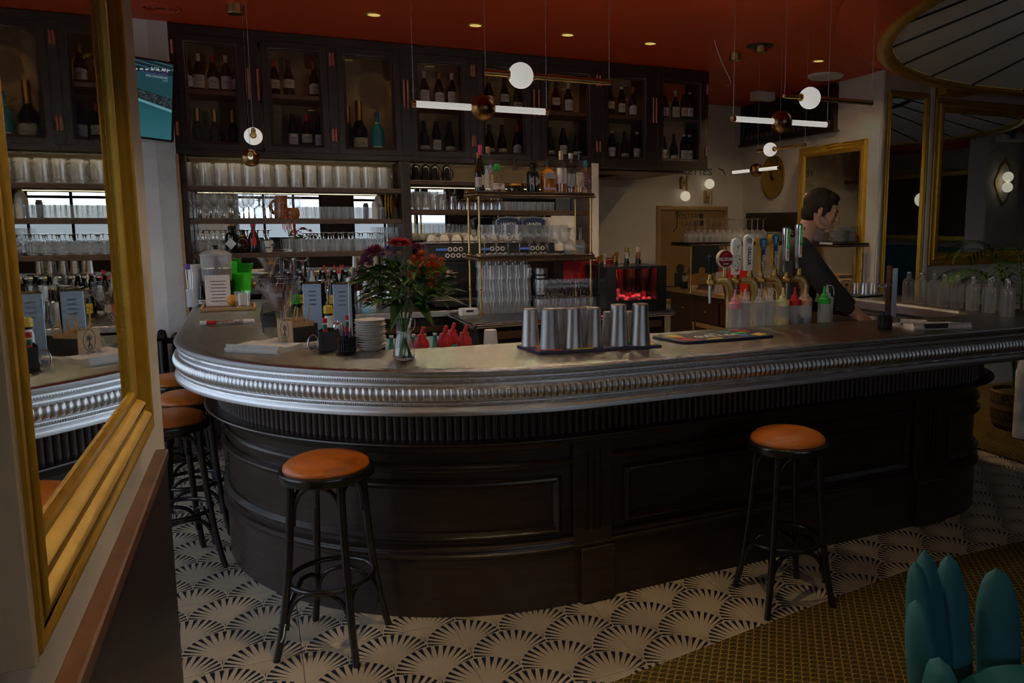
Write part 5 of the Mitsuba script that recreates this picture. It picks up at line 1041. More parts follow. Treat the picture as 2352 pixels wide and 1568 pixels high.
bead_jar(.338, 3.535, 'black beaded glass jar with a long steel straw beside the saucers', True); bead_jar(3.035, 3.175, 'black beaded glass jar at the right, before the chrome tap', False)
# rubber bar mats, one under the shaker tins
def bar_mat(lab, corners, lettering):
    k = thing('bar_mat', lab, 'bar mat')
    P = Polygon(corners).buffer(-.015).buffer(.015, 4); obj('mat', prism(P, .011, B), 'rubber_navy', k, smooth=False)
    c = np.mean(corners, 0); ex = (np.array(corners[2]) - corners[1]); L = np.linalg.norm(ex); a_ = math.degrees(math.atan2(ex[1], ex[0]))
    M = at(c[0], c[1], B + .011, a_)
    W = .11
    blobs = [('red', [(-L * .47, -W * .6), (-L * .30, -W * .9), (-L * .36, -W * .25)]), ('yellow', [(-L * .47, W * .75), (-L * .36, W * .85), (-L * .33, W * .45), (-L * .43, W * .3)]), ('orange', [(-L * .44, W * .2), (-L * .34, W * .25), (-L * .36, -W * .1)]), ('green', [(L * .22, W * .2), (L * .36, W * .4), (L * .34, -W * .1)]), ('red', [(L * .30, W * .9), (L * .46, W * .85), (L * .44, W * .3), (L * .36, W * .5)]), ('yellow', [(L * .34, -W * .5), (L * .46, -W * .2), (L * .47, -W * .7), (L * .38, -W * .85)]), ('blue', [(L * .20, -W * .3), (L * .30, -W * .25), (L * .29, -W * .75), (L * .22, -W * .7)]), ('teal_print', [(L * .16, W * .85), (L * .26, W * .8), (L * .22, W * .5)]), ('yellow', [(-L * .20, -W * .75), (-L * .04, -W * .72), (-L * .05, -W * .86), (-L * .2, -W * .9)])]
    for b_, q in blobs: obj('print', prism(Polygon(q).buffer(.006, 4), .0012), b_, k, smooth=False, M=M)
    if lettering:
        obj('lettering', mv(ctext('GALLIA', .050, .0015, True), 0, -.035, 0), 'white', k, smooth=False, M=M); obj('lettering_small', mv(ctext('. . . PARIS . . .', .014, .0015, True), 0, .035, 0), 'white', k, smooth=False, M=M)
    return k
bar_mat('navy rubber bar mat with bright prints under the shaker tins', [(1.045, 3.36), (1.075, 3.13), (1.65, 3.085), (1.66, 3.31)], False)
bar_mat('navy rubber bar mat lettered in white, lying empty on the bar', [(1.727, 3.352), (1.777, 3.12), (2.29, 3.131), (2.31, 3.377)], True)
for i, (x, y, s) in enumerate([(1.151, 3.199, 1.0), (1.232, 3.180, 1.0), (1.353, 3.187, .98), (1.465, 3.163, 1.05), (1.56, 3.134, 1.06), (1.10, 3.31, .95), (1.235, 3.30, .93), (1.345, 3.28, .95), (1.465, 3.27, .80), (1.568, 3.245, .80)]):
    if i == 1: x = 1.255
    place('shaker_tin', ST, at(x, y, B + .0115, 30 * i, s), f'upturned steel shaker tin on the bar mat, {ORD[i % 5]} from the flowers in the {"front" if i < 5 else "rear"} row', 'shaker', 'shaker tins on the bar mat', swap={'': 'steel_brushed'} if i in (0, 6) else None)
tag(obj('white_cup', mv(lathe([(0, .17), (.028, .17), (.030, .165), (.043, 0), (.040, 0), (0, .01)], 26), 1.03, 3.72, DKZ), 'paper', smooth=40), 'white paper cup upside down behind the bar left of the shaker tins', 'cup')
SQ = proto(('bottle', lathe([(0, 0), (.034, 0), (.036, .01), (.036, .085), (.030, .10), (0, .10)], 22), 'bottle_mint', 45), ('label', lathe([(.0365, .02), (.0365, .08)], 22), 'paper_cream', 45), ('collar', lathe([(.031, .098), (.037, .104), (.034, .13), (.024, .142), (.022, .162), (0, .163)], 22), 'red', 45), ('spout', tube([(0, 0, .155), (.014, 0, .20)], [.011, .009], 12), 'red', 40))
for i, (x, y, r) in enumerate([(.697, 3.74, -20), (.805, 3.74, -10), (.868, 3.84, 0), (.905, 3.74, 10)]): place('red_sauce_bottle', SQ, at(x, y, DKZ, r), f'sauce bottle with a slanted red spout, {ORD[i]} from the vase behind the bar', 'sauce bottle', 'red capped bottles behind the bar')
# ---------------------------------------------------------------- flowers
VX, VY = .535, 3.25
vs = thing('flower_vase', 'clear glass vase of mixed flowers and leaves with white raffia on the bar', 'vase')
obj('glass', mv(lathe([(0, 0), (.040, 0), (.0455, .006), (.046, .02), (.036, .075), (.027, .115), (.030, .14), (.040, .165), (.038, .165), (.028, .14), (.0245, .115), (.033, .075), (.0425, .022), (.041, .012), (0, .010)], 36), VX, VY, B), 'glass', vs, smooth=60)
obj('tie', mv(cat(*[tube([(.029 * math.cos(t), .029 * math.sin(t), .112 + .004 * q + .002 * math.sin(t * 2 + q)) for t in np.linspace(0, 2 * PI, 25)[:-1]], .0012, 5, closed=True) for q in range(2)] + [tube(bez((.026, -.01, .115), (.05, -.02, .13), (.04, -.02, .15), (.045, -.015, .165), 8), .002, 5)]), VX, VY, B), 'white', vs)
random.seed(21)
def stem(name, p0, p1, m, r=.0022): 
    p0, p1 = np.array(p0), np.array(p1); c = p0 * .5 + p1 * .5; c[2] += .02
    return tube(bez(p0, (VX, VY, B + .11), c, p1, 10), r, 6)
def leaf(p, d, L, w, droop=.25, m='leaf_green', twist=0.0):
    """a pointed leaf: 2 x 7 curved strip with a folded midrib"""
    p, d = np.array(p, float), np.array(d, float); d /= np.linalg.norm(d); s = np.cross(d, [0, 0, 1.0]); s /= np.linalg.norm(s) + 1e-9; u = np.cross(s, d)
    s, u = s * math.cos(twist) + u * math.sin(twist), u * math.cos(twist) - s * math.sin(twist)
    v = []
    for t in np.linspace(0, 1, 7):
        c = p + d * L * t + np.array([0, 0, -droop * L * t * t]); ww = w * math.sin(PI * min(t ** .8, 1)) ** .9 * .5
        v += [c - s * ww + u * ww * .35, c, c + s * ww + u * ww * .35]
    f = []
    for i in range(6):
        for j in range(2):
            a = i * 3 + j; f += [[a, a + 1, a + 4], [a, a + 4, a + 3]]
    return trimesh.Trimesh(np.array(v), np.array(f), process=False)
scene['m_leaf'] = {'type': 'twosided', 'bsdf': {'type': 'principled', 'base_color': proc(lambda p, n, uv: mix((.030, .085, .012), (.065, .15, .022), fbm(p.x * 30, p.y * 30, p.z * 30, 2))), 'roughness': 0.38, 'specular': 0.45}}
scene['m_leaf_dark'] = {'type': 'twosided', 'bsdf': {'type': 'principled', 'base_color': rgb(.016, .050, .010), 'roughness': 0.4}}
bq = np.array([VX + .015, VY, 1.34])
for i in range(9):
    t = i * 2 * PI / 9; obj('stem', tube([(VX + .026 * math.cos(t), VY + .026 * math.sin(t), B + .012), (VX - .008 * math.cos(t + .8), VY - .008 * math.sin(t + .8), B + .115), (bq[0] - .05 * math.cos(t), bq[1] - .05 * math.sin(t), 1.38)], .0032, 7), 'leaf', vs)
for (d, L, w, z, mm) in [((-1, -.25, .28), .21, .075, 1.42, 'leaf'), ((-1, -.1, -.05), .19, .07, 1.39, 'leaf_dark'), ((-.9, .3, .35), .19, .07, 1.45, 'leaf'), ((1, -.1, .28), .24, .06, 1.37, 'leaf'), ((1, -.2, .05), .23, .075, 1.36, 'leaf_dark'), ((.95, .3, .2), .2, .07, 1.38, 'leaf'), ((.45, -.9, -.5), .15, .06, 1.36, 'leaf_dark'), ((-.5, -.8, -.4), .14, .055, 1.36, 'leaf_dark'), ((.8, -.5, -.75), .12, .045, 1.34, 'leaf'), ((-.6, -.5, -.75), .11, .04, 1.33, 'leaf'), ((.2, -1, .1), .15, .06, 1.40, 'leaf_dark'), ((-.2, -1, .2), .15, .05, 1.43, 'leaf')]:
    obj('broad_leaf', leaf((bq[0] + d[0] * .03, bq[1] + d[1] * .03, z), d, L, w, .28), mm, vs, smooth=60)
small = []
for i in range(420):
    t, ph = random.uniform(0, 2 * PI), random.uniform(-.3, 1.1); R = random.uniform(.03, .15)
    p = bq + np.array([R * math.cos(t) * 1.15, R * math.sin(t) * .8, .03 + .13 * math.sin(ph) * (1.2 - R * 2.2)])
    small.append(leaf(p, (math.cos(t) + random.uniform(-.6, .6), math.sin(t) + random.uniform(-.6, .6), random.uniform(-.3, .9)), random.uniform(.03, .075), random.uniform(.011, .024), random.uniform(0, .4), twist=random.uniform(-1, 1)))
k_ = obj('foliage', cat(*small[:190]), 'leaf', vs, smooth=60); tag(k_, kind='stuff'); k_ = obj('foliage', cat(*small[190:]), 'leaf_dark', vs, smooth=60); tag(k_, kind='stuff')
def fluffy(c, r, n, m, flat=1.0, name='blossom', pet=.5):
    ms = []
    for i in range(n):
        z = 1 - 1.5 * (i + .5) / n; t = i * 2.399963; q = math.sqrt(max(0, 1 - z * z)); d = np.array([q * math.cos(t), q * math.sin(t), z * flat])
        ms.append(leaf(np.array(c) + d * r * .25, d + [0, 0, .15], r * .85, r * pet, .1))
    return obj(name, cat(*ms), m, vs, smooth=60)
def daisy(c, r, m, d=(0, -.6, .8)):
    d = np.array(d, float) / np.linalg.norm(d); a = np.cross(d, [1, 0, 0]); a /= np.linalg.norm(a); b = np.cross(d, a); ms = []
    for ring, n, rr in ((0, 15, 1.0), (1, 12, .72), (2, 8, .42)):
        for i in range(n):
            t = 2 * PI * i / n + ring * .2; e = math.cos(t) * a + math.sin(t) * b; ms.append(leaf(np.array(c) + e * r * .12 + d * r * .06 * ring, e + d * (.12 + .3 * ring), r * rr * .9, r * .30, .05))
    return obj('blossom', cat(*ms), m, vs, smooth=60)
daisy((.526, 3.225, 1.575), .062, 'red', (0, -.25, 1))
for c, r in [((.610, 3.20, 1.525), .034), ((.652, 3.20, 1.503), .036), ((.628, 3.18, 1.478), .034), ((.575, 3.19, 1.51), .026), ((.668, 3.22, 1.465), .032), ((.600, 3.17, 1.475), .026), ((.635, 3.17, 1.425), .028), ((.565, 3.18, 1.455), .026), ((.690, 3.22, 1.50), .024)]: daisy(c, r, 'orange_bloom', (random.uniform(-.3, .5), -1, .5))
mat('orange_bloom', (.50, .085, .015), .5)
for c, r in [((.414, 3.22, 1.535), .042), ((.392, 3.23, 1.50), .038), ((.440, 3.24, 1.55), .030), ((.375, 3.24, 1.46), .026), ((.408, 3.20, 1.425), .022), ((.604, 3.26, 1.555), .028)]: fluffy(c, r, 60, 'mauve', .7, 'blossom', .28)
mat('mauve', (.24, .05, .11), .6)
for c, r in [((.474, 3.20, 1.55), .022), ((.455, 3.21, 1.525), .020), ((.500, 3.19, 1.535), .018), ((.57, 3.23, 1.565), .016)]: fluffy(c, r, 26, 'violet', .9, 'blossom', .35)
mat('violet', (.11, .06, .24), .6)
# ---------------------------------------------------------------- beer taps on the work deck
def tapcol(x, lab, handles):
    y = 3.75; k = thing('beer_tap', lab, 'beer tap', 'brass beer taps')
    pts = np.array([(0, 0, 0), (0, 0, .10), (.002, 0, .20), (.006, 0, .27), (.006, 0, .315), (-.008, 0, .350), (-.038, 0, .366), (-.075, 0, .362), (-.105, 0, .360)])
    t = np.linspace(0, 1, len(pts)); q = np.linspace(0, 1, 40)
    from scipy.interpolate import CubicSpline
    P = CubicSpline(t, pts)(q); r = np.interp(q, t, [.020, .020, .021, .027, .036, .034, .024, .016, .014])
    obj('column', tube(P + [x, y, DKZ], r, 20), 'brass_old', k, smooth=60)
    obj('foot', mv(lathe([(0, 0), (.05, 0), (.05, .008), (.03, .018), (.022, .03), (0, .03)], 24), x, y, DKZ), 'brass_old', k, smooth=45)
    tx = x - .125; tz = DKZ + .36
    obj('tap_body', cat(uvs((tx, y, tz), .024, 18, 9), tube([(tx + .01, y, tz), (tx + .03, y, tz)], [.021, .017], 14), tube([(tx, y, tz + .02), (tx, y, tz + .046)], [.016, .011], 14), uvs((tx, y - .022, tz), .013, 12, 7)), 'brass_old', k, smooth=50)
    obj('spout', cat(tube([(tx, y - .004, tz - .015), (tx - .01, y - .016, tz - .05), (tx - .012, y - .02, tz - .115)], [.012, .009, .007], 12)), 'steel', k, smooth=50)
    obj('collar', mv(lathe([(.018, .0), (.020, .008), (.014, .02), (.016, .03), (.010, .045), (0, .046)], 18), x - .030, y, DKZ + .385), 'brass_old', k, smooth=45)
    for (hx, kind) in handles:
        hz = tz + .045 if hx < x - .08 else DKZ + .425
        for nm, m, b in kind:
            hk = f'{k}__handle' + ('' if f'{k}__handle' not in scene else '')
            obj(nm, m, b, k, smooth=40, M=at(hx, y, hz))
def hdl_black(): return [('handle', lathe([(0, 0), (.008, 0), (.010, .02), (.018, .09), (.017, .105), (.010, .112), (0, .112)], 18), 'black_gloss')]
def disc(r, t, n=36): return upright(prism(Point(0, 0).buffer(r, n // 4), t))
def hdl_round():
    return [('handle', cat(lathe([(0, 0), (.009, 0), (.009, .03), (0, .03)], 12), mv(disc(.050, .024), 0, .012, .065)), 'paper_cream'), ('badge', mv(disc(.045, .002), 0, -.0122, .065), 'claret'), ('badge_text', mv(upright(ctext('PELICAN', .017, .002, True)), 0, -.0145, .055), 'white'), ('badge_line', mv(upright(ctext('ROUGE', .007, .002, True)), 0, -.0145, .034), 'white'), ('badge_art', mv(upright(prism(Polygon([(-.025, 0), (-.005, .012), (.02, .006), (.012, .016), (-.006, .022), (-.018, .010)]), .002)), 0, -.0145, .078), 'red')]
mat('claret', (.10, .006, .014), .35)
def paddle(w0, w1, h, t): return prism(Polygon([(-w0, 0), (w0, 0), (w1, h - w1), (w1 * .7, h - w1 * .28), (0, h), (-w1 * .7, h - w1 * .28), (-w1, h - w1)]), t)
def hdl_speck():
    sp = cat(*[mv(upright(prism(Polygon([(0, 0), (.004, .002), (.003, .006), (-.001, .004)]), .001)), random.uniform(-.020, .018), -.0132, random.uniform(.01, .16)) for _ in range(34)])
    return [('handle', mv(upright(paddle(.021, .029, .205, .026)), 0, .0135, -.005), 'white'), ('speckles', sp, 'ink'), ('emblem', mv(upright(prism(Polygon([(-.006, 0), (.006, .002), (.007, .012), (-.007, .011)]), .001)), .004, -.0132, .012), 'red')]
def vtext(s, h, d=.0015, bold=True):
    m = upright(ctext(s, h, d, bold)); return rot(m, 90, (0, 1, 0))
def hdl_gallia():
    em = mv(upright(cat(*[trimesh.creation.extrude_polygon(Point(.010 * math.cos(t), .010 * math.sin(t)).buffer(.006, 6).boundary.buffer(.0008), .001, engine='earcut') for t in np.linspace(0, 2 * PI, 7)[:-1]])), 0, -.0132, .165)
    tx = vtext('GALLIA', .020); b = tx.bounds; tx = mv(tx, -(b[0][0] + b[1][0]) / 2, -.0132, .078 - (b[0][2] + b[1][2]) / 2)
    return [('handle', mv(upright(paddle(.021, .029, .205, .026)), 0, .0135, -.005), 'white'), ('lettering', tx, 'ink'), ('emblem', em, 'ink')]
def hdl_blue():
    tx = vtext('Affligem', .016); b = tx.bounds; tx = mv(tx, .001 - (b[0][0] + b[1][0]) / 2, -.0192, .062 - (b[0][2] + b[1][2]) / 2)
    shield = Polygon([(-.024, 0), (.0, -.032), (.024, 0), (.024, .038), (.0, .046), (-.024, .038)])
    cross = unary_union([LineString([(0, -.018), (0, .032)]).buffer(.002), LineString([(-.012, .026), (0, .006), (.012, .026)]).buffer(.002), LineString([(-.011, -.006), (0, .006), (.011, -.006)]).buffer(.002), Point(0, .028).buffer(.005)])
    return [('handle', cat(lathe([(0, 0), (.012, 0), (.012, .012), (.008, .018), (0, .018)], 16), mv(upright(prism(Polygon([(-.014, .012), (.014, .012), (.018, .13), (.03, .16), (.03, .20), (-.03, .20), (-.03, .16), (-.018, .13)]), .034)), 0, .017, 0)), 'gold_paint'), ('blue_front', mv(upright(prism(Polygon([(-.011, .016), (.011, .016), (.014, .135), (-.014, .135)]), .002)), 0, -.0172, 0), 'navy'), ('shield', mv(upright(prism(shield, .003)), 0, -.0175, .155), 'blue_shield'), ('shield_emblem', mv(upright(prism(cross, .0015)), 0, -.0206, .158), 'sky'), ('lettering', tx, 'ceramic')]
mat('blue_shield', (.012, .045, .13), .35)
def hdl_green():
    tx = vtext('Heineken', .012); b = tx.bounds; tx = mv(tx, .004 - (b[0][0] + b[1][0]) / 2, -.0215, .185 - (b[0][2] + b[1][2]) / 2)
    st = lambda r: Polygon([(r * (1 if i % 2 == 0 else .42) * math.sin(i * PI / 5), r * (1 if i % 2 == 0 else .42) * math.cos(i * PI / 5)) for i in range(10)])
    tx2 = vtext('CLUB', .009); b = tx2.bounds; tx2 = mv(tx2, .004 - (b[0][0] + b[1][0]) / 2, -.0215, .105 - (b[0][2] + b[1][2]) / 2)
    return [('handle', lathe([(0, 0), (.013, 0), (.014, .045), (.017, .05), (.019, .075), (.0215, .25), (.018, .26), (0, .262)], 24), 'chrome'), ('green_band', mv(upright(prism([(-.006, .145), (.014, .135), (.016, .25), (-.004, .252)], .003)), 0, -.0185, 0), 'green'), ('lettering', tx, 'white'), ('lettering_low', tx2, 'orange'), ('star', mv(upright(prism(st(.018), .004)), .022, -.018, .232), 'white'), ('star_red', mv(upright(prism(st(.012), .002)), .022, -.022, .232), 'red'), ('grip_panel', mv(upright(prism([(-.004, .065), (.013, .065), (.014, .132), (-.005, .142)], .003)), 0, -.0178, 0), 'paper_cream')]
random.seed(3)
tapcol(2.425, 'brass beer tap with a black lever and a round red badge, leftmost of four', [(2.300, hdl_black()), (2.392, hdl_round())])
tapcol(2.592, 'brass beer tap with two white paddle levers, second of four', [(2.466, hdl_speck()), (2.548, hdl_gallia())])
tapcol(2.765, 'brass beer tap with two blue and gold shield levers, third of four', [(2.638, hdl_blue()), (2.722, hdl_blue())])
tapcol(2.942, 'brass beer tap with two green and silver levers with stars, rightmost of four', [(2.805, hdl_green()), (2.896, hdl_green())])
# squeeze bottles on the work deck
SQN = [(2.368, 3.60, 'pink', None, 'pink capped'), (2.447, 3.62, 'glass_plastic', 'clear_low', 'white capped, nearest the pink one'), (2.525, 3.60, 'glass_plastic', 'clear_low', 'white capped, second from the pink one'), (2.609, 3.62, 'glass_plastic', None, 'white capped, beside the yellow one'), (2.686, 3.60, 'cream_cap', 'yellow', 'half full of yellow'), (2.768, 3.60, 'red', 'navy', 'red capped, full of dark blue'), (2.844, 3.60, 'tan_cap', 'navy', 'tan capped, with dark blue drink'), (2.905, 3.68, 'glass_plastic', None, 'white capped, behind the tan capped one'), (2.977, 3.60, 'green', 'navy', 'green capped'), (3.047, 3.66, 'glass_plastic', None, 'white capped, rightmost')]
mat('cream_cap', (.60, .55, .25), .45); mat('tan_cap', (.45, .25, .15), .45); mat('clear_low', (.55, .55, .55), .3)
sbody = ply(lathe([(0, 0), (.034, 0), (.036, .006), (.036, .225), (.034, .232)], 24), 'glass_plastic', smooth=45)
capm = lathe([(.036, .228), (.037, .232), (.037, .256), (.033, .260), (.022, .262), (.020, .280), (.012, .284), (.009, .30), (.005, .33), (0, .331)], 24)
for i, (x, y, c, liq, lab) in enumerate(SQN):
    k = thing('squeeze_bottle', f'clear plastic squeeze bottle, {lab}, before the beer taps', 'squeeze bottle', None)
    scene[k + '__bottle'] = {**sbody, 'to_world': at(x, y, DKZ)}
    obj('cap', capm, c, k, smooth=40, M=at(x, y, DKZ))
    if liq:
        h = {'navy': .175 if i < 6 else .15, 'yellow': .155, 'clear_low': .10}[liq] if i != 8 else .095
        obj('liquid', lathe([(0, .004), (.033, .004), (.0345, .01), (.0345, h), (0, h)], 24), liq, k, smooth=40, M=at(x, y, DKZ))
    if i in (0, 2, 3, 9): obj('tether', tube(bez((.006, 0, .325), (.02, 0, .33), (.045, -.01, .33), (.040, -.01, .265), 10), .002, 5), c if c != 'glass_plastic' else 'white', k, M=at(x, y, DKZ))
# chrome column tap at the right
ct = thing('chrome_tap', 'slim chrome beer tap with a side lever behind the right beaded jar', 'beer tap')
obj('column', mv(prism(Polygon([(-.016, -.020), (.016, -.030), (.016, .020), (-.016, .020)]), .42), 3.50, 3.62, DKZ), 'chrome', ct, smooth=False)
obj('spout', cat(tube([(3.48, 3.60, 1.288), (3.36, 3.56, 1.285)], .0075, 10), uvs((3.40, 3.57, 1.285), .019, 14, 9), uvs((3.345, 3.555, 1.29), .012, 12, 7), tube([(3.40, 3.57, 1.275), (3.385, 3.56, 1.215)], [.009, .006], 10)), 'chrome', ct, smooth=50)
obj('wooden_back', bx(3.47, 3.485, 3.60, 3.64, 1.02, 1.40, .003), 'wood_brown', ct, smooth=False)
# ribbed water bottles along the right arm
RB = proto(('body', lathe([(0, .006), (.038, 0), (.043, .006), (.043, .148), (.036, .168), (.018, .178), (.0165, .190), (.019, .194), (.0195, .212), (.016, .213)], 36, 24, .06, (.02, .14)), 'glass_veil', 35), ('stopper', lathe([(.0165, .212), (.018, .218), (.016, .224), (0, .225)], 18), 'steel', 45))
for i, (x, y) in enumerate([(4.16, 4.14), (4.165, 4.03), (4.18, 3.93), (4.165, 3.83), (4.18, 3.735), (4.22, 3.645), (4.165, 3.60), (4.255, 3.53), (4.145, 3.46), (4.225, 3.40), (4.075, 3.27)]):
    place('water_bottle', RB, at(x, y, B, 0, .96), f'ribbed clear water bottle, {ORD[i]} from the back along the right arm of the bar' if i < 10 else 'ribbed clear water bottle nearest the front corner of the right arm', 'bottle', 'ribbed bottles on the right arm')
# ---------------------------------------------------------------- far wall: poster, sconces, lettering
FW = 8.04
po = thing('framed_poster', 'large framed lager poster with dark lettering and silhouettes on the far wall', 'poster')
obj('frame', frame(4.20, 5.15, .72, 1.845, [(0, -.002), (0, .02), (.012, .03), (.04, .03), (.05, .022), (.05, -.002)], FW), 'wood_frame', po, smooth=False)
obj('print', bx(4.24, 5.11, FW - .006, FW - .002, .76, 1.80), 'poster_tan', po, smooth=False)
mat('poster_tan', proc(lambda p, n, uv: mix((.19, .105, .032), (.26, .155, .055), fbm(p.x * 6, 0, p.z * 6, 3))), .7)
YP = FW - .0065
obj('lettering', cat(mv(upright(text("FOSTER'S", .058, .002)), 4.44, YP, 1.70), mv(upright(text('LAGER.', .058, .002)), 4.53, YP, 1.615), mv(upright(prism(LineString([(0, .20), (.03, .24), (.015, .05), (-.03, 0)]).buffer(.006), .002)), 4.45, YP, 1.55)), 'ink', po, smooth=False)
sil = unary_union([Point(.62, .56).buffer(.19), sbox(.42, .30, .80, .60), Point(.28, .36).buffer(.055), sbox(.20, .05, .36, .31), Point(.44, .34).buffer(.05), sbox(.0, .0, .87, .16), sbox(.52, .86, .58, .92), Point(.55, .97).buffer(.03)])
obj('silhouette', mv(upright(prism(sil, .0025)), 4.24, YP, .76), 'poster_blue', po, smooth=False); mat('poster_blue', (.012, .020, .028), .7)
obj('figures', mv(upright(prism(unary_union([sbox(.36, .06, .50, .29), Point(.57, .33).buffer(.045)]), .003)), 4.24, YP - .0005, .76), 'poster_orange', po, smooth=False); mat('poster_orange', (.30, .13, .02), .7)
def sconce(x, z0, z1, up, lab):
    k = thing('wall_sconce', lab, 'wall lamp')
    obj('back_plate', bx(x - .035, x + .010, FW - .03, FW - .002, (z0 + z1) / 2 - .075, (z0 + z1) / 2 + .075, .012), 'brass_old', k, smooth=40)
    obj('rod', cat(tube([(x + .03, FW - .07, z0), (x + .03, FW - .07, z1)], .016, 14), tube([(x, FW - .02, (z0 + z1) / 2), (x + .03, FW - .07, (z0 + z1) / 2)], .01, 8)), 'brass', k, smooth=50)
    e = z1 + .065 if up else z0 - .065
    spot(k + '__glow', (x, FW - .155, e), (x, FW, e), np.array([1.0, .78, .45]) * .020, 86, 60, .3)
    scene[key('globe', k)] = {**ply(uvs((x, FW - .085, e), .058), 'paper', smooth=60), 'emitter': emit((np.array([1.0, .90, .66]) * SCON).tolist(), .6)}
sconce(4.530, 2.02, 2.19, False, 'brass wall sconce with its glowing globe hanging down, left of the pair')
sconce(4.850, 1.875, 2.035, True, 'brass wall sconce with its glowing globe on top, right of the pair')
wl = thing('wall_lettering', 'dark painted lettering with a small arrow on the white wall by the sconces', 'lettering')
obj('letters', mv(upright(text('TOILETTES', .075, .002)), 4.36, FW - .004, 2.205), 'ink', wl, smooth=False)
obj('arrow', mv(upright(prism(unary_union([LineString([(0, .05), (.06, .03), (.10, -.03)]).buffer(.006), Point(.10, -.035).buffer(.014)]), .002)), 5.02, FW - .004, 2.235), 'ink', wl, smooth=False)
# ---------------------------------------------------------------- right wall: transom window, gilt disc, gilt mirror (a wall leaning from (5.36, 8.06) to (5.22, 5.63))
RW0, RWD = np.array([5.36, 8.06]), np.array([5.22, 5.63]) - np.array([5.36, 8.06]); RWL = np.linalg.norm(RWD); RWA = math.degrees(math.atan2(RWD[1], RWD[0]))
def onright(m):
    """a piece modelled in xz facing -y, set on the right wall: x runs from the far corner towards the camera"""
    return T().translate([RW0[0], RW0[1], 0]) @ T().rotate([0, 0, 1], RWA)
MR = onright(None); sR = lambda y: (8.06 - y) / (8.06 - 5.63) * RWL
tw = thing('transom_window', 'high dark transom window with small panes in a thick dark frame on the right wall', 'window')
obj('frame', frame(.02, sR(6.25), 2.55, 3.0, [(0, -.002), (0, .05), (.05, .05), (.06, .02), (.06, -.002)], 0), 'wood_dark', tw, smooth=False, M=MR)
obj('sill', bx(.0, sR(6.22), -.075, 0, 2.535, 2.56, .004), 'black_lacquer', tw, smooth=False, M=MR)
n_ = 16
for i in range(n_):
    a_, b_ = .08 + i * (sR(6.25) - .14) / n_, .08 + (i + 1) * (sR(6.25) - .14) / n_
    for z0, z1 in ((2.61, 2.665), (2.675, 2.94)): obj('pane', bx(a_ + .006, b_ - .006, -.012, -.008, z0, z1), 'black_gloss' if z0 > 2.65 else 'glass_dim', tw, smooth=False, M=MR)
mat('glass_dim', (.10, .085, .06), .2)
obj('bars', cat(bx(.06, sR(6.27), -.020, 0, 2.664, 2.676), *[bx(.08 + i * (sR(6.25) - .14) / n_ - .005, .08 + i * (sR(6.25) - .14) / n_ + .005, -.02, 0, 2.60, 2.95) for i in range(n_ + 1)]), 'wood_dark', tw, smooth=False, M=MR)
gd = thing('gilt_disc', 'round hammered gilt disc clock on the right wall', 'wall clock')
def hammered(r, n=72, k=12):
    random.seed(5); v = [(0, -.022, 0)]; f = []
    for j in range(1, k + 1):
        for i in range(n):
            t = 2 * PI * i / n; q = r * j / k; rad = .0045 * math.sin(t * 36 + 1.3 * math.sin(j)) * (j / k) + .003 * random.uniform(-1, 1)
            v.append((q * math.cos(t), -.022 + .010 * (j / k) ** 2 + rad * (1 if j < k else 0), q * math.sin(t)))
    for i in range(n): f.append([0, 1 + (i + 1) % n, 1 + i])
    for j in range(k - 1):
        for i in range(n):
            a, b, c, d = 1 + j * n + i, 1 + j * n + (i + 1) % n, 1 + (j + 1) * n + (i + 1) % n, 1 + (j + 1) * n + i; f += [[a, b, c], [a, c, d]]
    m = trimesh.Trimesh(np.array(v), np.array(f), process=False); m.fix_normals(); return m
MD = MR @ T().translate([sR(7.37), 0, 2.158])
obj('face', hammered(.232), 'gold', gd, smooth=True, M=MD); obj('rim', tube([(.232 * math.cos(t), -.012, .232 * math.sin(t)) for t in np.linspace(0, 2 * PI, 65)[:-1]], .008, 8, closed=True), 'gold', gd, smooth=60, M=MD)
obj('hand', cat(bx(-.004, .004, -.036, -.032, -.03, .11), rot(bx(-.004, .004, -.038, -.034, -.03, .08), 130, (0, 1, 0))), 'iron_dark', gd, smooth=False, M=MD)
rm = thing('gilt_mirror', 'tall mirror in a ribbed gilt frame on the wall behind the barman', 'mirror')
obj('frame', frame(sR(6.84), sR(5.78), .98, 2.425, [(0, -.002), (0, .03), (.015, .038), (.03, .030), (.045, .036), (.06, .03), (.075, .034), (.09, .018), (.10, .012), (.10, -.002)], 0), 'gold_paint', rm, smooth=30, M=MR)
obj('glass', bx(sR(6.84) + .09, sR(5.78) - .09, -.012, -.006, 1.07, 2.335), 'mirror_old', rm, smooth=False, M=MR)
bs_ = thing('dark_wall_panel', 'dark blackboard strip on the right wall above the upturned glasses', 'board'); obj('board', bx(sR(7.90), sR(6.74), -.03, 0, 1.50, 1.765, .004), 'wood_dark', bs_, smooth=False, M=MR)
# corner trim and pilaster
struct('trim_corner', cat(bx(5.215, 5.245, 5.60, 5.64, 0, CEIL, .004), bx(5.795, 5.845, 5.598, 5.63, 0, 2.90, .006), bx(5.205, 5.225, 5.61, 5.70, 0, CEIL, .004)), 'wall_white')
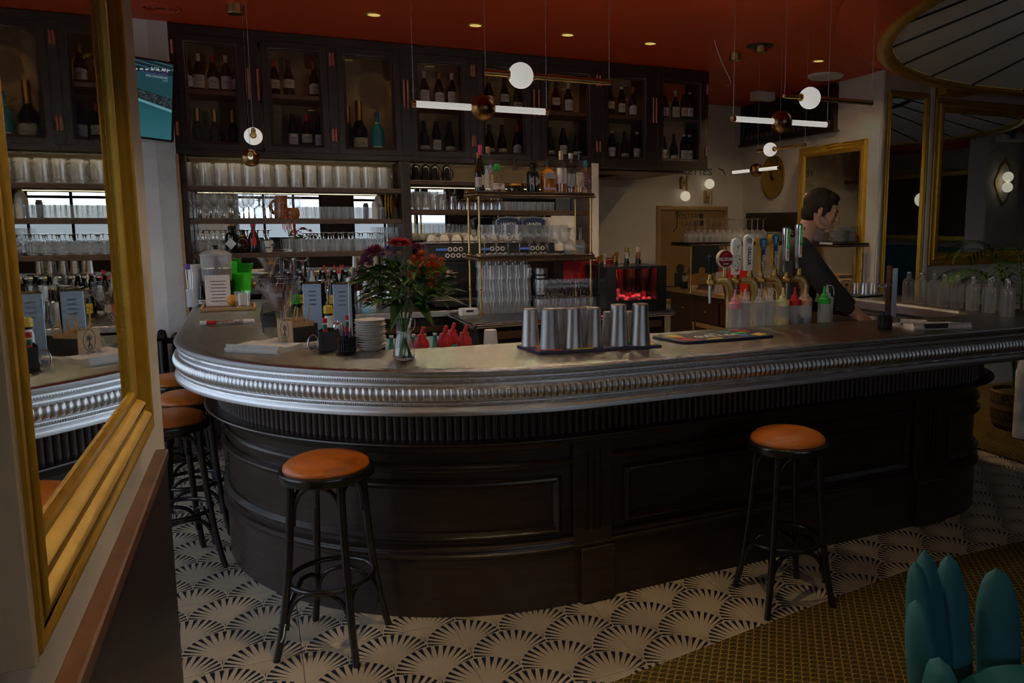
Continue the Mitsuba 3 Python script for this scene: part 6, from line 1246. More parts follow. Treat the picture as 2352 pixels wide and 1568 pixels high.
# ceiling speaker, smoke detector, hook, vent
spk = thing('ceiling_speaker', 'flat round white speaker on the ceiling near the right wall', 'speaker'); obj('body', lathe([(.16, 0), (.16, -.018), (.14, -.03), (0, -.032)], 36), 'white', spk, smooth=40, M=at(4.90, 6.02, CEIL))
wbx = thing('ceiling_box', 'small white box fixed under the ceiling by the far corner', 'box'); obj('body', bx(4.80, 5.04, 6.98, 7.10, CEIL - .09, CEIL, .006), 'white', wbx, smooth=False)
hk = thing('ceiling_hook', 'thin metal hook hanging from the ceiling beyond the cabinets', 'hook'); obj('hook', tube(bez((3.21, 5.23, CEIL), (3.24, 5.23, 2.93), (3.27, 5.2, 2.82), (3.33, 5.2, 2.74), 10).tolist() + [(3.345, 5.2, 2.70), (3.325, 5.2, 2.675), (3.295, 5.2, 2.685)], .004, 8), 'steel', hk)
bp = thing('black_rose_plate', 'round black ceiling plate behind the right brass rose', 'ceiling plate'); obj('plate', lathe([(.105, 0), (.105, -.008), (.09, -.012), (0, -.012)], 36), 'black_plastic', bp, smooth=40, M=at(3.633, 5.255, CEIL))
vr = thing('ceiling_vent', 'round ring vent in the red ceiling above the television', 'vent')
for r in (.105, .075, .045): obj('ring', lathe([(r - .010, -.004), (r - .004, -.012), (r + .010, -.006), (r + .012, 0)], 40), 'ceiling_red', vr, smooth=40, M=at(-.468, 5.90, CEIL))
obj('throat', lathe([(0, -.003), (.05, -.003)], 30), 'black_plastic', vr, smooth=False, M=at(-.468, 5.90, CEIL))
# television on the near wall
tv = thing('television', 'flat television showing a dark teal catwalk on the white papered wall', 'television')
MT = T().translate([-.455, 6.13, 2.455]) @ T().rotate([0, 0, 1], 6) @ T().rotate([0, 1, 0], 5) @ T().translate([-.36, 0, 0])
obj('case', bx(-.10, .37, 0, .045, -.262, .262, .008), 'black_gloss', tv, smooth=False, M=MT)
def tvpic(p, n, uv):
    u, v = uv.x, uv.y
    floor_ = dr.select(v < .62 - .22 * u, 1.0, 0.0); c = mix((.004, .012, .016), (.010, .075, .09), floor_ * smoothstep(.05, .5, .75 - v))
    c = mix(c, (.10, .27, .30), dr.select(dr.abs(v - (.60 - .22 * u)) < .018, .75, 0.0))
    c = mix(c, (.02, .10, .12), smoothstep(.30, .05, v) * .6)
    crowd = dr.select((v > .62 - .22 * u) & (v < .72 - .18 * u) & (noise(u * 60, v * 90, 0) > .6), 1.0, 0.0); c = mix(c, (.05, .055, .055), crowd * .6)
    c = mix(c, (.01, .06, .075), dr.select((v > .72 - .18 * u) & (v < .84), .6, 0.0))
    lamp = dr.select((dr.abs(v - (.80 + .12 * u)) < .010) & (dr.abs(dr.sin(u * 45)) > .6), 1.0, 0.0); c = mix(c, (.28, .36, .38), lamp)
    beams = dr.select((v > .86 + .05 * u) & (dr.abs(dr.sin(v * 60 + u * 8)) < .35), 1.0, 0.0); return mix(c, (.02, .09, .11), beams)
q = trimesh.Trimesh([[-.09, -.0006, -.25], [.355, -.0006, -.25], [.355, -.0006, .25], [-.09, -.0006, .25]], [[0, 1, 2], [0, 2, 3]], process=False)
scene[key('screen', tv)] = {**ply(q, 'black_plastic', uv=np.array([[0, 0], [1, 0], [1, 1], [0, 1.0]])), 'to_world': MT, 'emitter': {'type': 'area', 'radiance': proc(tvpic), 'sampling_weight': .05}}
for s, h, z, m in [('MILAN', .022, .190, 'white'), ('FASHION WEEK', .015, .166, 'purple'), ('#BLUMARINE', .014, .145, 'white'), ('2023', .008, .130, 'white')]:
    t_ = upright(text(s, h, .001)); t_ = mv(t_, .325 - t_.bounds[1][0], -.0012, z)
    scene[key('caption', tv)] = {**ply(t_, m, smooth=False), 'to_world': MT, 'emitter': emit((.16, .20, .22) if m == 'white' else (.06, .035, .13), .01)}
tvm = obj('bracket', bx(.10, .20, .045, .14, -.06, .06), 'black_plastic', tv, smooth=False, M=MT)
# cast iron radiator in the passage
ra = thing('radiator', 'dark cast iron column radiator on the passage wall beyond the stools', 'radiator')
rs = cat(tube([(0, .07, .12), (0, .07, .86)], .022, 10), tube([(0, -.07, .12), (0, -.07, .86)], .022, 10), tube([(0, -.07, .86), (0, 0, .905), (0, .07, .86)], .026, 10), tube([(0, -.07, .12), (0, .07, .12)], .022, 10))
for i in range(11): obj('column', rs, 'iron_dark', ra, smooth=50, M=at(-1.30 + .068 * i, 6.12, 0))
obj('valve', cat(tube([(-.60, 6.12, .85), (-.53, 6.12, .85)], .02, 10), tube([(-.55, 6.12, .85), (-.55, 6.12, 0)], .012, 8), uvs((-.53, 6.12, .87), .035, 14, 8)), 'iron_dark', ra); obj('foot', bx(-1.31, -.61, 6.08, 6.16, 0, .1), 'iron_dark', ra, smooth=False)
# ---------------------------------------------------------------- side counter with L shaped gallery shelf, glasses, plates
sc = thing('side_counter', 'side counter of dark red wood with drawers and a pale wood top', 'counter')
obj('top', prism([(3.80, 7.05), (3.86, 6.0), (3.84, 5.62), (5.17, 5.62), (5.24, 7.05)], .035, .965), 'wood_top', sc, smooth=False); mat('wood_top', grain((.34, .22, .11), (.26, .16, .07), 5, 40, 40), .35)
obj('body', prism([(3.83, 7.0), (3.88, 6.0), (3.87, 5.66), (5.15, 5.66), (5.2, 7.0)], .93, .03), 'mahogany', sc, smooth=False); mat('mahogany', (.045, .012, .008), .3)
for i in range(3):
    y0 = 5.70 + i * .43; M = T().translate([3.862 - .00 * i, y0, 0])
    dk = obj('drawer', bx(-.012, .01, 0, .40, .72, .92, .004), 'mahogany', sc, smooth=False, M=M); scene[key('knob', dk)] = {**ply(cat(uvs((-.028, .20, .82), .013, 12, 7), tube([(-.012, .2, .82), (-.028, .2, .82)], .005, 8)), 'brass', smooth=50), 'to_world': M}
    obj('niche_frame', cat(bx(-.012, .01, 0, .40, .66, .70), bx(-.012, .01, 0, .03, .1, .7)), 'wood_frame', sc, smooth=False, M=M)
L2_ = thing('gallery_shelf', 'dark wood wall shelf on brass posts carrying upturned glasses and white plates', 'shelf')
obj('shelf', prism([(3.70, 6.40), (4.83, 6.40), (4.83, 5.66), (5.17, 5.66), (5.20, 6.75), (3.70, 6.75)], .034, 1.436), 'wood_dark', L2_, smooth=False)
obj('moulding', sweep([(3.70, 6.75), (3.70, 6.40), (4.83, 6.40), (4.83, 5.66), (5.17, 5.66)], [(a, 1.434 + b) for a, b in SP], True, True, nrm=np.array([(-1, 0), (-1, -1), (-1, -1), (-1, -1), (0, -1.0)])), 'wood_dark', L2_, smooth=25)
for x, y in ((3.73, 6.43), (5.13, 5.70), (4.86, 6.43)): obj('post', mv(lathe([(0, 0), (.020, 0), (.020, .006), (.010, .02), (.0085, .20), (.013, .21), (.0085, .22), (.0085, .42), (.012, .435), (0, .436)], 12), x, y, 1.0), 'brass', L2_, smooth=45)
UPW = wine(.225, .042, .034, .105)
for r in range(2):
    for i in range(13): place('upturned_wine_glass', UPW, at(3.76 + .067 * i + .02 * r, 6.47 + .12 * r, 1.471 + .222, 0, (.92, .92, -.985)), f'stemmed wine glass upside down on the wall shelf, {ORD[i]} in the {"front" if r == 0 else "rear"} row', 'glass', 'upturned wine glasses on the wall shelf')
PLT = proto(('', lathe([(0, 0), (.05, 0), (.055, .003), (.088, .012), (.090, .014), (.086, .015), (.055, .006), (0, .006)], 32), 'ceramic', 50))
for j, (x, y, n, s, w) in enumerate([(4.93, 6.05, 13, 1.0, 'nearest the barman'), (5.06, 5.83, 14, 1.0, 'tallest, at the shelf end'), (4.94, 5.80, 11, .9, 'middle'), (4.70, 6.52, 8, 1.25, 'behind the blue tap levers')]):
    for i in range(n): place('plate', PLT, at(x, y, 1.471 + .0105 * i, 20 * i, s), f'small white plate, {ORD[i]} from the bottom of the pile {w}' if j == 1 or j == 3 else f'small white plate, {ORD[i]} from the bottom of the {w} pile' if j == 2 else f'small white plate, {ORD[i]} from the bottom of the pile {w}', 'plate', 'plates on the wall shelf')
tag(obj('shelf_sign', bx(4.815, 4.818, 5.74, 5.92, 1.455, 1.475), 'white', smooth=False), 'small white strip label on the edge of the wall shelf', 'sign')
# bits on the side counter
place('glass_pitcher', proto(('', lathe([(0, .01), (.04, 0), (.05, .01), (.042, .12), (.030, .17), (.034, .20), (.032, .20), (.04, .12), (.045, .02), (0, .02)], 24, 12, .06), 'glass_milky', 40)), at(3.93, 6.25, 1.0), 'ribbed clear pitcher on the pale wood counter', 'pitcher')
place('small_glass', TUMB_CLEAR, at(3.91, 6.00, 1.0, 0, 1.1), 'short clear glass at the front of the pale wood counter', 'glass')
place('yellow_bowl', proto(('', lathe([(0, 0), (.025, 0), (.05, .045), (.048, .047), (.022, .005), (0, .005)], 24), 'paper_cream', 50)), at(3.87, 6.62, 1.0), 'small cream bowl on the pale wood counter', 'bowl')
cc = thing('cutlery_crock', 'black pot of wooden spoons on the pale wood counter', 'pot'); obj('pot', mv(lathe([(0, 0), (.035, 0), (.04, .07), (.037, .07), (0, .01)], 20), 3.90, 6.85, 1.0), 'black_plastic', cc, smooth=40)
for i in range(4): obj('spoon', tube([(3.90, 6.85, 1.01), (3.88 + .02 * i, 6.85, 1.13)], .007, 6), 'paper_cream', cc)
tag(obj('red_box', bx(4.05, 4.30, 6.30, 6.45, 1.001, 1.20, .006), 'red', smooth=False), 'red box on the pale wood counter under the shelf of upturned glasses', 'box')
place('black_bottle', bottle('black_gloss', .26, .035, .16), at(4.02, 6.10, 1.0), 'black bottle on the pale wood counter behind the first tap', 'bottle')
# right arm: black drip mat with glasses, kraft box and fruit jug
tag(obj('drip_mat', bx(4.075, 4.46, 4.55, 5.25, B, B + .012, .003), 'black_plastic', smooth=False), 'black drip mat on the right arm of the bar', 'mat')
kb = thing('straw_box', 'small kraft box with a palm emblem on the right arm behind the barman arm', 'straw box'); MK = at(4.10, 4.78, B + .012, -35)
obj('box', bx(0, .095, 0, .09, 0, .11), 'kraft', kb, smooth=False, M=MK); obj('emblem', mv(upright(lm), .047, -.0003, .058), 'ink', kb, smooth=False, M=MK)
tag(obj('kraft_carton', bx(4.26, 4.40, 4.98, 5.12, B + .012, B + .14, .003), 'kraft', smooth=False), 'plain kraft carton beside the kraft box with the palm emblem', 'box')
for i in range(4): place('rocks_glass', TUMB_CLEAR, at(4.20 + .085 * (i % 2), 4.62 + .09 * (i // 2), B + .012 + .09, 0, (1.05, 1.05, -1.0)), f'clear tumbler upside down on the black drip mat, {ORD[i]} from the chrome tap', 'glass', 'tumblers on the drip mat')
fj = thing('fruit_jug', 'clear jug with dried orange slices on the right arm behind the barman', 'jug'); obj('jug', lathe([(0, 0), (.055, 0), (.06, .01), (.065, .16), (.06, .19), (.057, .19), (.06, .16), (.055, .015), (0, .012)], 28), 'glass_plastic', fj, smooth=50, M=at(4.14, 5.02, B + .012))
for i in range(7): obj('slice', rot(rot(lathe([(0, 0), (.03, 0), (.03, .006), (0, .006)], 18), 60 + 20 * (i % 3), (1, 0, 0)), 50 * i).apply_translation([4.14 + .015 * math.cos(i * 2), 5.02 + .015 * math.sin(i * 2), B + .05 + .014 * i]), 'orange', fj, smooth=40)
# ---------------------------------------------------------------- wall of mirrors facing the room
nm = thing('gilt_mirror', 'narrow tall mirror in a gilt frame beside the corner pilaster', 'mirror')
NP = [(0, -.004), (0, .02), (.010, .028), (.022, .022), (.034, .028), (.045, .022), (.055, .010), (.055, -.004)]
obj('frame', frame(5.285, 5.785, .88, 2.845, NP, 5.63), 'gold_paint', nm, smooth=30); obj('glass', bx(5.335, 5.735, 5.622, 5.627, .93, 2.795), 'mirror', nm, smooth=False)
lm2 = thing('gilt_mirror', 'wide mirror in a deep gilt frame facing the room behind the palm', 'mirror')
LP = [(0, -.004), (0, .025), (.012, .035), (.03, .038), (.045, .030), (.06, .045), (.085, .050), (.10, .036), (.115, .030), (.125, .014), (.13, -.004)]
obj('frame', frame(5.855, 9.0, 1.245, 2.81, LP, 5.63), 'gold_paint', lm2, smooth=30); obj('glass', bx(5.97, 8.9, 5.622, 5.627, 1.36, 2.70), 'mirror', lm2, smooth=False)
ud = thing('picture_light', 'small wall box of brushed metal lit from within above the wide mirror', 'wall lamp'); obj('shade', bx(5.86, 6.16, 5.50, 5.629, 2.825, 2.905, .006), 'gold_paint', ud, smooth=False)
# what those mirrors show: a pier with a double globe sconce, a projector, hanging globes and a gilt mirror on the side wall
struct('wall_pier_side', bx(9.80, 10.45, 2.55, 2.90, 0, CEIL), 'wall_white')
so = thing('double_sconce', 'double globe wall lamp on an ornate pale plate, seen in the wide mirror', 'wall lamp')
k_ = np.linspace(0, 2 * PI, 73)[:-1]
pl = Polygon([((.15 + .02 * math.cos(6 * t)) * math.cos(t), (.27 + .03 * math.cos(4 * t)) * math.sin(t)) for t in k_])
def back(m): v = m.vertices.copy(); m = m.copy(); m.vertices = np.stack([v[:, 0], v[:, 2], v[:, 1]], 1); m.fix_normals(); return m
obj('plate', mv(back(prism(pl, .012)), 10.13, 2.90, 2.24), 'wall_white', so, smooth=False); obj('plate_edge', mv(back(prism(pl.buffer(.012).difference(pl.buffer(-.012)), .018)), 10.13, 2.90, 2.24), 'gold_paint', so, smooth=False)
obj('arm', tube([(10.13, 2.91, 2.24), (10.13, 3.0, 2.24)], .02, 10), 'brass', so)
for z in (2.165, 2.315): scene[key('globe', so)] = {**ply(uvs((10.08, 3.02, z), .075), 'paper', smooth=60), 'emitter': emit((np.array([1.0, .93, .75]) * SCON).tolist(), .2)}
pj = thing('projector', 'white ceiling projector with a blue lens, seen in the wide mirror', 'projector'); MP = T().translate([9.80, 3.30, 2.84]) @ T().rotate([0, 0, 1], 205)
obj('case', bx(-.20, .20, -.14, .14, -.05, .05, .012), 'white', pj, smooth=False, M=MP); obj('lens', rot(lathe([(0, .0), (.03, 0), (.035, .02), (.035, .03), (.028, .03), (.025, .02), (0, .022)], 20), 90, (1, 0, 0)).apply_translation([.10, -.135, 0]), 'blue', pj, smooth=40, M=MP); obj('mount', cyl((0, 0, .04), (0, 0, .17), .035, 14), 'black_plastic', pj, smooth=40, M=MP)
for i, (x, y) in enumerate([(10.75, .75), (11.05, .55)]):
    k = thing('hanging_globe', ['hanging globe lamp seen in the wide mirror, nearer the frame', 'hanging globe lamp seen in the wide mirror, overlapped by its neighbour'][i], 'pendant lamp'); scene[key('globe', k)] = {**ply(uvs((x, y, 2.05), .125), 'paper', smooth=60), 'emitter': emit((np.array([1.0, .92, .72]) * SCON).tolist(), .2)}
    obj('stem', tube([(x, y, 2.16), (x, y, CEIL)], .006, 8), 'brass', k)
sm = thing('gilt_mirror', 'gilt mirror on the far side wall, seen only within the wide mirror', 'mirror')
m = frame(-1.6, 1.15, 1.30, 2.62, [(0, -.004), (0, .03), (.03, .04), (.10, .03), (.11, -.004)], 0); v = m.vertices; m.vertices = np.stack([11.98 + v[:, 1], v[:, 0], v[:, 2]], 1); m.fix_normals()
obj('frame', m, 'gold_paint', sm, smooth=30); obj('glass', bx(11.968, 11.972, -1.5, 1.05, 1.40, 2.52), 'mirror_old', sm, smooth=False)
bn = thing('banquette', 'dark upholstered banquette under the side wall, seen in the mirrors', 'bench'); obj('seat', bx(11.3, 11.95, -1.5, 2.4, .02, .48, .03), 'wood_dark', bn, smooth=30); obj('back', bx(11.78, 11.97, -1.5, 2.4, .48, 1.2, .04), 'teal_velvet', bn, smooth=30)
mat('teal_velvet', proc(lambda p, n, uv: mix((.008, .080, .115), (.016, .130, .165), fbm(p.x * 9, p.y * 9, p.z * 9, 3))), .7, sheen=1.0, sheen_tint=.6)
# ---------------------------------------------------------------- the barman, in profile, reaching down to the work deck
import manifold3d as m3
def ball(p, r):
    s = m3.Manifold.sphere(1.0, 20); r = np.broadcast_to(np.asarray(r, float), (3,))
    return s.scale(r.tolist()).translate([float(q) for q in p])
def bone(a, ra, b, rb): return m3.Manifold.batch_hull([ball(a, ra), ball(b, rb)])
def solid(parts, edge=.012, it=8):
    m = m3.Manifold.batch_boolean(parts, m3.OpType.Add).refine_to_length(edge); q = m.to_mesh()
    t = trimesh.Trimesh(q.vert_properties[:, :3], q.tri_verts, process=True); trimesh.smoothing.filter_taubin(t, lamb=.5, nu=.53, iterations=it); return t
scene['m_skin'] = {'type': 'twosided', 'bsdf': {'type': 'principled', 'base_color': proc(lambda p, n, uv: mix((.46, .25, .17), (.40, .20, .135), fbm(p.x * 40, p.y * 40, p.z * 40, 3))), 'roughness': .5, 'specular': .4}}
mat('shirt_black', proc(lambda p, n, uv: mix((.010, .010, .011), (.018, .017, .018), fbm(p.x * 14, p.y * 14, p.z * 14, 3))), .85)
mat('hair_brown', proc(lambda p, n, uv: mix((.012, .008, .006), (.028, .018, .012), noise(p.x * 160, p.y * 160, p.z * 60))), .7, spec=.12)
mat('trouser_dark', (.012, .012, .016), .9)
# local frame: x forward (the way he faces), y to his left, z up; feet at the origin
HIP, CH = np.array([-.02, 0, .93]), np.array([.06, 0, 1.28])
NECK = np.array([.075, 0, 1.505]); HC = np.array([.125, 0, 1.70])          # centre of the head
sho = {s: np.array([.06, s * .185, 1.455]) for s in (-1, 1)}
elb = {-1: np.array([.235, -.215, 1.205]), 1: np.array([.25, .16, 1.22])}
wri = {-1: np.array([.395, -.16, 1.07]), 1: np.array([.42, .10, 1.06])}
fd_ = {-1: np.array([.80, -.12, -.58]), 1: np.array([.8, -.1, -.55])}
skin, shirt = [], []
skin += [bone(NECK - [.01, 0, .05], (.058, .055, .05), NECK + [.03, 0, .09], (.055, .052, .05))]
skin += [bone(HIP, (.11, .15, .10), CH, (.11, .155, .13)), bone(CH, (.11, .155, .13), CH + [.0, 0, .13], (.10, .16, .08)), bone(CH + [0, 0, .16], (.075, .12, .05), NECK - [.01, 0, .04], (.056, .056, .04))]
for s in (-1, 1):
    skin += [bone(sho[s], .056, elb[s], .043), bone(elb[s], .042, wri[s], (.026, .026, .03)), bone([HIP[0], s * .085, .90], .085, [-.005, s * .09, .50], .058), bone([-.005, s * .09, .50], .056, [-.03, s * .095, .09], .040), bone([-.03, s * .095, .05], (.045, .04, .045), [.13, s * .11, .03], (.05, .045, .03))]
    # hand: palm and five bent fingers
    d = fd_[s] / np.linalg.norm(fd_[s]); w_ = wri[s]; side = np.cross(d, [0, 0, 1.0]); side /= np.linalg.norm(side); up = np.cross(side, d)
    pc_ = w_ + d * .055
    skin.append(m3.Manifold.batch_hull([ball(w_ + d * .010, .021), ball(w_ + d * .088 + side * .030, .012), ball(w_ + d * .092 - side * .030, .012), ball(w_ + d * .090, .015)]))
    for fi, (o, L) in enumerate(zip((-.031, -.011, .010, .029), (.072, .080, .075, .060))):
        o = o * (1 if s > 0 else -1)
        b0 = w_ + d * .088 + side * o; k1 = b0 + d * L * .48 - up * .004; k2 = k1 + (d * .72 - up * .62) * L * .32; k3 = k2 + (d * .35 - up * .9) * L * .28
        skin += [bone(b0 - d * .02, .0105, k1, .0092), bone(k1, .0092, k2, .0085), bone(k2, .0085, k3, .0075)]
    sg = 1 if s < 0 else -1
    t0 = w_ + d * .03 + side * .026 * sg; t1 = t0 + (d * .75 + side * .55 * sg - up * .3) * .042; t2 = t1 + (d * .9 + side * .1 * sg - up * .4) * .032
    skin += [bone(t0 - side * .012 * sg, .014, t1, .011), bone(t1, .0105, t2, .0085)]
    shirt += [bone(sho[s] + [0, 0, .004], .070, elb[s], .058), bone(elb[s], .057, elb[s] * .30 + wri[s] * .70, .043), ball(sho[s] + [-.005, -s * .02, .0], (.075, .075, .07))]
# the head: skull, jaw, nose, brow, lips, ear; chin lowered
hd = [ball(HC + [-.012, 0, .025], (.098, .076, .098)), bone(HC + [.045, 0, .0], (.048, .060, .06), HC + [.058, 0, -.075], (.030, .036, .028)), bone(HC + [.0, 0, -.02], (.06, .064, .06), HC + [.035, 0, -.085], (.040, .042, .025)), ball(HC + [.072, 0, -.098], (.020, .024, .019)),
      ball(HC + [.078, 0, .028], (.018, .046, .013)), bone(HC + [.088, 0, .012], (.010, .009, .012), HC + [.116, 0, -.032], (.012, .013, .010)), ball(HC + [.102, .011, -.036], (.011, .009, .008)), ball(HC + [.102, -.011, -.036], (.011, .009, .008)), ball(HC + [.090, 0, -.060], (.013, .022, .0065)), ball(HC + [.088, 0, -.072], (.012, .020, .0075)), ball(HC + [.070, .034, -.018], (.018, .018, .02)), ball(HC + [.070, -.034, -.018], (.018, .018, .02))]
ear = lambda s: [m3.Manifold.batch_hull([ball(HC + [-.010, s * .075, .012], (.016, .006, .020)), ball(HC + [-.004, s * .073, -.022], (.010, .006, .014))]), ]
def tilt(parts, deg): return [p.translate((-NECK).tolist()).rotate([0, deg, 0]).translate(NECK.tolist()) for p in parts]
TILT = 17
skin_mesh = solid(skin + tilt(hd + ear(-1) + ear(1), TILT), .0075, 9)
shirt += [bone(HIP + [0, 0, -.02], (.128, .172, .10), CH, (.130, .178, .14)), bone(CH, (.130, .178, .14), CH + [-.005, 0, .13], (.118, .182, .085)), bone(CH + [-.01, 0, .17], (.085, .14, .055), NECK - [.012, 0, .035], (.068, .068, .03))]
bmk = thing('person', 'dark haired barman in a black long sleeved shirt, bending in profile behind the taps', 'person')
BM = T().translate([3.105, 4.10, 0]) @ T().rotate([0, 0, 1], -38) @ T().scale([1.02, 1.02, 1.03])
obj('body', skin_mesh, 'skin', bmk, smooth=True, M=BM)
sh = solid(shirt, .014, 6); v = sh.vertices; sh.vertices = v + sh.vertex_normals * (.004 * (meshkit.fbm(v * 14, 3, 2) - .5))[:, None]
obj('shirt', sh, 'shirt_black', bmk, smooth=True, M=BM)
tr_ = []
for s in (-1, 1): tr_ += [bone([HIP[0], s * .088, .90], .102, [-.005, s * .092, .50], .074), bone([-.005, s * .092, .50], .073, [-.03, s * .096, .10], .060)]
obj('trousers', solid(tr_, .02, 5), 'trouser_dark', bmk, smooth=True, M=BM)
for s in (-1, 1): obj('shoe', solid([bone([-.04, s * .096, .035], (.05, .045, .035), [.15, s * .115, .028], (.055, .05, .028))], .015, 4), 'black_plastic', bmk, smooth=True, M=BM)
hair = m3.Manifold.batch_boolean([ball(HC + [-.020, 0, .040], (.106, .084, .100)), ball(HC + [.028, 0, .096], (.054, .062, .034)), ball(HC + [-.062, 0, -.02], (.056, .066, .075))], m3.OpType.Add)
cutf = m3.Manifold.batch_boolean([m3.Manifold.cube([.2, .3, .19], True).translate((HC + [.150, 0, -.035]).tolist()), m3.Manifold.cube([.13, .3, .2], True).rotate([0, -14, 0]).translate((HC + [.048, 0, -.105]).tolist()), m3.Manifold.cube([.3, .3, .1], True).translate((HC + [-.05, 0, -.135]).tolist())], m3.OpType.Add)
side_ = [bone(HC + [.024, s * .072, .03], (.014, .008, .02), HC + [.018, s * .072, -.012], (.009, .006, .014)) for s in (-1, 1)]
hair = m3.Manifold.batch_boolean([hair - cutf] + side_, m3.OpType.Add)
hm = solid(tilt([hair], TILT), .009, 5); v = hm.vertices; hm.vertices = v + hm.vertex_normals * (.004 * (meshkit.noise(v * np.array([220, 220, 60])) - .4))[:, None]
obj('hair', hm, 'hair_brown', bmk, smooth=True, M=BM)
br = [bone(HC + [.0935, s * .016, .028], (.004, .006, .0045), HC + [.083, s * .044, .031], (.004, .006, .004)) for s in (-1, 1)]
obj('eyebrows', solid(tilt(br, TILT), .004, 2), 'hair_brown', bmk, smooth=True, M=BM)
obj('eyes', solid(tilt([ball(HC + [.078, s * .031, .008], (.012, .013, .008)) for s in (-1, 1)], TILT), .004, 1), 'eye_lid', bmk, smooth=True, M=BM); mat('eye_lid', (.30, .15, .10), .4)
obj('lashes', solid(tilt([bone(HC + [.0885, s * .022, .002], .0022, HC + [.084, s * .042, .003], .002) for s in (-1, 1)], TILT), .003, 1), 'hair_brown', bmk, smooth=True, M=BM)
obj('stubble', solid(tilt([bone(HC + [.046, s * .0405, -.060], (.022, .012, .020), HC + [.016, s * .056, -.045], (.014, .009, .022)) for s in (-1,)], TILT), .006, 3), 'stubble_skin', bmk, smooth=True, M=BM); mat('stubble_skin', (.27, .15, .105), .6)
# ---------------------------------------------------------------- petal backed velvet chair at the lower right
pch = thing('velvet_chair', 'teal velvet tub chair with a back of upright padded petals', 'armchair')
def petal(p, ang, w, h, th, lean=7, name='back_petal'):
    """a padded upright cushion with a rounded top: lofted superellipse slices"""
    v, n, k = [], 28, 18
    for t in np.linspace(0, 1, k):
        z = h * t; q = max(0.0, (t - .62) / .38); ww = w / 2 * math.sqrt(max(1 - q ** 2.3, 0.0)) if q < 1 else 0.0
        ww *= .86 + .14 * math.sin(PI * min(t * 1.2, 1)); dd = th / 2 * (math.sqrt(max(1 - q ** 2.6, 0.0)) if q < 1 else 0.0) * (.8 + .2 * math.sin(PI * t))
        for a in np.linspace(0, 2 * PI, n + 1)[:-1]:
            c, s = math.cos(a), math.sin(a); v.append((ww * np.sign(c) * abs(c) ** .75, dd * np.sign(s) * abs(s) ** .85 - math.tan(math.radians(lean)) * z, z))
    f = [[j * n + i, j * n + (i + 1) % n, (j + 1) * n + (i + 1) % n] for j in range(k - 1) for i in range(n)] + [[j * n + i, (j + 1) * n + (i + 1) % n, (j + 1) * n + i] for j in range(k - 1) for i in range(n)]
    m = trimesh.Trimesh(np.array(v), np.array(f), process=False)
    m.vertices += m.vertex_normals * (.004 * (meshkit.fbm(m.vertices * 9 + np.array(p), 2) - .5))[:, None]
    return obj(name, m, 'teal_velvet', pch, smooth=70, M=T().translate(list(p)) @ T().rotate([0, 0, 1], ang))
CX_, CY_ = 1.87, 1.24
# petals set round the back and the near side of the seat; local -y leans outwards
for (a, R, h, w, th) in [(126, .325, .49, .125, .075), (112, .325, .49, .115, .075), (94, .325, .445, .120, .075), (68, .325, .385, .135, .08), (42, .325, .33, .14, .08), (146, .330, .44, .120, .08), (167, .335, .36, .125, .085), (190, .34, .27, .13, .085)]:
    t = math.radians(a); petal((CX_ + R * math.cos(t), CY_ + R * math.sin(t), .23), a + 90, w, h, th, 8)
obj('seat', mv(lathe([(0, 0), (.27, 0), (.29, .03), (.295, .07), (.26, .11), (.2, .12), (0, .122)], 44), CX_, CY_, .26), 'teal_velvet', pch, smooth=60)
obj('plinth', mv(lathe([(0, 0), (.27, 0), (.275, .012), (.33, .20), (.33, .26), (0, .26)], 44), CX_, CY_, .014), 'teal_velvet', pch, smooth=50)
# ---------------------------------------------------------------- palm in a woven basket at the right
pt_ = thing('potted_palm', 'potted palm in a woven straw basket behind the right arm of the bar', 'plant')
PXY = np.array([5.55, 4.30])
obj('basket', mv(lathe([(0, 0), (.17, 0), (.20, .05), (.215, .18), (.205, .30), (.195, .31), (.195, .28), (0, .27)], 40, 40, .03, (.03, .29)), PXY[0], PXY[1], .012), 'basket_straw', pt_, smooth=40)
mat('basket_straw', proc(lambda p, n, uv: mix((.16, .10, .04), (.035, .022, .012), dr.select((dr.abs(dr.sin(p.z * 48)) > .8) | ((dr.abs(dr.sin(p.z * 24)) < .4) & (dr.abs(dr.sin(dr.atan2(p.y - 4.30, p.x - 5.55) * 14 + p.z * 60)) > .6)), .85, 0.0))), .85)
obj('soil', mv(lathe([(0, .26), (.195, .26)], 24), PXY[0], PXY[1], .012), 'iron_dark', pt_, smooth=False)
random.seed(12)
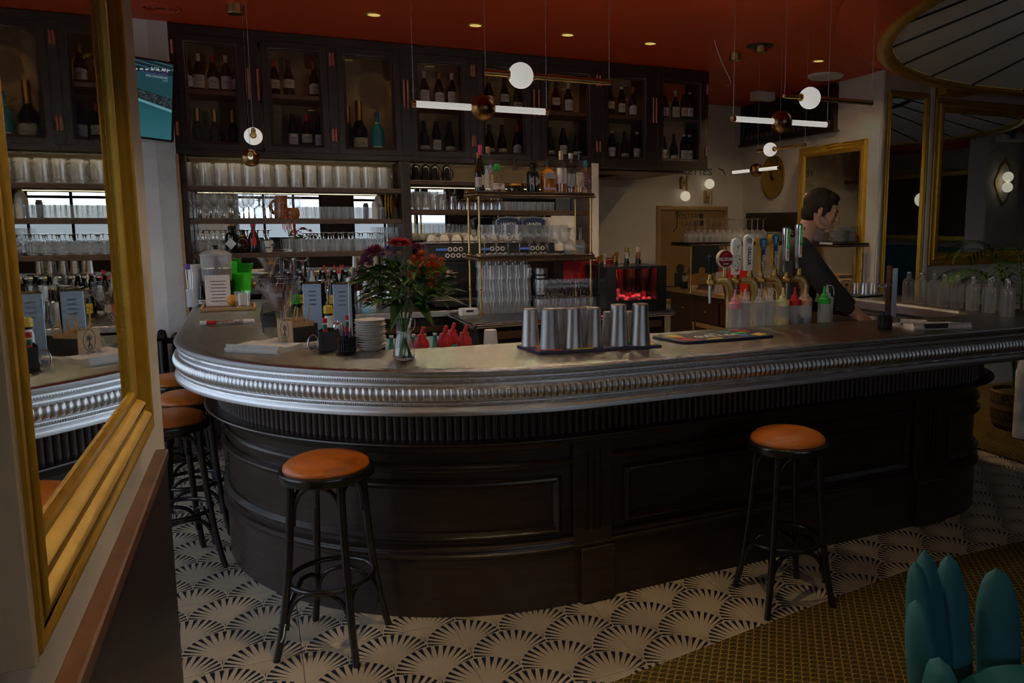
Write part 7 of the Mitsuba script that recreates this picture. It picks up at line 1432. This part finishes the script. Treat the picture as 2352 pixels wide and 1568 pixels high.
for i in range(13):
    a = 2 * PI * i / 13 + random.uniform(-.2, .2); L = random.uniform(.75, 1.05); hgt = random.uniform(.7, 1.15); o = .12
    p0 = np.array([PXY[0] + .04 * math.cos(a), PXY[1] + .04 * math.sin(a), .28]); p1 = p0 + [0.05 * math.cos(a), .05 * math.sin(a), hgt]; p2 = p0 + [.28 * math.cos(a), .28 * math.sin(a), hgt + .28]; p3 = p0 + [L * .62 * math.cos(a), L * .62 * math.sin(a), hgt + .10]
    pts = bez(p0, p1, p2, p3, 22); fr_k = obj('frond', tube(pts, np.linspace(.007, .002, 22), 6), 'leaf', pt_, smooth=60); ls = []
    for j in range(8, 22):
        d = pts[min(j, 21)] - pts[j - 1]; d /= np.linalg.norm(d); sd = np.cross(d, [0, 0, 1.0]); sd /= np.linalg.norm(sd)
        for s in (-1, 1): ls.append(leaf(pts[j], d * .7 + sd * s * .8 + [0, 0, .1], .26 * math.sin(PI * (j - 5) / 19) + .04, .020, .45))
    k_ = key('leaflets', fr_k); scene[k_] = ply(cat(*ls), 'leaf_dark' if i % 2 else 'leaf', smooth=60); labels[k_] = {'kind': 'stuff'}
cylv = thing('floor_vase', 'tall pale glass vase on a stand beside the palm', 'vase'); obj('vase', mv(lathe([(0, 0), (.07, 0), (.075, .5), (.05, .62), (.07, .75), (.065, .75), (.045, .62), (0, .6)], 28), 5.30, 4.05, .02), 'glass_frost', cylv, smooth=50)
# ---------------------------------------------------------------- ceiling spots: the visible row over the back bar, others over the guests' side
for i, (x, lab) in enumerate([(.787, 'first recessed spot from the left in the row above the back bar'), (1.465, 'second recessed spot from the left in the row above the back bar'), (2.147, 'third recessed spot from the left in the row above the back bar'), (2.821, 'fourth recessed spot in the row, beside the hanging hook'), (4.414, 'recessed spot near the right wall above the round speaker')]):
    downlight(x, 5.52, lab, to=(x, 4.6, 0) if i < 4 else (x + .4, 6.2, 0), power=4.0 if i < 4 else 7.0, ang=64)
for x, y, w, lab in [(.70, 2.20, 5.5, 'recessed spot over the rounded front of the bar'), (2.0, 2.2, .7, 'recessed spot over the guests near the second stool'), (.25, 1.2, 7.0, 'recessed spot over the gilt mirror'), (5.9, 5.0, 2.5, 'recessed spot over the palm')]:
    if (x - DOME[0]) ** 2 + (y - DOME[1]) ** 2 < 3.4 ** 2: continue
    downlight(x, y, lab, power=w, ang=44)
# the pendants' own light downwards
for x, y, z, p in [(.73, 3.2, 2.10, .16), (1.02, 3.2, 2.10, .16), (1.036, 3.2, 2.20, .25), (2.2, 3.2, 2.12, .16), (2.5, 3.2, 2.12, .16), (2.513, 3.2, 2.20, .25), (.022, 5.36, 2.12, .25), (3.66, 5.12, 2.15, .3)]:
    spot(key('pendant_beam'), (x, y, z), (x, y, 0), np.array([1, .9, .72]) * p, 84, 70, .4)
for x, y, z, to, p in [(1.036, 3.27, 2.262, (.6, 6.4, 2.4), .75), (2.513, 3.27, 2.264, (2.6, 6.4, 2.4), .75), (.022, 5.44, 2.18, (.1, 6.4, 2.3), .12)]:
    spot(key('globe_beam'), (x, y, z), to, np.array([1, .92, .78]) * p, 70, 45, .4)
